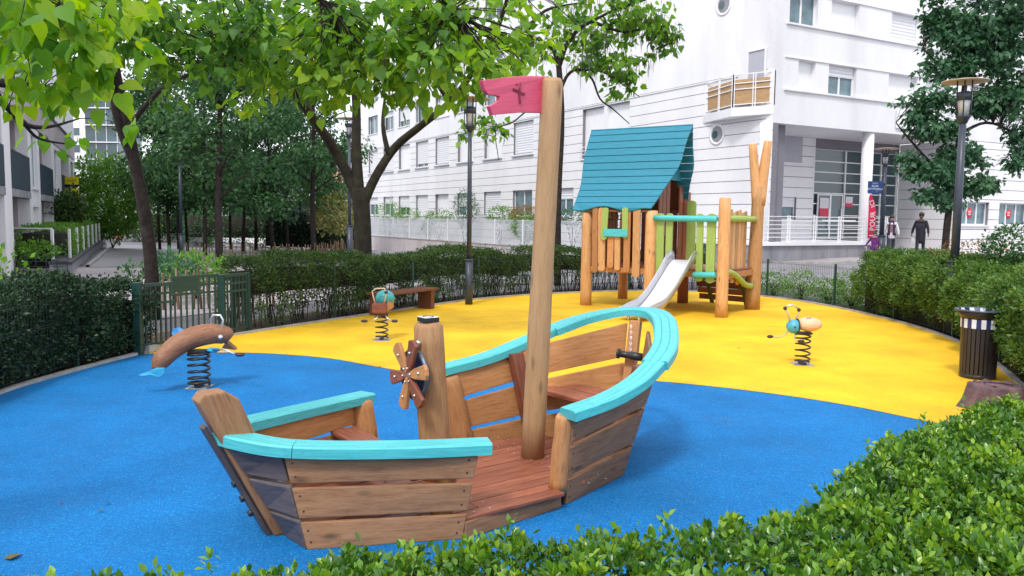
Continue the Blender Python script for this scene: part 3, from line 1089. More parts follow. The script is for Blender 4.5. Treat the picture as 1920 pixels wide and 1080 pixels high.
# front wall (P1-P3): planks hanging below the floor line, window in the middle
fw = [(.21, .13, .76, 2.22), (.38, .17, .80, 2.22), (.595, .15, .88, 1.6), (.77, .13, .84, 1.6), (.99, .15, .80, 2.22), (1.22, .17, .70, 2.22)]
for i, (s, wd, z0, z1) in enumerate(fw):
    slat(P1, u, s + .06, wd, z0, z1, M_ORANGE if i % 2 else M_PINE, out_f, .1, tilt=random.uniform(-.02, .02))
slat(P1, u, .5, .15, 1.5, 2.22, M_GREENP, out_f, .14, tilt=.05, nm='shutter')
slat(P1, u, 1.02, .14, 1.55, 2.22, M_GREENP, out_f, .14, tilt=-.02, nm='shutter')
board('window_sill', L(P1 + u * .50 + out_f * .17) + Z * 1.665, L(P1 + u * 1.08 + out_f * .17) + Z * 1.665, Z * .17, .05, M_TURQ, tower, .012)
# rope net seen through the window
for k in range(3):
    s = .62 + k * .13
    MB().tube([L(P1 + u * (s + .02 * math.sin(q * 2)) + out_f * .0) + Z * (1.62 + q * .1) for q in range(8)], .014, 6).build('rope', M_PADS, tower)
for k in range(3):
    MB().tube([L(P1 + u * .52) + Z * (1.76 + k * .2), L(P1 + u * .95) + Z * (1.76 + k * .2)], .013, 6).build('rope', M_PADS, tower)
# rear and side walls of the house
for i in range(8):
    slat(B2, u, .12 + i * .19, .165, .8, 2.2, M_RED, -out_f, .08)
for i in range(8):
    slat(P1, w, .16 + i * .21, .18, .8, 2.2, M_PINE, -u, .08)
for i, s in enumerate((.25, .45, .66)):
    slat(P3, w, s + .1, .18, 1.75 - .15 * (i == 1), 2.75 + .12 * i, M_RED, u, .02)
slat(P3, w, 1.52, .2, .97, 2.75, M_RED, u, .02)
# lime planks beside the slide (edge P3-P2)
oe = Vector((-e.y, e.x, 0))
if oe.y > 0:
    oe = -oe
for s, wd, z0, z1 in ((.27, .18, .72, 2.1), (.48, .16, .82, 2.1), (1.22, .15, .7, 2.1), (1.47, .2, .68, 2.1)):
    slat(P3, e, s, wd, z0, z1, M_GREENP, oe, .03, tilt=random.uniform(-.015, .015))
slat(P4, (FK - P4).normalized(), .22, .24, .9, 2.42, M_GREENP, -w * 1.0, .1)
r0_, r1_ = L(P3 + e * .14 + oe * .11) + Z * 2.0, L(P2 - e * .1 + oe * .11) + Z * 1.985
log('rail', r0_, r1_, .062, .062, M_TURQ, tower, n=12, wob=.04, seed=21)
log('rail', L(P3 + e * 1.12 + oe * .11) + Z * .83, L(P2 - e * .1 + oe * .11) + Z * .86, .062, .062, M_TURQ, tower, n=12, wob=.04, seed=22)
# side towards the forked post (P2-FK)
oe2 = Vector((e2.y, -e2.x, 0))
for i in range(8):
    s = .22 + i * .175
    z0 = .80 - .03 * i
    slat(P2, e2, s, .155, z0 - .06 * (i % 2), 2.14 + .03 * (i % 3), M_ORANGE if i % 3 else M_LIGHT, oe2, -.09)
log('rail', L(P2 + e2 * .1 + oe2 * .02) + Z * 2.0, L(FK - e2 * .1 + oe2 * .02) + Z * 2.0, .065, .065, M_GREENP, tower, n=12, wob=.04, seed=23)
MB().tube([L(P2 + e2 * (.1 + .165 * k) + oe2 * .02) + Z * (.93 - .04 * k + .045 * math.sin(k * .62)) for k in range(11)], .062, 10).build('curved_rail', M_GREENP, tower)
# ramp at the back of the platform, and its boards
ra0, ra1 = lerp(FK, P4, .15), lerp(FK, P4, .85)
for k in range(5):
    z = .25 + .16 * k
    q = L(P4 + (FK - P4) * .12) + e2 * (.55 - .10 * k) + Z * (z - .1)
    q2 = L(FK - (FK - P4) * .05) + e2 * (.55 - .10 * k) + Z * (z - .1)
    board('ramp_board', q, q2, Z * .13, .035, M_RED, tower, .0)
for f in (.3, .8):
    a = L(lerp(P4, FK, f))
    board('ramp_beam', a + e2 * .62 + Z * .0, a + e2 * .05 + Z * .85, (FK - P4).normalized() * .09, .05, plain('dark_green_beam', (0.09, 0.1, 0.05), .6), tower, .0)
# slide
sd_dir = oe.normalized()
sc0 = lerp(P3, P2, .5)
prof = [(0.0, 1.13), (.12, 1.12), (.28, 1.02), (.5, .82), (.9, .47), (1.25, .25), (1.55, .17), (1.95, .15)]
prof = [(a, b) for a, b in prof]
sp_ = [L(sc0) + oe * a + Z * b for a, b in prof]
hw = .25
vs, fs = [], []
for i, p in enumerate(smooth_open(sp_, 4)):
    vs += [p - e * hw, p + e * hw, p + e * hw - Z * .02, p - e * hw - Z * .02]
m = len(vs) // 4
for i in range(m - 1):
    a, b = i * 4, (i + 1) * 4
    fs += [(a, a + 1, b + 1, b), (a + 1, a + 2, b + 2, b + 1), (a + 2, a + 3, b + 3, b + 2), (a + 3, a, b, b + 3)]
fs += [(0, 3, 2, 1), ((m - 1) * 4, (m - 1) * 4 + 1, (m - 1) * 4 + 2, (m - 1) * 4 + 3)]
slide = MB().add(vs, fs, False).build('slide', M_SLIDE, tower)
M_SIDE = plain('slide_side', (0.5, 0.5, 0.56), 0.4, 0.55, 0.08, 4)
for s in (-1, 1):
    up_ = smooth_open([L(sc0) + oe * a + Z * (b + h) + e * s * (hw + .035) for (a, b), h in zip(prof, (.14, .2, .2, .17, .15, .15, .16, .08))], 4)
    lo_ = smooth_open([L(sc0) + oe * a + Z * (b - .05) + e * s * hw for a, b in prof], 4)
    vs, fs = [], []
    for a, b in zip(lo_, up_):
        vs += [a - e * s * .004, b - e * s * .004, b + e * s * .014, a + e * s * .014]
    m = len(lo_)
    for i in range(m - 1):
        for k in range(4):
            fs.append((i * 4 + k, i * 4 + (k + 1) % 4, (i + 1) * 4 + (k + 1) % 4, (i + 1) * 4 + k))
    fs += [(0, 1, 2, 3), ((m - 1) * 4 + 3, (m - 1) * 4 + 2, (m - 1) * 4 + 1, (m - 1) * 4)]
    o = MB().add(vs, fs, True).build('slide_side', M_SIDE, slide)
    MB().tube([p + e * s * .008 for p in up_], .016, 6).build('slide_edge', M_STEEL, slide)
MB().tube([L(sc0) + oe * 1.85 + e * .12 + Z * .12, L(sc0) + oe * 1.85 + e * .12 - Z * .02], .03, 8).build('slide_foot', M_STEEL, slide)
MB().tube([L(sc0) + oe * 1.85 - e * .12 + Z * .12, L(sc0) + oe * 1.85 - e * .12 - Z * .02], .03, 8).build('slide_foot', M_STEEL, slide)
# roof: boards along the ridge with the wavy bell-cast gable line
mid0 = (P1 + B2) / 2
sL, sR = -.45, 2.06
NB = 12
ridge_z = 4.08
for side in (1, -1):
    nrm_out = out_f * side
    # points from ridge (0) to eave (1): horizontal distance and height
    pr = [(0.0, ridge_z), (.16, 3.78), (.30, 3.48), (.42, 3.2), (.56, 2.92), (.76, 2.62), (.93, 2.4), (1.12, 2.2)]
    cv = smooth_open([(a, 0, b) for a, b in pr], 4)
    # resample in NB equal lengths
    acc = [0]
    for i in range(1, len(cv)):
        acc.append(acc[-1] + (cv[i] - cv[i - 1]).length)

    def pt(f):
        d = f * acc[-1]
        for i in range(1, len(cv)):
            if acc[i] >= d:
                return lerp(cv[i - 1], cv[i], (d - acc[i - 1]) / (acc[i] - acc[i - 1]))
        return cv[-1]
    inset_r = [0.0, .02, .05, .07, .08, .09, .13, .2, .27, .33, .38, .42, .47]
    inset_l = [0.0, .0, .0, .0, -.0, .0, .03, .06, .09, .11, .12, .13, .14]
    for k in range(NB):
        a, b = pt(k / NB), pt((k + 1) / NB)
        ia, ib = k, k + 1
        g = .007
        d = (b - a).normalized()
        a2, b2 = a + d * g, b - d * g
        A = L(mid0) + u * (sL + inset_l[ia]) + nrm_out * a2.x + Z * a2.z
        B_ = L(mid0) + u * (sR - inset_r[ia]) + nrm_out * a2.x + Z * a2.z
        C_ = L(mid0) + u * (sR - inset_r[ib]) + nrm_out * b2.x + Z * b2.z
        D_ = L(mid0) + u * (sL + inset_l[ib]) + nrm_out * b2.x + Z * b2.z
        if k == NB - 1:       # wavy eave board
            nw = 26
            top = [lerp(A, B_, i / nw) for i in range(nw + 1)]
            bot = [lerp(D_, C_, i / nw) - Z * (.05 * math.sin(i / nw * 2 * math.pi * 1.6 + .6) * min(1, (nw - i) / 4)) for i in range(nw + 1)]
            poly = top + bot[::-1]
            nn_ = (B_ - A).cross(D_ - A).normalized() * .035
            MB().prism(poly, (0, 0, 0), nn_).build('roof_board', M_ROOF, tower, frame_of((A + C_) / 2, B_ - A, D_ - A), .004)
        else:
            plank4('roof_board', D_, C_, B_, A, .035, -nrm_out, M_ROOF, tower, .006)
    und = [L(mid0) + u * (sL + .2) + nrm_out * (pt(k / 6).x - .03) + Z * (pt(k / 6).z - .07) for k in range(7)]
    und2 = [L(mid0) + u * (sR - .55) + nrm_out * (pt(k / 6).x - .03) + Z * (pt(k / 6).z - .07) for k in range(7)]
    MB().add(und + und2, [(k, k + 1, k + 8, k + 7) for k in range(6)]).build('gap_darkening_sheet', M_DARKW, tower)  # dark sheet added below the boards so no sky shows in the gaps
# gable triangle at the near end and the orange ball under the ridge
for end, s_in in ((sR, .45), (sL, .45)):
    q = L(mid0) + u * (end - (s_in if end > 0 else -s_in))
    MB().prism([q + Z * (ridge_z - .45), q + out_f * .5 + Z * 2.85, q - out_f * .5 + Z * 2.85], (0, 0, 0), u * .03).build('gable_panel', M_ROOF, tower)
MB().ball(L(mid0) + u * (sR - .28) + Z * (ridge_z - .5), .1, 12, (1, 1, 1.2)).build('wooden_ball', M_PINE, tower)
# ------------------------------------------------------------------ buildings
M_STUC = surface('white_stucco', [(0.67, 0.655, 0.69), (0.77, 0.765, 0.795), (0.82, 0.81, 0.83)], 0.5, 30, 0.85, 0.002, streak=True)
M_CLAD = surface('white_cladding', [(0.7, 0.69, 0.72), (0.77, 0.76, 0.785), (0.81, 0.8, 0.815)], 0.7, 30, 0.75, 0.002, streak=True)
M_JOINT = plain('joint_shadow_gap', (0.2, 0.19, 0.22), 0.9)
M_SHUT = plain('roller_shutter', (0.72, 0.72, 0.76), 0.55, 0, 0.04)
M_SHUTG = plain('grey_shutter', (0.42, 0.42, 0.48), 0.6, 0, 0.06)
M_FRAME = plain('white_window_frame', (0.8, 0.8, 0.82), 0.4, 0, 0.03)
M_MAUVE = surface('mauve_render', [(0.33, 0.27, 0.31), (0.46, 0.39, 0.43), (0.52, 0.46, 0.49)], 0.6, 30, 0.85, streak=True)
M_DGLASS = plain('teal_dark_glass', (0.045, 0.085, 0.1), 0.1, 0, 0.5, 0.6, spec=0.8)
M_LGREY = surface('grey_concrete', [(0.16, 0.16, 0.18), (0.26, 0.26, 0.29), (0.34, 0.33, 0.36)], 1.5, 40, streak=True)
M_DRAIL = plain('dark_balcony_metal', (0.03, 0.05, 0.07), 0.5)
M_BAMB = painted('bamboo_screen', (0.42, 0.26, 0.13), 0.8, 0.4)
CUBES = {}


def cube(mat):
    if mat.name not in CUBES:
        o = MB().box((0, 0, 0), (1, 1, 1)).build('box', mat)
        CUBES[mat.name] = o.data
        bpy.data.objects.remove(o)
    return CUBES[mat.name]


class Fac:
    """a facade line: s along it, z up, d outwards"""
    def __init__(f, o, u, n, root):
        f.o, f.u, f.n = Vector((*o, 0)), Vector((*u, 0)).normalized(), Vector((*n, 0)).normalized()
        f.root = root
        f.org = Vector(root.location) if root else Vector((0, 0, 0))

    def p(f, s, z, d=0.0, local=True):
        q = f.o + f.u * s + f.n * d + Vector((0, 0, z))
        return q - f.org if local else q

    def box(f, name, s0, s1, z0, z1, d0, d1, mat, parent=None):
        o = bpy.data.objects.new(name, cube(mat))
        m = Matrix((f.u, f.n, Vector((0, 0, 1)))).transposed().to_4x4()
        m.translation = f.p((s0 + s1) / 2, (z0 + z1) / 2, (d0 + d1) / 2)
        m = m @ Matrix.Diagonal((abs(s1 - s0), abs(d1 - d0), abs(z1 - z0), 1))
        if parent is not None and parent is not f.root:
            m = parent.matrix_basis.inverted() @ m
        return link(o, parent or f.root, m)

    def sz(f, px, py, d=0.0):
        r = ray(px, py)
        o = f.o + f.n * d
        det = -f.u.x * r.y + r.x * f.u.y
        s = (o.x * r.y - r.x * o.y) / det
        t = (-f.u.x * o.y + f.u.y * o.x) / det
        return s, CAM_H + r.z * t

    def wall(f, name, s0, s1, z0, z1, d0, d1, ops, mat):
        mb = MB()
        zs = sorted({z0, z1} | {z for o in ops for z in (o[2], o[3]) if z0 < z < z1})
        for a, b in zip(zs[:-1], zs[1:]):
            ss = [s0, s1]
            iv = sorted((o[0], o[1]) for o in ops if o[2] <= a + 1e-6 and o[3] >= b - 1e-6)
            cur = s0
            segs = []
            for p, q in iv:
                if p > cur:
                    segs.append((cur, p))
                cur = max(cur, q)
            if cur < s1:
                segs.append((cur, s1))
            for p, q in segs:
                mb.hexa([f.p(p, a, d0), f.p(q, a, d0), f.p(q, a, d1), f.p(p, a, d1), f.p(p, b, d0), f.p(q, b, d0), f.p(q, b, d1), f.p(p, b, d1)])
        fr = Matrix((f.u, f.n, Vector((0, 0, 1)))).transposed().to_4x4()
        fr.translation = f.p((s0 + s1) / 2, z0, d0)
        return mb.build(name, mat, f.root, fr)

    def courses(f, s0, s1, lines, ops, mat, d0=-.04, d1=0.0, gap=.028):
        for a, b in zip(lines[:-1], lines[1:]):
            a2, b2 = a + gap / 2, b - gap / 2
            cuts = sorted({s0, s1} | {max(s0, min(s1, x)) for o in ops if o[2] < b2 and o[3] > a2 for x in (o[0], o[1])})
            for p, q in zip(cuts[:-1], cuts[1:]):
                if q - p < .05:
                    continue
                c = (p + q) / 2
                z0, z1 = a2, b2
                for o in ops:
                    if o[0] < c < o[1]:
                        if o[2] <= z0 and o[3] >= z1:
                            z1 = z0
                        elif z0 < o[2] < z1:
                            z1 = o[2]
                        elif z0 < o[3] < z1:
                            z0 = o[3]
                if z1 - z0 > .03:
                    f.box('cladding_panel', p + .003, q - .003, z0, z1, d0, d1, mat)

    def window(f, o, shut=0.0, mull=1, d=-.2, glass=None, shmat=None, sill=True, name='window', smul=.5):
        s0, s1, z0, z1 = o
        mb = MB()
        t = .055

        def b(a0, a1, c0, c1, e0=-.03, e1=.03):
            mb.hexa([f.p(a0, c0, d + e0), f.p(a1, c0, d + e0), f.p(a1, c0, d + e1), f.p(a0, c0, d + e1), f.p(a0, c1, d + e0), f.p(a1, c1, d + e0), f.p(a1, c1, d + e1), f.p(a0, c1, d + e1)])
        if shut < 1:
            b(s0, s1, z0, z0 + t)
            b(s0, s1, z1 - t, z1)
            b(s0, s0 + t, z0 + t, z1 - t)
            b(s1 - t, s1, z0 + t, z1 - t)
            for k in range(mull):
                c = s0 + (s1 - s0) * (k + 1) / (mull + 1)
                b(c - t * .7, c + t * .7, z0 + t, z1 - t)
            fr = Matrix((f.u, f.n, Vector((0, 0, 1)))).transposed().to_4x4()
            fr.translation = f.p((s0 + s1) / 2, z0, d)
            w = mb.build(name, M_FRAME, f.root, fr)
            f.box('pane', s0 + .01, s1 - .01, z0 + .01, z1 - .01, d - .02, d - .012, glass or random.choice([M_DGLASS, M_DGLASS, M_CURT]), w)
        else:
            w = f.box(name, s0, s1, z0, z1, d - .06, d - .02, M_FRAME)
        if shut > 0:
            h = (z1 - z0) * min(1, shut)
            zb = z1 - h
            sh = MB()
            n = max(2, int(h / .14))
            ps = []
            for k in range(n):
                a, c = z1 - h * k / n, z1 - h * (k + 1) / n
                ps += [(a, .045), ((a + c) / 2, .06), (c + .012, .045), (c + .006, .035)]
            vs, fsx = [], []
            for z, e in ps:
                vs += [f.p(s0 + .02, z, d + e), f.p(s1 - .02, z, d + e)]
            for k in range(len(ps) - 1):
                fsx.append((k * 2, k * 2 + 1, k * 2 + 3, k * 2 + 2))
            fr = Matrix((f.u, f.n, Vector((0, 0, 1)))).transposed().to_4x4()
            fr.translation = f.p((s0 + s1) / 2, zb, d)
            so = MB().add(vs, fsx).build('shutter', shmat or M_SHUT, w, None)
            so.matrix_basis = w.matrix_basis.inverted()
        if sill:
            f.box('sill', s0 - .06, s1 + .06, z0 - .07, z0, -.2, .07, M_STUC)
        return w


bl = thing('apartment_building', 'white apartment building with corner balcony, roller shutters and recessed glazed entrance', 'building', (10.42, 32.7, 0))
FL = Fac((10.42, 32.7), (-.4966, .868), (-.868, -.4966), bl)
FR = Fac((10.42, 32.7), (.8763, .4817), (.4817, -.8763), bl)
# ---- left facade
CEN = [19.85, 23.8, 27.9, 31.75, 35.5, 39.2, 42.8, 46.6]
up_ops = [(c - 1.25, c + 1.2, 5.93, 7.92) for c in CEN] + [(9.3, 13.45, 5.25, 7.92)]
lo_ops = [(c - 1.2, c + 1.2, 2.12, 3.72) for c in CEN] + [(14.2, 16.2, 2.12, 3.72), (5.5, 7.5, 2.12, 3.72)]
t1_ops = [(c - 1.3, c + 1.2, 9.42, 11.0) for c in CEN[1:]] + [(10.3, 13.7, 9.9, 11.45)]
t2_ops = [(c - 1.3, c + 1.2, 12.2, 13.8) for c in CEN] + [(c - 1.3, c + 1.2, 14.9, 16.4) for c in CEN]
ops = up_ops + lo_ops + t1_ops + t2_ops
FL.wall('wall', 0, 50, -2, 17.5, -.35, -.04, ops, M_JOINT)
LINES = [-1.0] + [.2 + i * .493 for i in range(17)]
FL.courses(0.0, 50, LINES, ops, M_CLAD)
FL.wall('upper_wall', 1.95, 50, LINES[-1] + .02, 17.5, -.04, 0.01, [o for o in ops], M_STUC)
FL.box('facet_wall', 0, 1.95, LINES[-1] + .02, 17.5, -.04, -.02, M_STUC)
FL.box('inner_wall', 0.4, 50, -2, 17, -1.2, -.8, M_JOINT)
FL.box('end_wall', 50, 50.3, -2, 17.5, -12, 0.0, M_STUC)
for i, o in enumerate(up_ops[:8]):
    FL.window(o, 1.0 if i in (1, 2, 5) else .97 if i not in (4,) else .88, mull=1)
    FL.box('sill', o[0] - .1, o[1] + .1, o[2] - .12, o[2] - .07, 0.0, .1, M_SHUTG)
for i, o in enumerate(lo_ops[:8]):
    FL.window(o, 0 if i == 0 else (1.0, .97, .6)[i % 3] if i < 6 else 0.4, mull=1, glass=M_CURT if i == 0 else None)
for o in lo_ops[8:]:
    FL.window(o, .4, mull=1)
fw_ = up_ops[8]
FL.box('window_pier', 11.2, 11.5, fw_[2], fw_[3], -.25, -.02, M_STUC)
FL.window((9.3, 11.2, 5.25, 7.92), 1.0)
FL.window((11.5, 13.45, 5.25, 7.92), 1.0)
for k in range(3):
    FL.box('guard_rail', 9.2, 13.5, 5.45 + k * .2, 5.48 + k * .2, .08, .11, M_WHITE)
M_TAN = plain('tan_blind', (0.6, 0.36, 0.24), 0.7)
FL.window((10.3, 12.0, 9.9, 11.45), 1.0, shmat=M_TAN)
FL.window((12.0, 13.7, 9.9, 11.45), 0.4)
for i, o in enumerate(t1_ops[:-1]):
    FL.window(o, (0, .5, 1.0, 0, .7, .3, 0)[i], mull=1)
for i, o in enumerate(t2_ops):
    FL.window(o, (.5, 0, 1.0, .3)[i % 4], mull=1, sill=False)
FL.box('string_course', 1.95, 50, 8.02, 8.08, .01, .04, M_STUC)
# portholes
for s, z in ((3.1, 5.72), (2.95, 11.2)):
    q = FL.p(s, z, 0)
    Mx = Matrix((FL.u, Vector((0, 0, 1)), FL.n)).transposed().to_4x4()
    rg = MB().lathe([(.46, -.02), (.46, .04), (.42, .05), (.36, .04), (.34, -.03)], 24, q, Mx).build('porthole_ring', M_STUC, bl)
    MB().lathe([(.001, .012), (.345, .014)], 24, q, Mx).build('porthole_recess', M_LGREY, rg).matrix_basis = Matrix.Identity(4)
    MB().lathe([(.001, .02), (.17, .021)], 20, q + Mx.to_3x3() @ Vector((.12, 0, 0)), Mx).build('porthole_pane', M_DGLASS, rg)
# balcony door in the facet and the balcony with its screened railing
FL.window((.45, 1.45, 6.7, 8.98), 0.0, d=.03, mull=0, glass=M_SHUTG, sill=False, name='balcony_door')
bA, bB, bC = FL.p(3.99, 0, 0.012), Vector((9.02, 33.75, 0)) - Vector(bl.location), FR.p(.02, 0, .03)
bD = FL.p(0.1, 0, .012)
MB().prism([bA + Z * 6.28, bB + Z * 6.28, bC + Z * 6.28, bD + Z * 6.28], (0, 0, 0), (0, 0, .36)).build('balcony_slab', M_STUC, bl, None, .01)
br = MB()
seg = [(bA, bB), (bB, bC)]
for a, b in seg:
    inn = (FL.p(2, 0, -1) - (a + b) / 2)
    inn.z = 0
    inn = inn.normalized() * .05
    for z in (6.76, 7.38, 7.62, 7.98):
        br.bar(a + inn + Z * z, b + inn + Z * z, .03, .035)
    L_ = (b - a).length
    k = 0
    while k <= L_ + .01:
        for dx in (0, .1):
            q = a + inn + (b - a).normalized() * min(k + dx, L_)
            br.bar(q + Z * 6.64, q + Z * 8.0, .035, .035, up=(1, 0, 0))
        k += L_ / 2 if L_ < 2.9 else L_ / 3
bro = br.build('balcony_railing', M_WHITE, bl)
for a, b in seg:
    inn = (FL.p(2, 0, -1) - (a + b) / 2)
    inn.z = 0
    inn = inn.normalized() * .09
    d_ = (b - a).normalized() * .05
    board('bamboo_screen', a + inn + d_ + Z * 7.27, b + inn - d_ + Z * 7.27, Z * 1.0, .015, M_BAMB, bl, 0)
# ---- right facade
r2 = [(1.35, 2.35), (3.15, 4.88), (7.02, 9.05), (9.6, 11.5), (13, 15), (16.6, 18.6), (20.2, 22)]
r3 = [(.72, 2.35), (3.15, 4.88), (7.02, 8.9), (9.56, 11.5), (13, 15), (16.6, 18.6), (20.2, 22)]
g_ops = [(12.8, 15.13, 1.9, 3.02), (16.0, 18.6, 1.9, 3.02), (19.9, 22.2, 1.9, 3.02)]
ro = [(a, b, 7.34, 8.55) for a, b in r2] + [(a, b, 9.97, 11.2) for a, b in r3] + [(a, b, 12.6, 13.8) for a, b in r3]
FR.wall('upper_wall', 0.0, 26, 5.97, 17.5, -.35, 0.0, ro, M_STUC)
FR.box('inner_wall', 0.5, 26, 6, 17, -1.0, -.7, M_JOINT)
for i, (a, b) in enumerate(r2):
    FR.window((a, b, 7.34, 8.55), (1.0, .38, 1.0, 1.0, .6, 1, .5)[i], sill=False)
for i, (a, b) in enumerate(r3):
    FR.window((a, b, 9.97, 11.2), (0, 1.0, .97, 1.0, .5, 1, .5)[i], sill=False, glass=M_CURT if i == 0 else None)
    FR.window((a, b, 12.6, 13.8), (0, 1.0, .5)[i % 3], sill=False)
for z in (7.26, 9.88, 12.5):
    FR.box('sill_ledge', .55, 26, z, z + .075, -.0, .09, M_STUC)
for z in (8.57, 11.22):
    FR.box('head_ledge', .55, 26, z, z + .04, -.0, .05, M_STUC)
FR.box('soffit', 0.0, 12.3, 5.93, 5.97, -3.6, -.0, M_STUC)
RD = -3.2
sA, _ = FR.sz(1440, 400, RD)
gs0, gz1 = FR.sz(1530, 266, RD)
gs1, _ = FR.sz(1686, 280, RD)
w0, wz1 = FR.sz(1445, 368, RD)
w1, wz0 = FR.sz(1492, 412, RD)
e_ops = [(w0, w1, wz0, wz1), (gs0, gs1, 1.12, 5.45)]
FR.wall('entrance_wall', sA - 3, gs1 + .1, 0, 5.95, RD - .3, RD - .04, e_ops, M_JOINT)
FR.courses(sA - 3, gs0, [1.1 + .493 * i for i in range(10)] + [5.93], e_ops, M_CLAD, RD - .04, RD)
FR.window(e_ops[0], .45, d=RD - .15, sill=True)
FR.box('grey_panel', *FR.sz(1450, 300, RD)[:1], FR.sz(1503, 300, RD)[0], FR.sz(1450, 302, RD)[1], FR.sz(1450, 252, RD)[1], RD + .003, RD + .03, M_SHUTG)
# curtain wall glazing: frame grid, panes
gl = FR.box('glazing', gs0, gs1, 1.12, 5.45, RD - .12, RD - .1, M_DGLASS)
cols = [gs0, FR.sz(1583, 400, RD)[0], FR.sz(1614, 400, RD)[0], FR.sz(1650, 400, RD)[0], gs1]
rows = [1.12, 1.72, 2.28, 2.84, 3.35, 3.87, 4.35, 4.87, 5.45]
for c in cols:
    FR.box('glazing_mullion', c - .035, c + .035, 1.12, 5.45, RD - .098, RD - .03, M_FRAME)
for r in rows:
    FR.box('glazing_transom', gs0, gs1, r - .025, r + .025, RD - .098, RD - .04, M_FRAME)
dr0, dr1 = FR.sz(1527, 400, RD)[0] + .15, FR.sz(1578, 400, RD)[0]
for a, b in ((dr0, (dr0 + dr1) / 2), ((dr0 + dr1) / 2, dr1)):
    dw = FR.window((a, b, 1.13, 3.3), 0, d=RD + .02, mull=0, sill=False, name='entrance_door')
    FR.box('door_handle', b - .14, b - .10, 1.6, 2.6, RD + .06, RD + .09, M_WHITE, dw)
M_POST = plain('red_poster', (0.6, 0.03, 0.08), 0.5)
M_PALEP = plain('pale_poster', (0.62, 0.6, 0.64), 0.5)
FR.box('poster', dr0 + .12, dr0 + .75, 2.62, 3.12, RD + .06, RD + .065, M_PALEP)
FR.box('poster', dr0 + .12, dr0 + .75, 2.2, 2.615, RD + .06, RD + .065, M_POST)
c3 = cols[1]
FR.box('poster', c3 + .08, c3 + .6, 2.9, 3.22, RD - .025, RD - .02, M_PALEP)
FR.box('poster', c3 + .08, c3 + .6, 2.72, 2.895, RD - .025, RD - .02, M_POST)
# oblique return wall and flush ground floor on the right
q0, q1 = FR.p(gs1 + .1, 0, RD), FR.p(12.35, 0, 0)
dv = (q1 - q0).normalized()
nv = Vector((dv.y, -dv.x, 0))
if nv.y > 0:
    nv = -nv
for i in range(12):
    z0 = .2 + .493 * i
    z1 = min(z0 + .47, 5.93)
    if z1 > z0 + .05:
        board('cladding_panel', q0 + Z * (z0 + z1) / 2 + nv * .02, q1 + Z * (z0 + z1) / 2 + nv * .02, Z * (z1 - z0), .04, M_CLAD, bl, 0)
board('return_wall', q0 + Z * 3 - nv * .06, q1 + Z * 3 - nv * .06, Z * 5.8, .1, M_JOINT, bl, 0)
FR.wall('ground_wall', 12.35, 26, 0, 5.97, -.35, -.045, g_ops, M_JOINT)
FR.courses(12.35, 26, [.2 + .493 * i for i in range(12)] + [5.96], g_ops, M_CLAD, -.045, -.005)
M_STICK = plain('red_sticker', (0.65, 0.02, 0.06), 0.5)
for o in g_ops:
    w_ = FR.window(o, 0, mull=2, glass=M_CURT)
    s_ = o[0] + (o[1] - o[0]) * .42
    Mx = Matrix((FR.u, Vector((0, 0, 1)), -FR.n)).transposed().to_4x4()
    wi = w_.matrix_basis.inverted()
    st_ = MB().lathe([(.001, 0), (.24, 0), (.24, .004)], 20, FR.p(s_, 2.48, -.16), Mx).build('sticker', M_STICK, w_)
    st_.matrix_basis = wi
    lb_ = MB()
    for dz in (.08, 0, -.08):
        lb_.hexa([FR.p(s_ - .11, 2.47 + dz, -.155), FR.p(s_ + .11, 2.47 + dz, -.155), FR.p(s_ + .11, 2.47 + dz, -.15), FR.p(s_ - .11, 2.47 + dz, -.15), FR.p(s_ - .11, 2.5 + dz, -.155), FR.p(s_ + .11, 2.5 + dz, -.155), FR.p(s_ + .11, 2.5 + dz, -.15), FR.p(s_ - .11, 2.5 + dz, -.15)])
    tag(lb_.build('sticker_print', M_WHITE, w_), kind='stuff').matrix_basis = wi
for px, d in ((1431, -.3), (1621, -.3)):
    s_, _ = FR.sz(px, 400, d)
    q = FR.p(s_, 0, d)
    MB().tube([q + Z * .3, q + Z * 5.95], .25, 24).build('column', M_STUC, bl)
FR.box('roof_edge', -.1, 26.2, 17.5, 17.7, -12, .2, M_STUC)
FL.box('roof_edge', 0, 50.3, 17.72, 17.9, -12, .2, M_STUC)
# terrace in front of the entrance
te = thing('entrance_terrace', 'raised concrete terrace with white tube railing before the glazed entrance', 'terrace', (10.42, 32.7, 0))
FT = Fac((10.42, 32.7), (.8763, .4817), (.4817, -.8763), te)
FT.box('retaining_wall', -1.2, 6.3, -.2, 1.0, RD, .75, M_LGREY)
FT.box('terrace_slab', -1.25, 6.35, 1.0, 1.12, RD, .85, M_STUC)
for k in range(6):
    FT.box('rail', -1.2, 6.3, 1.32 + k * .165, 1.35 + k * .165, .7, .73, M_WHITE)
for k in range(6):
    s_ = -1.2 + k * 1.5
    FT.box('rail_post', s_, s_ + .04, 1.12, 2.2, .69, .735, M_WHITE)
    FT.box('rail_post', s_ + .12, s_ + .16, 1.12, 2.2, .69, .735, M_WHITE)
for k in range(3):
    FT.box('step', 6.35, 6.9 + .35 * (2 - k) + .35, 0.2 + .0, .45 + .25 * k - .02, -2.4, .8 - .01 * k, M_LGREY)
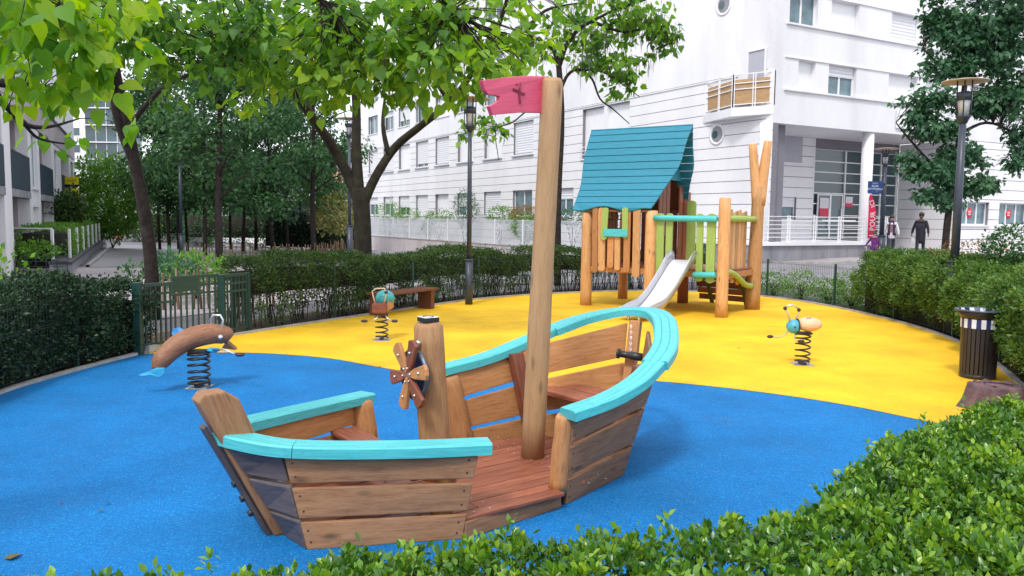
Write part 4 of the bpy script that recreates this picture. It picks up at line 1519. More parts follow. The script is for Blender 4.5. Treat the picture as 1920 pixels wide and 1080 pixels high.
# white sign on the facade
sg_s, sg_z = FR.sz(1683, 205, .08)
_, sg_z0 = FR.sz(1683, 240, .08)
sgn = FR.box('facade_sign', sg_s, sg_s + 3.1, sg_z0, sg_z, .03, .09, M_WHITE)
sgn.parent = None
sgn.matrix_basis = Matrix.Translation(bl.location) @ sgn.matrix_basis
tag(sgn, 'white sign board with a red round emblem on the wall behind the right tree', 'sign')
Mx = Matrix((FR.u, Vector((0, 0, 1)), -FR.n)).transposed().to_4x4()
si = sgn.matrix_basis.inverted()
q = FR.p(sg_s + .42, sg_z - .36, .095, False)
MB().lathe([(.001, 0), (.2, 0), (.2, -.004)], 24, q, Mx).build('emblem', M_STICK, sgn).matrix_basis = si
m_ = MB()
q1, q2 = q + FR.u * .16, q - FR.u * .16
m_.bar(q1 + FR.n * .008, q2 + FR.n * .008, .004, .06, up=(0, 0, 1))
m_.build('emblem_bar', M_WHITE, sgn).matrix_basis = si

# ---- low wall and white picket fence along the left facade
wf = thing('white_picket_fence', 'long white metal picket fence on a low wall before the shuttered building', 'fence', FL.p(25, .4, 3.0, False))
FW = Fac((10.42, 32.7), (-.4966, .868), (-.868, -.4966), wf)
WO = Vector(wf.location)
M_WALLP = surface('pinkish_render', [(0.42, 0.36, 0.37), (0.55, 0.49, 0.5), (0.62, 0.57, 0.58)], 0.8, 30, streak=True)
FW.box('low_wall', 5, 50, -1.4, .42, 2.85, 3.1, M_WALLP)
FW.box('wall_coping', 5, 50, .42, .47, 2.82, 3.13, M_CURB)
npan = 14
pw = 45 / npan
for k in range(npan + 1):
    FW.box('fence_post', 5 + k * pw - .04, 5 + k * pw + .04, .47, 1.9, 2.94, 3.02, M_WHITE)
pk = MB()
zz = 0
n_ = int(pw / .105)
for j in range(n_):
    s_ = (j + .5) * pw / n_
    pk.box((s_, 0, .68), (.028, .02, 1.24))
pk.box((pw / 2, 0, .03), (pw - .1, .035, .045))
pk.box((pw / 2, 0, 1.33), (pw - .1, .035, .045))
src = None
for k in range(npan):
    m4 = Matrix((FL.u, FL.n, Z)).transposed().to_4x4()
    m4.translation = FW.p(5 + k * pw, .52, 2.98)
    if src is None:
        src = tag(pk.build('picket_panel', plain('picket_grey', (.55, .57, .62), .5), wf), kind='stuff')
        src.matrix_basis = m4
    else:
        o = src.copy()
        link(o, wf, m4)
        o.parent = wf
# louvre vents on the low wall
lv = thing('louvre_vent', 'white slatted vent set in the low pink wall beside the lamp post', 'vent', FL.p(20, 0, 3.1, False))
FV = Fac((10.42, 32.7), (-.4966, .868), (-.868, -.4966), lv)
va, vz1 = FV.sz(848, 459, 3.13)
vb, _ = FV.sz(925, 470, 3.13)
_, vz0 = FV.sz(850, 478, 3.13)
for i in range(3):
    a = va + (vb - va) * i / 3
    b = va + (vb - va) * (i + 1) / 3
    lo_, hi_ = min(a, b) + .05, max(a, b) - .05
    FV.box('vent_back', lo_, hi_, vz0, vz1, 3.11, 3.12, M_BLACK)
    for j in range(5):
        z = vz0 + (vz1 - vz0) * (j + .2) / 5
        FV.box('slat', lo_, hi_, z, z + .06, 3.12, 3.16, M_WHITE)

# ---- building on the left
lb = thing('arcade_building', 'mauve apartment building with recessed dark balconies on the far left', 'building', (-16.2, 25.8, 0))
FB = Fac((-16.2, 25.8), (-.42, .9075), (.9075, .42), lb)
GZ = -.3
for a, b in ((-7.5, -5.6), (-.75, .95), (5.6, 9.4), (14.6, 19.6), (25.0, 29.6)):
    wide = b - a > 3
    if wide:
        c = (a + b) / 2
        o1, o2 = (c - 1.0, c + 1.0, 2.95, 5.15), (c - 1.0, c + 1.0, .5, 2.2)
        FB.wall('pier', a, b, GZ, 5.38, -.4, 0, [o1, o2], M_STUC)
        FB.window(o1, 0, mull=1, glass=M_CURT, d=-.12)
        FB.window(o2, 1.0, d=-.12, shmat=M_SHUTG)
    else:
        FB.box('pier', a, b, GZ, 5.38, -.6, 0, M_STUC)
for a, b in ((-5.6, -.75), (.95, 5.6), (9.4, 14.6), (19.6, 25.0)):
    FB.box('balcony_slab', a, b, 2.5, 2.75, -1.8, 0.05, M_LGREY)
    FB.box('back_wall', a - .1, b + .1, GZ, 5.4, -2.0, -1.8, M_MAUVE)
    FB.window((a + 1, b - 1, 2.8, 4.9), .2, d=-1.7, mull=2, sill=False)
    FB.window((a + 1, b - 1, .2, 2.2), .9, d=-1.7, mull=2, sill=False, shmat=M_SHUTG)
    n = int((b - a) / .12)
    bm_ = MB()
    for k in range(n + 1):
        s_ = a + (b - a) * k / n
        bm_.bar(FB.p(s_, 2.77, .02), FB.p(s_, 4.0, .02), .03, .03, up=(1, 0, 0))
    bm_.bar(FB.p(a, 4.03, .02), FB.p(b, 4.03, .02), .05, .05)
    bm_.bar(FB.p(a, 2.85, .02), FB.p(b, 2.85, .02), .04, .04)
    tag(bm_.build('balcony_railing', M_DRAIL, lb), kind='stuff')
    FB.box('side_wall', a, a + .1, GZ, 5.38, -1.8, -.4, M_MAUVE)
    FB.box('side_wall', b - .1, b, GZ, 5.38, -1.8, -.4, M_MAUVE)
FB.box('fascia_band', -7.5, 29.6, 5.4, 6.5, -2.0, .03, M_MAUVE)
FB.box('coping', -7.6, 29.7, 6.5, 6.58, -2.0, .1, M_LGREY)
uo = [(a, a + 1.4, 7.2, 9.0) for a in (-4, .5, 4.5, 9, 13.5, 18, 22, 26)] + [(a, a + 1.4, 10.2, 11.8) for a in (-4, .5, 4.5, 9, 13.5, 18, 22, 26)]
FB.wall('upper_wall', -7.5, 29.6, 6.58, 13.2, -2.3, -1.2, uo, M_STUC)
for i, o in enumerate(uo):
    FB.window(o, (0, .5, 0, 1.0)[i % 4], mull=1, d=-1.35, sill=False)
    if i < 8:
        g_ = MB()
        for k in range(5):
            g_.bar(FB.p(o[0], 7.25 + k * .18, -1.1), FB.p(o[1], 7.25 + k * .18, -1.1), .025, .025)
        tag(g_.build('window_guard', M_DRAIL, lb), kind='stuff')
FB.box('inner_wall', -7.5, 29.6, 6.6, 13.1, -3.4, -2.8, M_JOINT)
FB.box('end_wall', 29.6, 29.9, GZ - 1, 13.2, -10, 0, M_STUC)
# agency boards
for k, (z, nm) in enumerate(((3.78, 'A VENDRE'), (3.12, 'A VENDRE'))):
    q = Vector((-24.7, 45.0, z))
    sb_ = thing('agency_board', ('upper' if k == 0 else 'lower') + ' yellow agency board on the edge of the left building', 'sign', q)
    MB().box((0, 0, 0), (.84, .05, .42)).build('board', plain('yellow_board%d' % k, (0.75, 0.68, 0.02), .5), sb_)
    MB().box((0, 0, -.28), (.84, .05, .1)).build('lower_strip', M_BLACK if k == 0 else M_PALEP, sb_)
    text('lettering', nm, .16, plain('dark_yellow_print%d' % k, (0.25, 0.2, 0.01), .5), sb_, Matrix.Translation((0, -.03, 0)) @ Matrix.Rotation(math.pi / 2, 4, 'X'))
    MB().bar((-.42, .0, 0), (-.9, .35, 0), .03, .03).build('bracket', M_BLACK, sb_)

# planter wall, hedge box and small railing at the left path
pwl = thing('planter_wall', 'low dark topped concrete wall along the left path', 'low wall', (-14.7, 26.6, 0))
PWf = Fac((-14.7, 26.6), (-.425, .905), (.905, .425), pwl)
PWf.box('wall_body', 0, 36, -1.2, .27, -.62, 0, M_LGREY)
PWf.box('wall_cap', -.05, 36.05, .27, .35, -.66, .04, plain('dark_cap', (0.05, 0.05, 0.06), .7))
tr_ = thing('ramp_railing', 'thin dark railing at the foot of the left building', 'railing', (-16.4, 26.0, 0))
for k in range(6):
    MB().tube([(k * .34, .3 + .02 * k, 0), (k * .34, .3 + .02 * k, .55)], .012, 5).build('baluster', M_DRAIL, tr_)
for z in (.2, .37, .55):
    MB().tube([(0, .3, z), (1.7, .4, z)], .012, 5).build('rail', M_DRAIL, tr_)

# rear building beyond the grove and distant tower
rb = thing('rear_building', 'pale building with dark ground floor and lit window behind the tree grove', 'building', (-26, 86, -.9))
RO = Vector(rb.location)
FX = Fac((-37, 86), (1, 0), (0, -1), rb)
FX.box('upper_wall', 0, 23, 3.6, 5.4, -8, 0, M_STUC)
FX.box('balcony_slab', 0, 23, 5.5, 5.65, -8, .8, M_STUC)
FX.box('upper_floor', 0, 23, 5.65, 8.5, -8, -.8, M_MAUVE)
FX.box('ground_floor', 0, 23, -1, 3.5, -6, -2.0, M_DRAIL)
FX.box('roof_slab', -.3, 23.3, 8.5, 8.75, -8, .9, M_STUC)
for k in range(5):
    FX.box('pillar', k * 5 + .6, k * 5 + 1.3, -1, 3.58, -.9, -.1, M_STUC)
FX.box('low_wall', 0, 23, -1, .5, 1.0, 1.2, M_STUC)
for k in range(7):
    FX.window((k * 3 + 1, k * 3 + 2.6, 5.8, 7.8), .3, d=-.74, sill=False)
for k in range(3):
    FX.box('balcony_rail', 0, 23, 6.0 + .3 * k, 6.05 + .3 * k, .7, .75, M_WHITE)
M_LIT, t_, b_ = nodes('lit_window')
b_.inputs['Emission Color'].default_value = (1, .45, .2, 1)
b_.inputs['Emission Strength'].default_value = 0.35
b_.inputs['Base Color'].default_value = (.3, .12, .06, 1)
sl, zl = FX.sz(628, 340, -.7)
FX.box('lit_window', sl - .8, sl + .8, zl - .9, zl + .9, -.7, -.66, M_LIT)
tw = thing('distant_tower_block', 'distant white and glass tower block seen between the left trees', 'building', (-73, 130, -1))
FD = Fac((-79.6, 130), (1, 0), (0, -1), tw)
for i in range(8):
    z = i * 2.7
    if i < 6:
        FD.box('white_wall', 4.0, 11, z, z + 2.6, -8, 0, M_STUC)
        for k in range(2):
            FD.window((4.6 + k * 3.2, 6.8 + k * 3.2, z + .9, z + 2.2), 0, d=.04, sill=False)
    FD.box('glass_bay', 11, 16.2, z, z + 2.4, -8, .4, M_DGLASS)
    FD.box('floor_slab', 10.9, 16.3, z + 2.5, z + 2.66, -8, .8, M_STUC)
    for k in range(4):
        FD.box('bay_mullion', 11 + k * 1.7, 11.07 + k * 1.7, z, z + 2.4, .4, .44, M_FRAME)
    if i < 4:
        FD.box('white_wall', 16.35, 22, z, z + 2.6, -8, -.5, M_STUC)
        FD.window((17.2, 21, z + .8, z + 2.2), 0, d=-.46, sill=False)
# ------------------------------------------------------------------ fences round the playground
def along(pts, step):
    """resample a polyline"""
    pts = [Vector(p) for p in pts]
    out, carry = [pts[0]], 0.0
    for a, b in zip(pts[:-1], pts[1:]):
        L_ = (b - a).length
        d = step - carry
        while d <= L_:
            out.append(a + (b - a) * (d / L_))
            d += step
        carry = L_ - (d - step)
    return out


def offset(pts, d):
    n = len(pts)
    o = []
    for i, p in enumerate(pts):
        t = (pts[min(i + 1, n - 1)] - pts[max(i - 1, 0)]).normalized()
        o.append(p + Vector((-t.y, t.x)) * d)
    return o


outl = [Vector(p) for p in BOUND[:NC]]        # from (-5.5, 8.47) clockwise round the back
OS = 1.0                                       # outwards is to the left of the running direction
LEFTB = [Vector(p) for p in [(-3.4, 3.3), (-4.6, 4.9), (-5.25, 6.7), (-5.5, 8.47), (-5.45, 9.4), (-5.33, 10.3), (-5.24, 10.95)]]
MIDB = [p for p in outl if p.y > 12.95 or p.x > 0]


def mesh_fence(label, pts, h=.95, step=2.45):
    P = along(offset(pts, .14 * OS), step)
    f = thing('mesh_fence', label, 'fence', (P[0].x, P[0].y, 0), 0, 'green mesh fences round the playground')
    o = Vector((P[0].x, P[0].y, 0))
    post = MB().box((0, 0, h / 2 + .02), (.045, .045, h + .04)).build('fence_post', M_GFENCE, f, None, .006)
    for i, p in enumerate(P):
        q = post if i == 0 else dup(post, f)
        q.location = (p.x - o.x, p.y - o.y, 0)
    for a, b in zip(P[:-1], P[1:]):
        A, B_ = Vector((a.x, a.y, 0)) - o, Vector((b.x, b.y, 0)) - o
        w_ = MB()
        for z in (.08, .3, .33, .6, .63, .9):
            w_.bar(A + Z * z, B_ + Z * z, .005, .005)
        n = int((b - a).length / .06)
        for k in range(1, n):
            q = lerp(A, B_, k / n)
            w_.bar(q + Z * .05, q + Z * h, .004, .004, up=(1, 0, 0))
        tag(w_.build('wire_mesh', M_WIRE, f, None, recalc=False), kind='stuff')
    return f


mesh_fence('green wire mesh fence with posts before the dark left hedge, left of the gate', LEFTB)
mesh_fence('green wire mesh fence curving from the gate past the bench to behind the playhouse', [p for p in MIDB if not (p.x > 4.2 and p.y < 30 and MIDB.index(p) > 10)])
RIGHTB = [p for p in MIDB if p.x > 4.4] + [Vector(p) for p in [(6.0, 9.2), (5.45, 7.7), (4.75, 6.25), (3.75, 5.15)]]
mesh_fence('green wire mesh fence curving round the right edge of the yellow floor', RIGHTB)

# gate: fixed panel, two leaves, posts
gt = thing('playground_gate', 'dark green metal gate with vertical bars between the two hedges', 'gate', (-5.2, 11.05, 0))
GA, GB, GC, GD = Vector((-5.2, 11.05, 0)), Vector((-4.98, 11.85, 0)), Vector((-4.65, 12.75, 0)), Vector((-4.42, 13.35, 0))
GO = GA.copy()
for q, r in ((GA, .11), (GC, .1), (GD, .07)):
    MB().box(q - GO + Z * .5, (r, r, 1.02)).build('gate_post', M_GFENCE, gt, None, .008)


def gleaf(a, b, h0, h1, nb, nm, plate=None):
    a, b = a - GO, b - GO
    d = (b - a)
    fr = frame_of(a, d, (-d.y, d.x, 0))
    L_ = d.length
    root = MB().box((L_ / 2, 0, h1), (L_, .045, .045)).build(nm, M_GFENCE, gt)
    root.matrix_basis = fr
    for z in (h0, h1 - .13, h1 - .26):
        MB().box((L_ / 2, 0, z), (L_, .03, .035)).build('cross_bar', M_GFENCE, root)
    b0 = MB().box((0, 0, (h0 + h1) / 2), (.022, .022, h1 - h0)).build('bar', M_GFENCE, root)
    for k in range(nb):
        q = b0 if k == 0 else dup(b0, root)
        q.location = ((k + .5) * L_ / nb, 0, 0)
    if plate:
        MB().box(((plate[0] + plate[1]) / 2, 0, h1 - .1), (plate[1] - plate[0], .02, .24)).build('plate', M_GFENCE, root)


gleaf(GA + Vector((.03, .08, 0)), Vector((-4.92, 11.55, 0)), .12, .96, 6, 'gate_leaf')
gleaf(Vector((-5.15, 12.05, 0)), GC + Vector((-.05, -.03, 0)), .12, 1.0, 8, 'gate_leaf', (.0, .45))
gleaf(GC, GD, .1, .98, 7, 'side_panel')
MB().bar(GA - GO + Vector((.05, .1, .06)), GB - GO + Vector((0, 0, .06)), .12, .1).build('threshold', M_CURB, gt)

# ------------------------------------------------------------------ hedges
UP = np.array([0, 0, 1.0])


def hedge(name, label, path, hw, top, mat, n, size, k=5, low=0.12, spread=.055, thin=0.0, group=None, over=0.0, bulge=.08, stems=False, shape='oval', seed=3, core=.72):
    """path: ground points (2D); leaves spread over a bulging box-like section"""
    P = along([Vector(p) for p in path], .25)
    arr = np.array([(p.x, p.y) for p in P])
    tan = np.gradient(arr, axis=0)
    tan = unit(tan)
    nor = np.stack([-tan[:, 1], tan[:, 0]], 1)
    hws = np.array([hw(i / (len(P) - 1)) if callable(hw) else hw for i in range(len(P))])
    tops = np.array([top(i / (len(P) - 1)) if callable(top) else top for i in range(len(P))])
    o3 = Vector((P[0].x, P[0].y, 0))
    h = thing(name, label, 'hedge', o3, 0, group)
    # section parameter a: 0..1 left side bottom to top, 1..2 across the top, 2..3 down the right side
    i = rng.integers(0, len(P) - 1, n) + rng.random(n)
    i0 = i.astype(int)
    fr = i - i0
    c = arr[i0] * (1 - fr[:, None]) + arr[np.minimum(i0 + 1, len(P) - 1)] * fr[:, None]
    nn = nor[i0]
    w = hws[i0]
    t = tops[i0]
    per = np.stack([t, 2 * w, t], 1)
    cum = np.cumsum(per, 1)
    a = rng.random(n) * cum[:, 2]
    side = np.where(a < cum[:, 0], 0, np.where(a < cum[:, 1], 1, 2))
    x = np.where(side == 0, -w, np.where(side == 2, w, -w + (a - cum[:, 0])))
    z = np.where(side == 0, low + a / cum[:, 0] * (t - low), np.where(side == 2, low + (a - cum[:, 1]) / np.maximum(t, .01) * (t - low), t))
    out = np.zeros((n, 3))
    out[:, :2] = nn * np.where(side == 0, -1, np.where(side == 2, 1, 0))[:, None]
    out[:, 2] = np.where(side == 1, 1.0, 0.12)
    # round the shoulders and bulge with noise
    e = np.clip((z - (t - .18)) / .18, 0, 1)
    x = x * (1 - .22 * e * (np.abs(x) / np.maximum(w, .01)))
    x = np.where((side == 0) & (z < .38), x + over, x)
    bul = np.array([noise.noise(Vector((p[0] * 1.6, p[1] * 1.6, zz * 1.8 + seed))) + .5 * noise.noise(Vector((p[0] * 4.5, p[1] * 4.5, zz * 4.5 + seed))) for p, zz in zip(c, z)])
    dpt = bul * bulge - rng.random(n) ** 2 * .09
    pos = np.zeros((n, 3))
    pos[:, :2] = c + nn * x[:, None]
    pos[:, 2] = z
    pos += out * dpt[:, None]
    keep = np.ones(n, bool)
    if thin:
        keep = rng.random(n) < 1 - thin * np.clip(1 - (z / t) * 1.35, 0, 1)
        hole = np.array([noise.noise(Vector((p[0] * 2.5, p[1] * 2.5, zz * 2.5 + 9))) for p, zz in zip(c, z)])
        keep &= ~((hole > .12) & (z < t * .62))
    pos, out = pos[keep], out[keep]
    pos -= np.array([o3.x, o3.y, 0])
    A, B_, C_, D_ = spray(pos, out, k, size, spread)
    sh = rng.random(len(pos))
    r = np.clip(np.repeat(sh, k) * .6 + rng.random(len(A)) * .4, 0, 1)
    tag(leaves('foliage', A, B_, C_, D_, mat, h, shape, r), kind='stuff')
    # dark twiggy core
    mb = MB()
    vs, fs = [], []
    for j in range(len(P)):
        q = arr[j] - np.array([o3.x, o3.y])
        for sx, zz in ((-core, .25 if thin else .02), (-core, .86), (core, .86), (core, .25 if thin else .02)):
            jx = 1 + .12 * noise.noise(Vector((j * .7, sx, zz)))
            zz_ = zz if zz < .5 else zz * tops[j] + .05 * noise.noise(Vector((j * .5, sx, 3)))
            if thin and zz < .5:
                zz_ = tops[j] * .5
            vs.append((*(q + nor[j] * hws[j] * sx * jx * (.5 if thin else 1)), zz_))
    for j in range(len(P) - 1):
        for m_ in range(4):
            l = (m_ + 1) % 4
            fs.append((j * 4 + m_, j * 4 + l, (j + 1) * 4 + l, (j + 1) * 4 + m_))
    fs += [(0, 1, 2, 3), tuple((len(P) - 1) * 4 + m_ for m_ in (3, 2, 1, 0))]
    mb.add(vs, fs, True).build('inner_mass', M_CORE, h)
    if stems:
        sm = MB()
        rs2 = random.Random(seed)
        for j in range(0, int(len(P) * stems)):
            f = rs2.random() * (len(P) - 1)
            j0 = int(f)
            q = arr[j0] - np.array([o3.x, o3.y])
            sx = rs2.uniform(-.8, .8) * hws[j0]
            b0 = Vector((*(q + nor[j0] * sx), -.03))
            t0 = b0 + Vector((rs2.uniform(-.18, .18), rs2.uniform(-.18, .18), tops[j0] * rs2.uniform(.5, .8)))
            m0 = lerp(b0, t0, .5) + Vector((rs2.uniform(-.05, .05), rs2.uniform(-.05, .05), 0))
            sm.tube([b0, m0, t0], [.011, .008, .005], 4, cap=False)
        tag(sm.build('stems', M_BARK, h, None, recalc=False), kind='stuff')
    return h


# foreground hedge: runs under the lower edge of the view and swells to the right
def fhedge():
    inner = [Vector(p) for p in [(-2.2, 1.75), (-1.4, 1.98), (-0.885, 2.08), (-0.53, 2.22), (-0.24, 2.34), (0.07, 2.40), (0.55, 2.45), (0.86, 2.53), (1.2, 2.92), (1.85, 3.72), (2.25, 4.08), (2.65, 4.25), (3.3, 4.45), (4.2, 4.9)]]
    outer = [Vector(p) for p in [(-2.2, 1.0), (-1.4, 1.15), (-.885, 1.3), (-.5, 1.35), (-.24, 1.35), (.1, 1.35), (.6, 1.3), (1.1, 1.3), (1.7, 1.45), (2.3, 1.7), (2.9, 2.1), (3.4, 2.5), (3.9, 3.0), (4.6, 3.6)]]
    h = thing('foreground_hedge', 'glossy bright green hedge in the foreground along the lower right edge', 'hedge', (.5, 1.9, 0))
    o = np.array([.5, 1.9, 0])
    I = smooth_open([(p.x, p.y, 0) for p in inner], 5)
    O = smooth_open([(p.x, p.y, 0) for p in outer], 5)
    n = len(I)
    TOP = lambda x, y: .99 + .05 * noise.noise(Vector((x * 2.2, y * 2.2, 1))) + .035 * noise.noise(Vector((x * 6, y * 6, 2)))
    Ia, Oa = np.array([tuple(p) for p in I]), np.array([tuple(p) for p in O])

    def pick(m, wts=None):
        k = rng.choice(n - 1, m, p=wts)
        f = rng.random(m)[:, None]
        return Ia[k] * (1 - f) + Ia[k + 1] * f, Oa[k] * (1 - f) + Oa[k + 1] * f
    ln = np.linalg.norm(Ia[1:] - Ia[:-1], axis=1)
    wd = np.linalg.norm(Ia[1:] - Oa[1:], axis=1)
    # top
    m = 25000
    wt = ln * wd
    a, b = pick(m, wt / wt.sum())
    f = rng.random(m)[:, None]
    pos = a * (1 - f) + b * f
    pos[:, 2] = [TOP(p[0], p[1]) for p in pos]
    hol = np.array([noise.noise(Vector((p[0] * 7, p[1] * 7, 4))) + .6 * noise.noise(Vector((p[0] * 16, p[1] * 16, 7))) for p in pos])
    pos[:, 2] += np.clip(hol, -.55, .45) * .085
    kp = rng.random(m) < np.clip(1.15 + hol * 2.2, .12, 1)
    pos, a, b, f, hol, m = pos[kp], a[kp], b[kp], f[kp], hol[kp], int(kp.sum())
    edge = np.clip(1 - f[:, 0] * np.linalg.norm(a - b, axis=1) / .16, 0, 1)
    pos[:, 2] -= edge ** 2 * .10 + rng.random(m) ** 2 * .1
    out = np.tile(UP, (m, 1))
    d = a - b
    out[:, :2] += (d[:, :2] / (np.linalg.norm(d, axis=1)[:, None] + 1e-6)) * edge[:, None]
    # inner side
    m2 = 5500
    wt = ln
    a2, b2 = pick(m2, wt / wt.sum())
    d2 = unit((a2 - b2))
    pos2 = a2 + d2 * (rng.normal(size=(m2, 1)) * .02 - .03)
    pos2[:, 2] = .9 * rng.random(m2) ** .7
    out2 = d2 + UP * .15
    # protruding shoots
    m3 = 130
    a3, b3 = pick(m3, (ln * wd) / (ln * wd).sum())
    f = rng.random(m3)[:, None] ** 1.5
    p3 = a3 * (1 - f) + b3 * f
    hgt = rng.random(m3) * .065
    sh_p, sh_o = [], []
    for q, hh in zip(p3, hgt):
        base = TOP(q[0], q[1])
        for z in np.arange(0, hh, .018):
            sh_p.append((q[0] + rng.normal() * .004, q[1] + rng.normal() * .004, base + z))
            sh_o.append((0, 0, 1))
    posA = np.concatenate([pos, pos2]) - o
    outA = np.concatenate([out, out2])
    A, B_, C_, D_ = spray(posA, outA, 6, .027, .026, .55, .5)
    r = np.clip(np.repeat(np.clip(rng.random(len(posA)) ** 1.1 * .8 + np.concatenate([np.clip(hol, -.3, .4) * .5, np.zeros(len(pos2)) - .1]), 0, 1), 6) * .78 + rng.random(len(A)) * .25, 0, 1)  # shade of the hollows put into the leaf tones, raised clumps brighter
    tag(leaves('foliage', A, B_, C_, D_, LM_NEAR, h, 'ovate', r), kind='stuff')
    A, B_, C_, D_ = spray(np.array(sh_p) - o, np.array(sh_o, float), 3, .029, .012, .9, .4)
    tag(leaves('young_shoots', A, B_, C_, D_, LM_NEAR, h, 'oval', .45 + .5 * rng.random(len(A))), kind='stuff')
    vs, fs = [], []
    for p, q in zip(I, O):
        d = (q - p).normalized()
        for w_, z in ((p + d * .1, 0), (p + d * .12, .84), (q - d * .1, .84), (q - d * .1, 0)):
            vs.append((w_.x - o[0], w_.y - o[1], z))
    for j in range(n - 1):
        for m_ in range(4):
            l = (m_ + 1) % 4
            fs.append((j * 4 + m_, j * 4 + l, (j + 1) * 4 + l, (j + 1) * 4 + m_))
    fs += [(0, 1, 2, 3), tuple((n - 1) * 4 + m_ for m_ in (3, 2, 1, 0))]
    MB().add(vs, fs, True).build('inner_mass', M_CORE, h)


fhedge()

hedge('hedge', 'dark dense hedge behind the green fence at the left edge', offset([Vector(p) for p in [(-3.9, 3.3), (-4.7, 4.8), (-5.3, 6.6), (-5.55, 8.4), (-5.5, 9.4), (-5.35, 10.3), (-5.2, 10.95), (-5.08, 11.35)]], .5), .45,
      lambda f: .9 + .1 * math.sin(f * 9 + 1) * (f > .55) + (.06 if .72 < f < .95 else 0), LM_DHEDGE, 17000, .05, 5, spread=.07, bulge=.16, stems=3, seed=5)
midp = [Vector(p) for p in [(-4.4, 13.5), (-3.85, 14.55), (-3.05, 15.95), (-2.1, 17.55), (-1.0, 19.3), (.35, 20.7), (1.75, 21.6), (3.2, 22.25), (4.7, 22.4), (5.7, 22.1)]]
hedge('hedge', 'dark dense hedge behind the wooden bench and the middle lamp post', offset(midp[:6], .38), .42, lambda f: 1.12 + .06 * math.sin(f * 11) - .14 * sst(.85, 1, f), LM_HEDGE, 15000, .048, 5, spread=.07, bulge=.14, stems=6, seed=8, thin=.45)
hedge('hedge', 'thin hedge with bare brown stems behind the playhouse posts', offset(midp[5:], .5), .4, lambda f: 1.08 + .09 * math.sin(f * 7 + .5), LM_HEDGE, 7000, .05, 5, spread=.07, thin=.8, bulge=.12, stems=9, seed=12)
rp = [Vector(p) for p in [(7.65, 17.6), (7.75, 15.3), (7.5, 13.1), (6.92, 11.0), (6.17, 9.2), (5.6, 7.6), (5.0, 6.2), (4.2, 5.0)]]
hedge('hedge', 'broad bright green hedge behind the bin on the right side', offset(rp, .72), lambda f: .8 + .3 * f, lambda f: 1.2 + .08 * math.sin(f * 10 + 1), LM_RHEDGE, 38000, .055, 5, spread=.08, bulge=.26, stems=3, seed=15, low=.1, over=.3)

# ------------------------------------------------------------------ shrubs and trees
def shrub(name, label, c, r, n, size, mat, cat='shrub', k=4, group=None, stems=4, shape='oval', flat=.0, up=.4, core=False):
    c = Vector(c)
    base = Vector((c.x, c.y, G(c.x, c.y)))
    h = thing(name, label, cat, base, 0, group)
    d = unit(rng.normal(size=(n, 3)))
    rad = .55 + .5 * rng.random((n, 1)) ** .6
    lump = np.array([noise.noise(Vector(tuple(q * 2.2)) + c) for q in d])[:, None]
    pos = d * rad * (1 + .35 * lump) * np.array(r) + np.array(c - base)
    A, B_, C_, D_ = spray(pos, d, k, size, size * 1.4, up)
    tag(leaves('foliage', A, B_, C_, D_, mat, h, shape), kind='stuff')
    sm = MB()
    rs2 = random.Random(int(c.x * 10))
    for _ in range(stems):
        t0 = c - base + Vector((rs2.uniform(-.6, .6) * r[0], rs2.uniform(-.6, .6) * r[1], rs2.uniform(-.3, .5) * r[2]))
        sm.tube([(rs2.uniform(-.05, .05), rs2.uniform(-.05, .05), -.05), t0 * .5 + Vector((rs2.uniform(-.05, .05), 0, 0)), t0], [.02, .014, .006], 5, cap=False)
    tag(sm.build('stems', M_BARK, h, None, recalc=False), kind='stuff')
    return h


def limb(mb, pts, r0, r1, n=9, k=4):
    P = smooth_open([tuple(p) for p in pts], k)
    m = len(P)
    rr = [(r0 + (r1 - r0) * i / (m - 1)) * (1 + .07 * noise.noise(P[i] * 3)) for i in range(m)]
    mb.tube(P, rr, n)
    return P


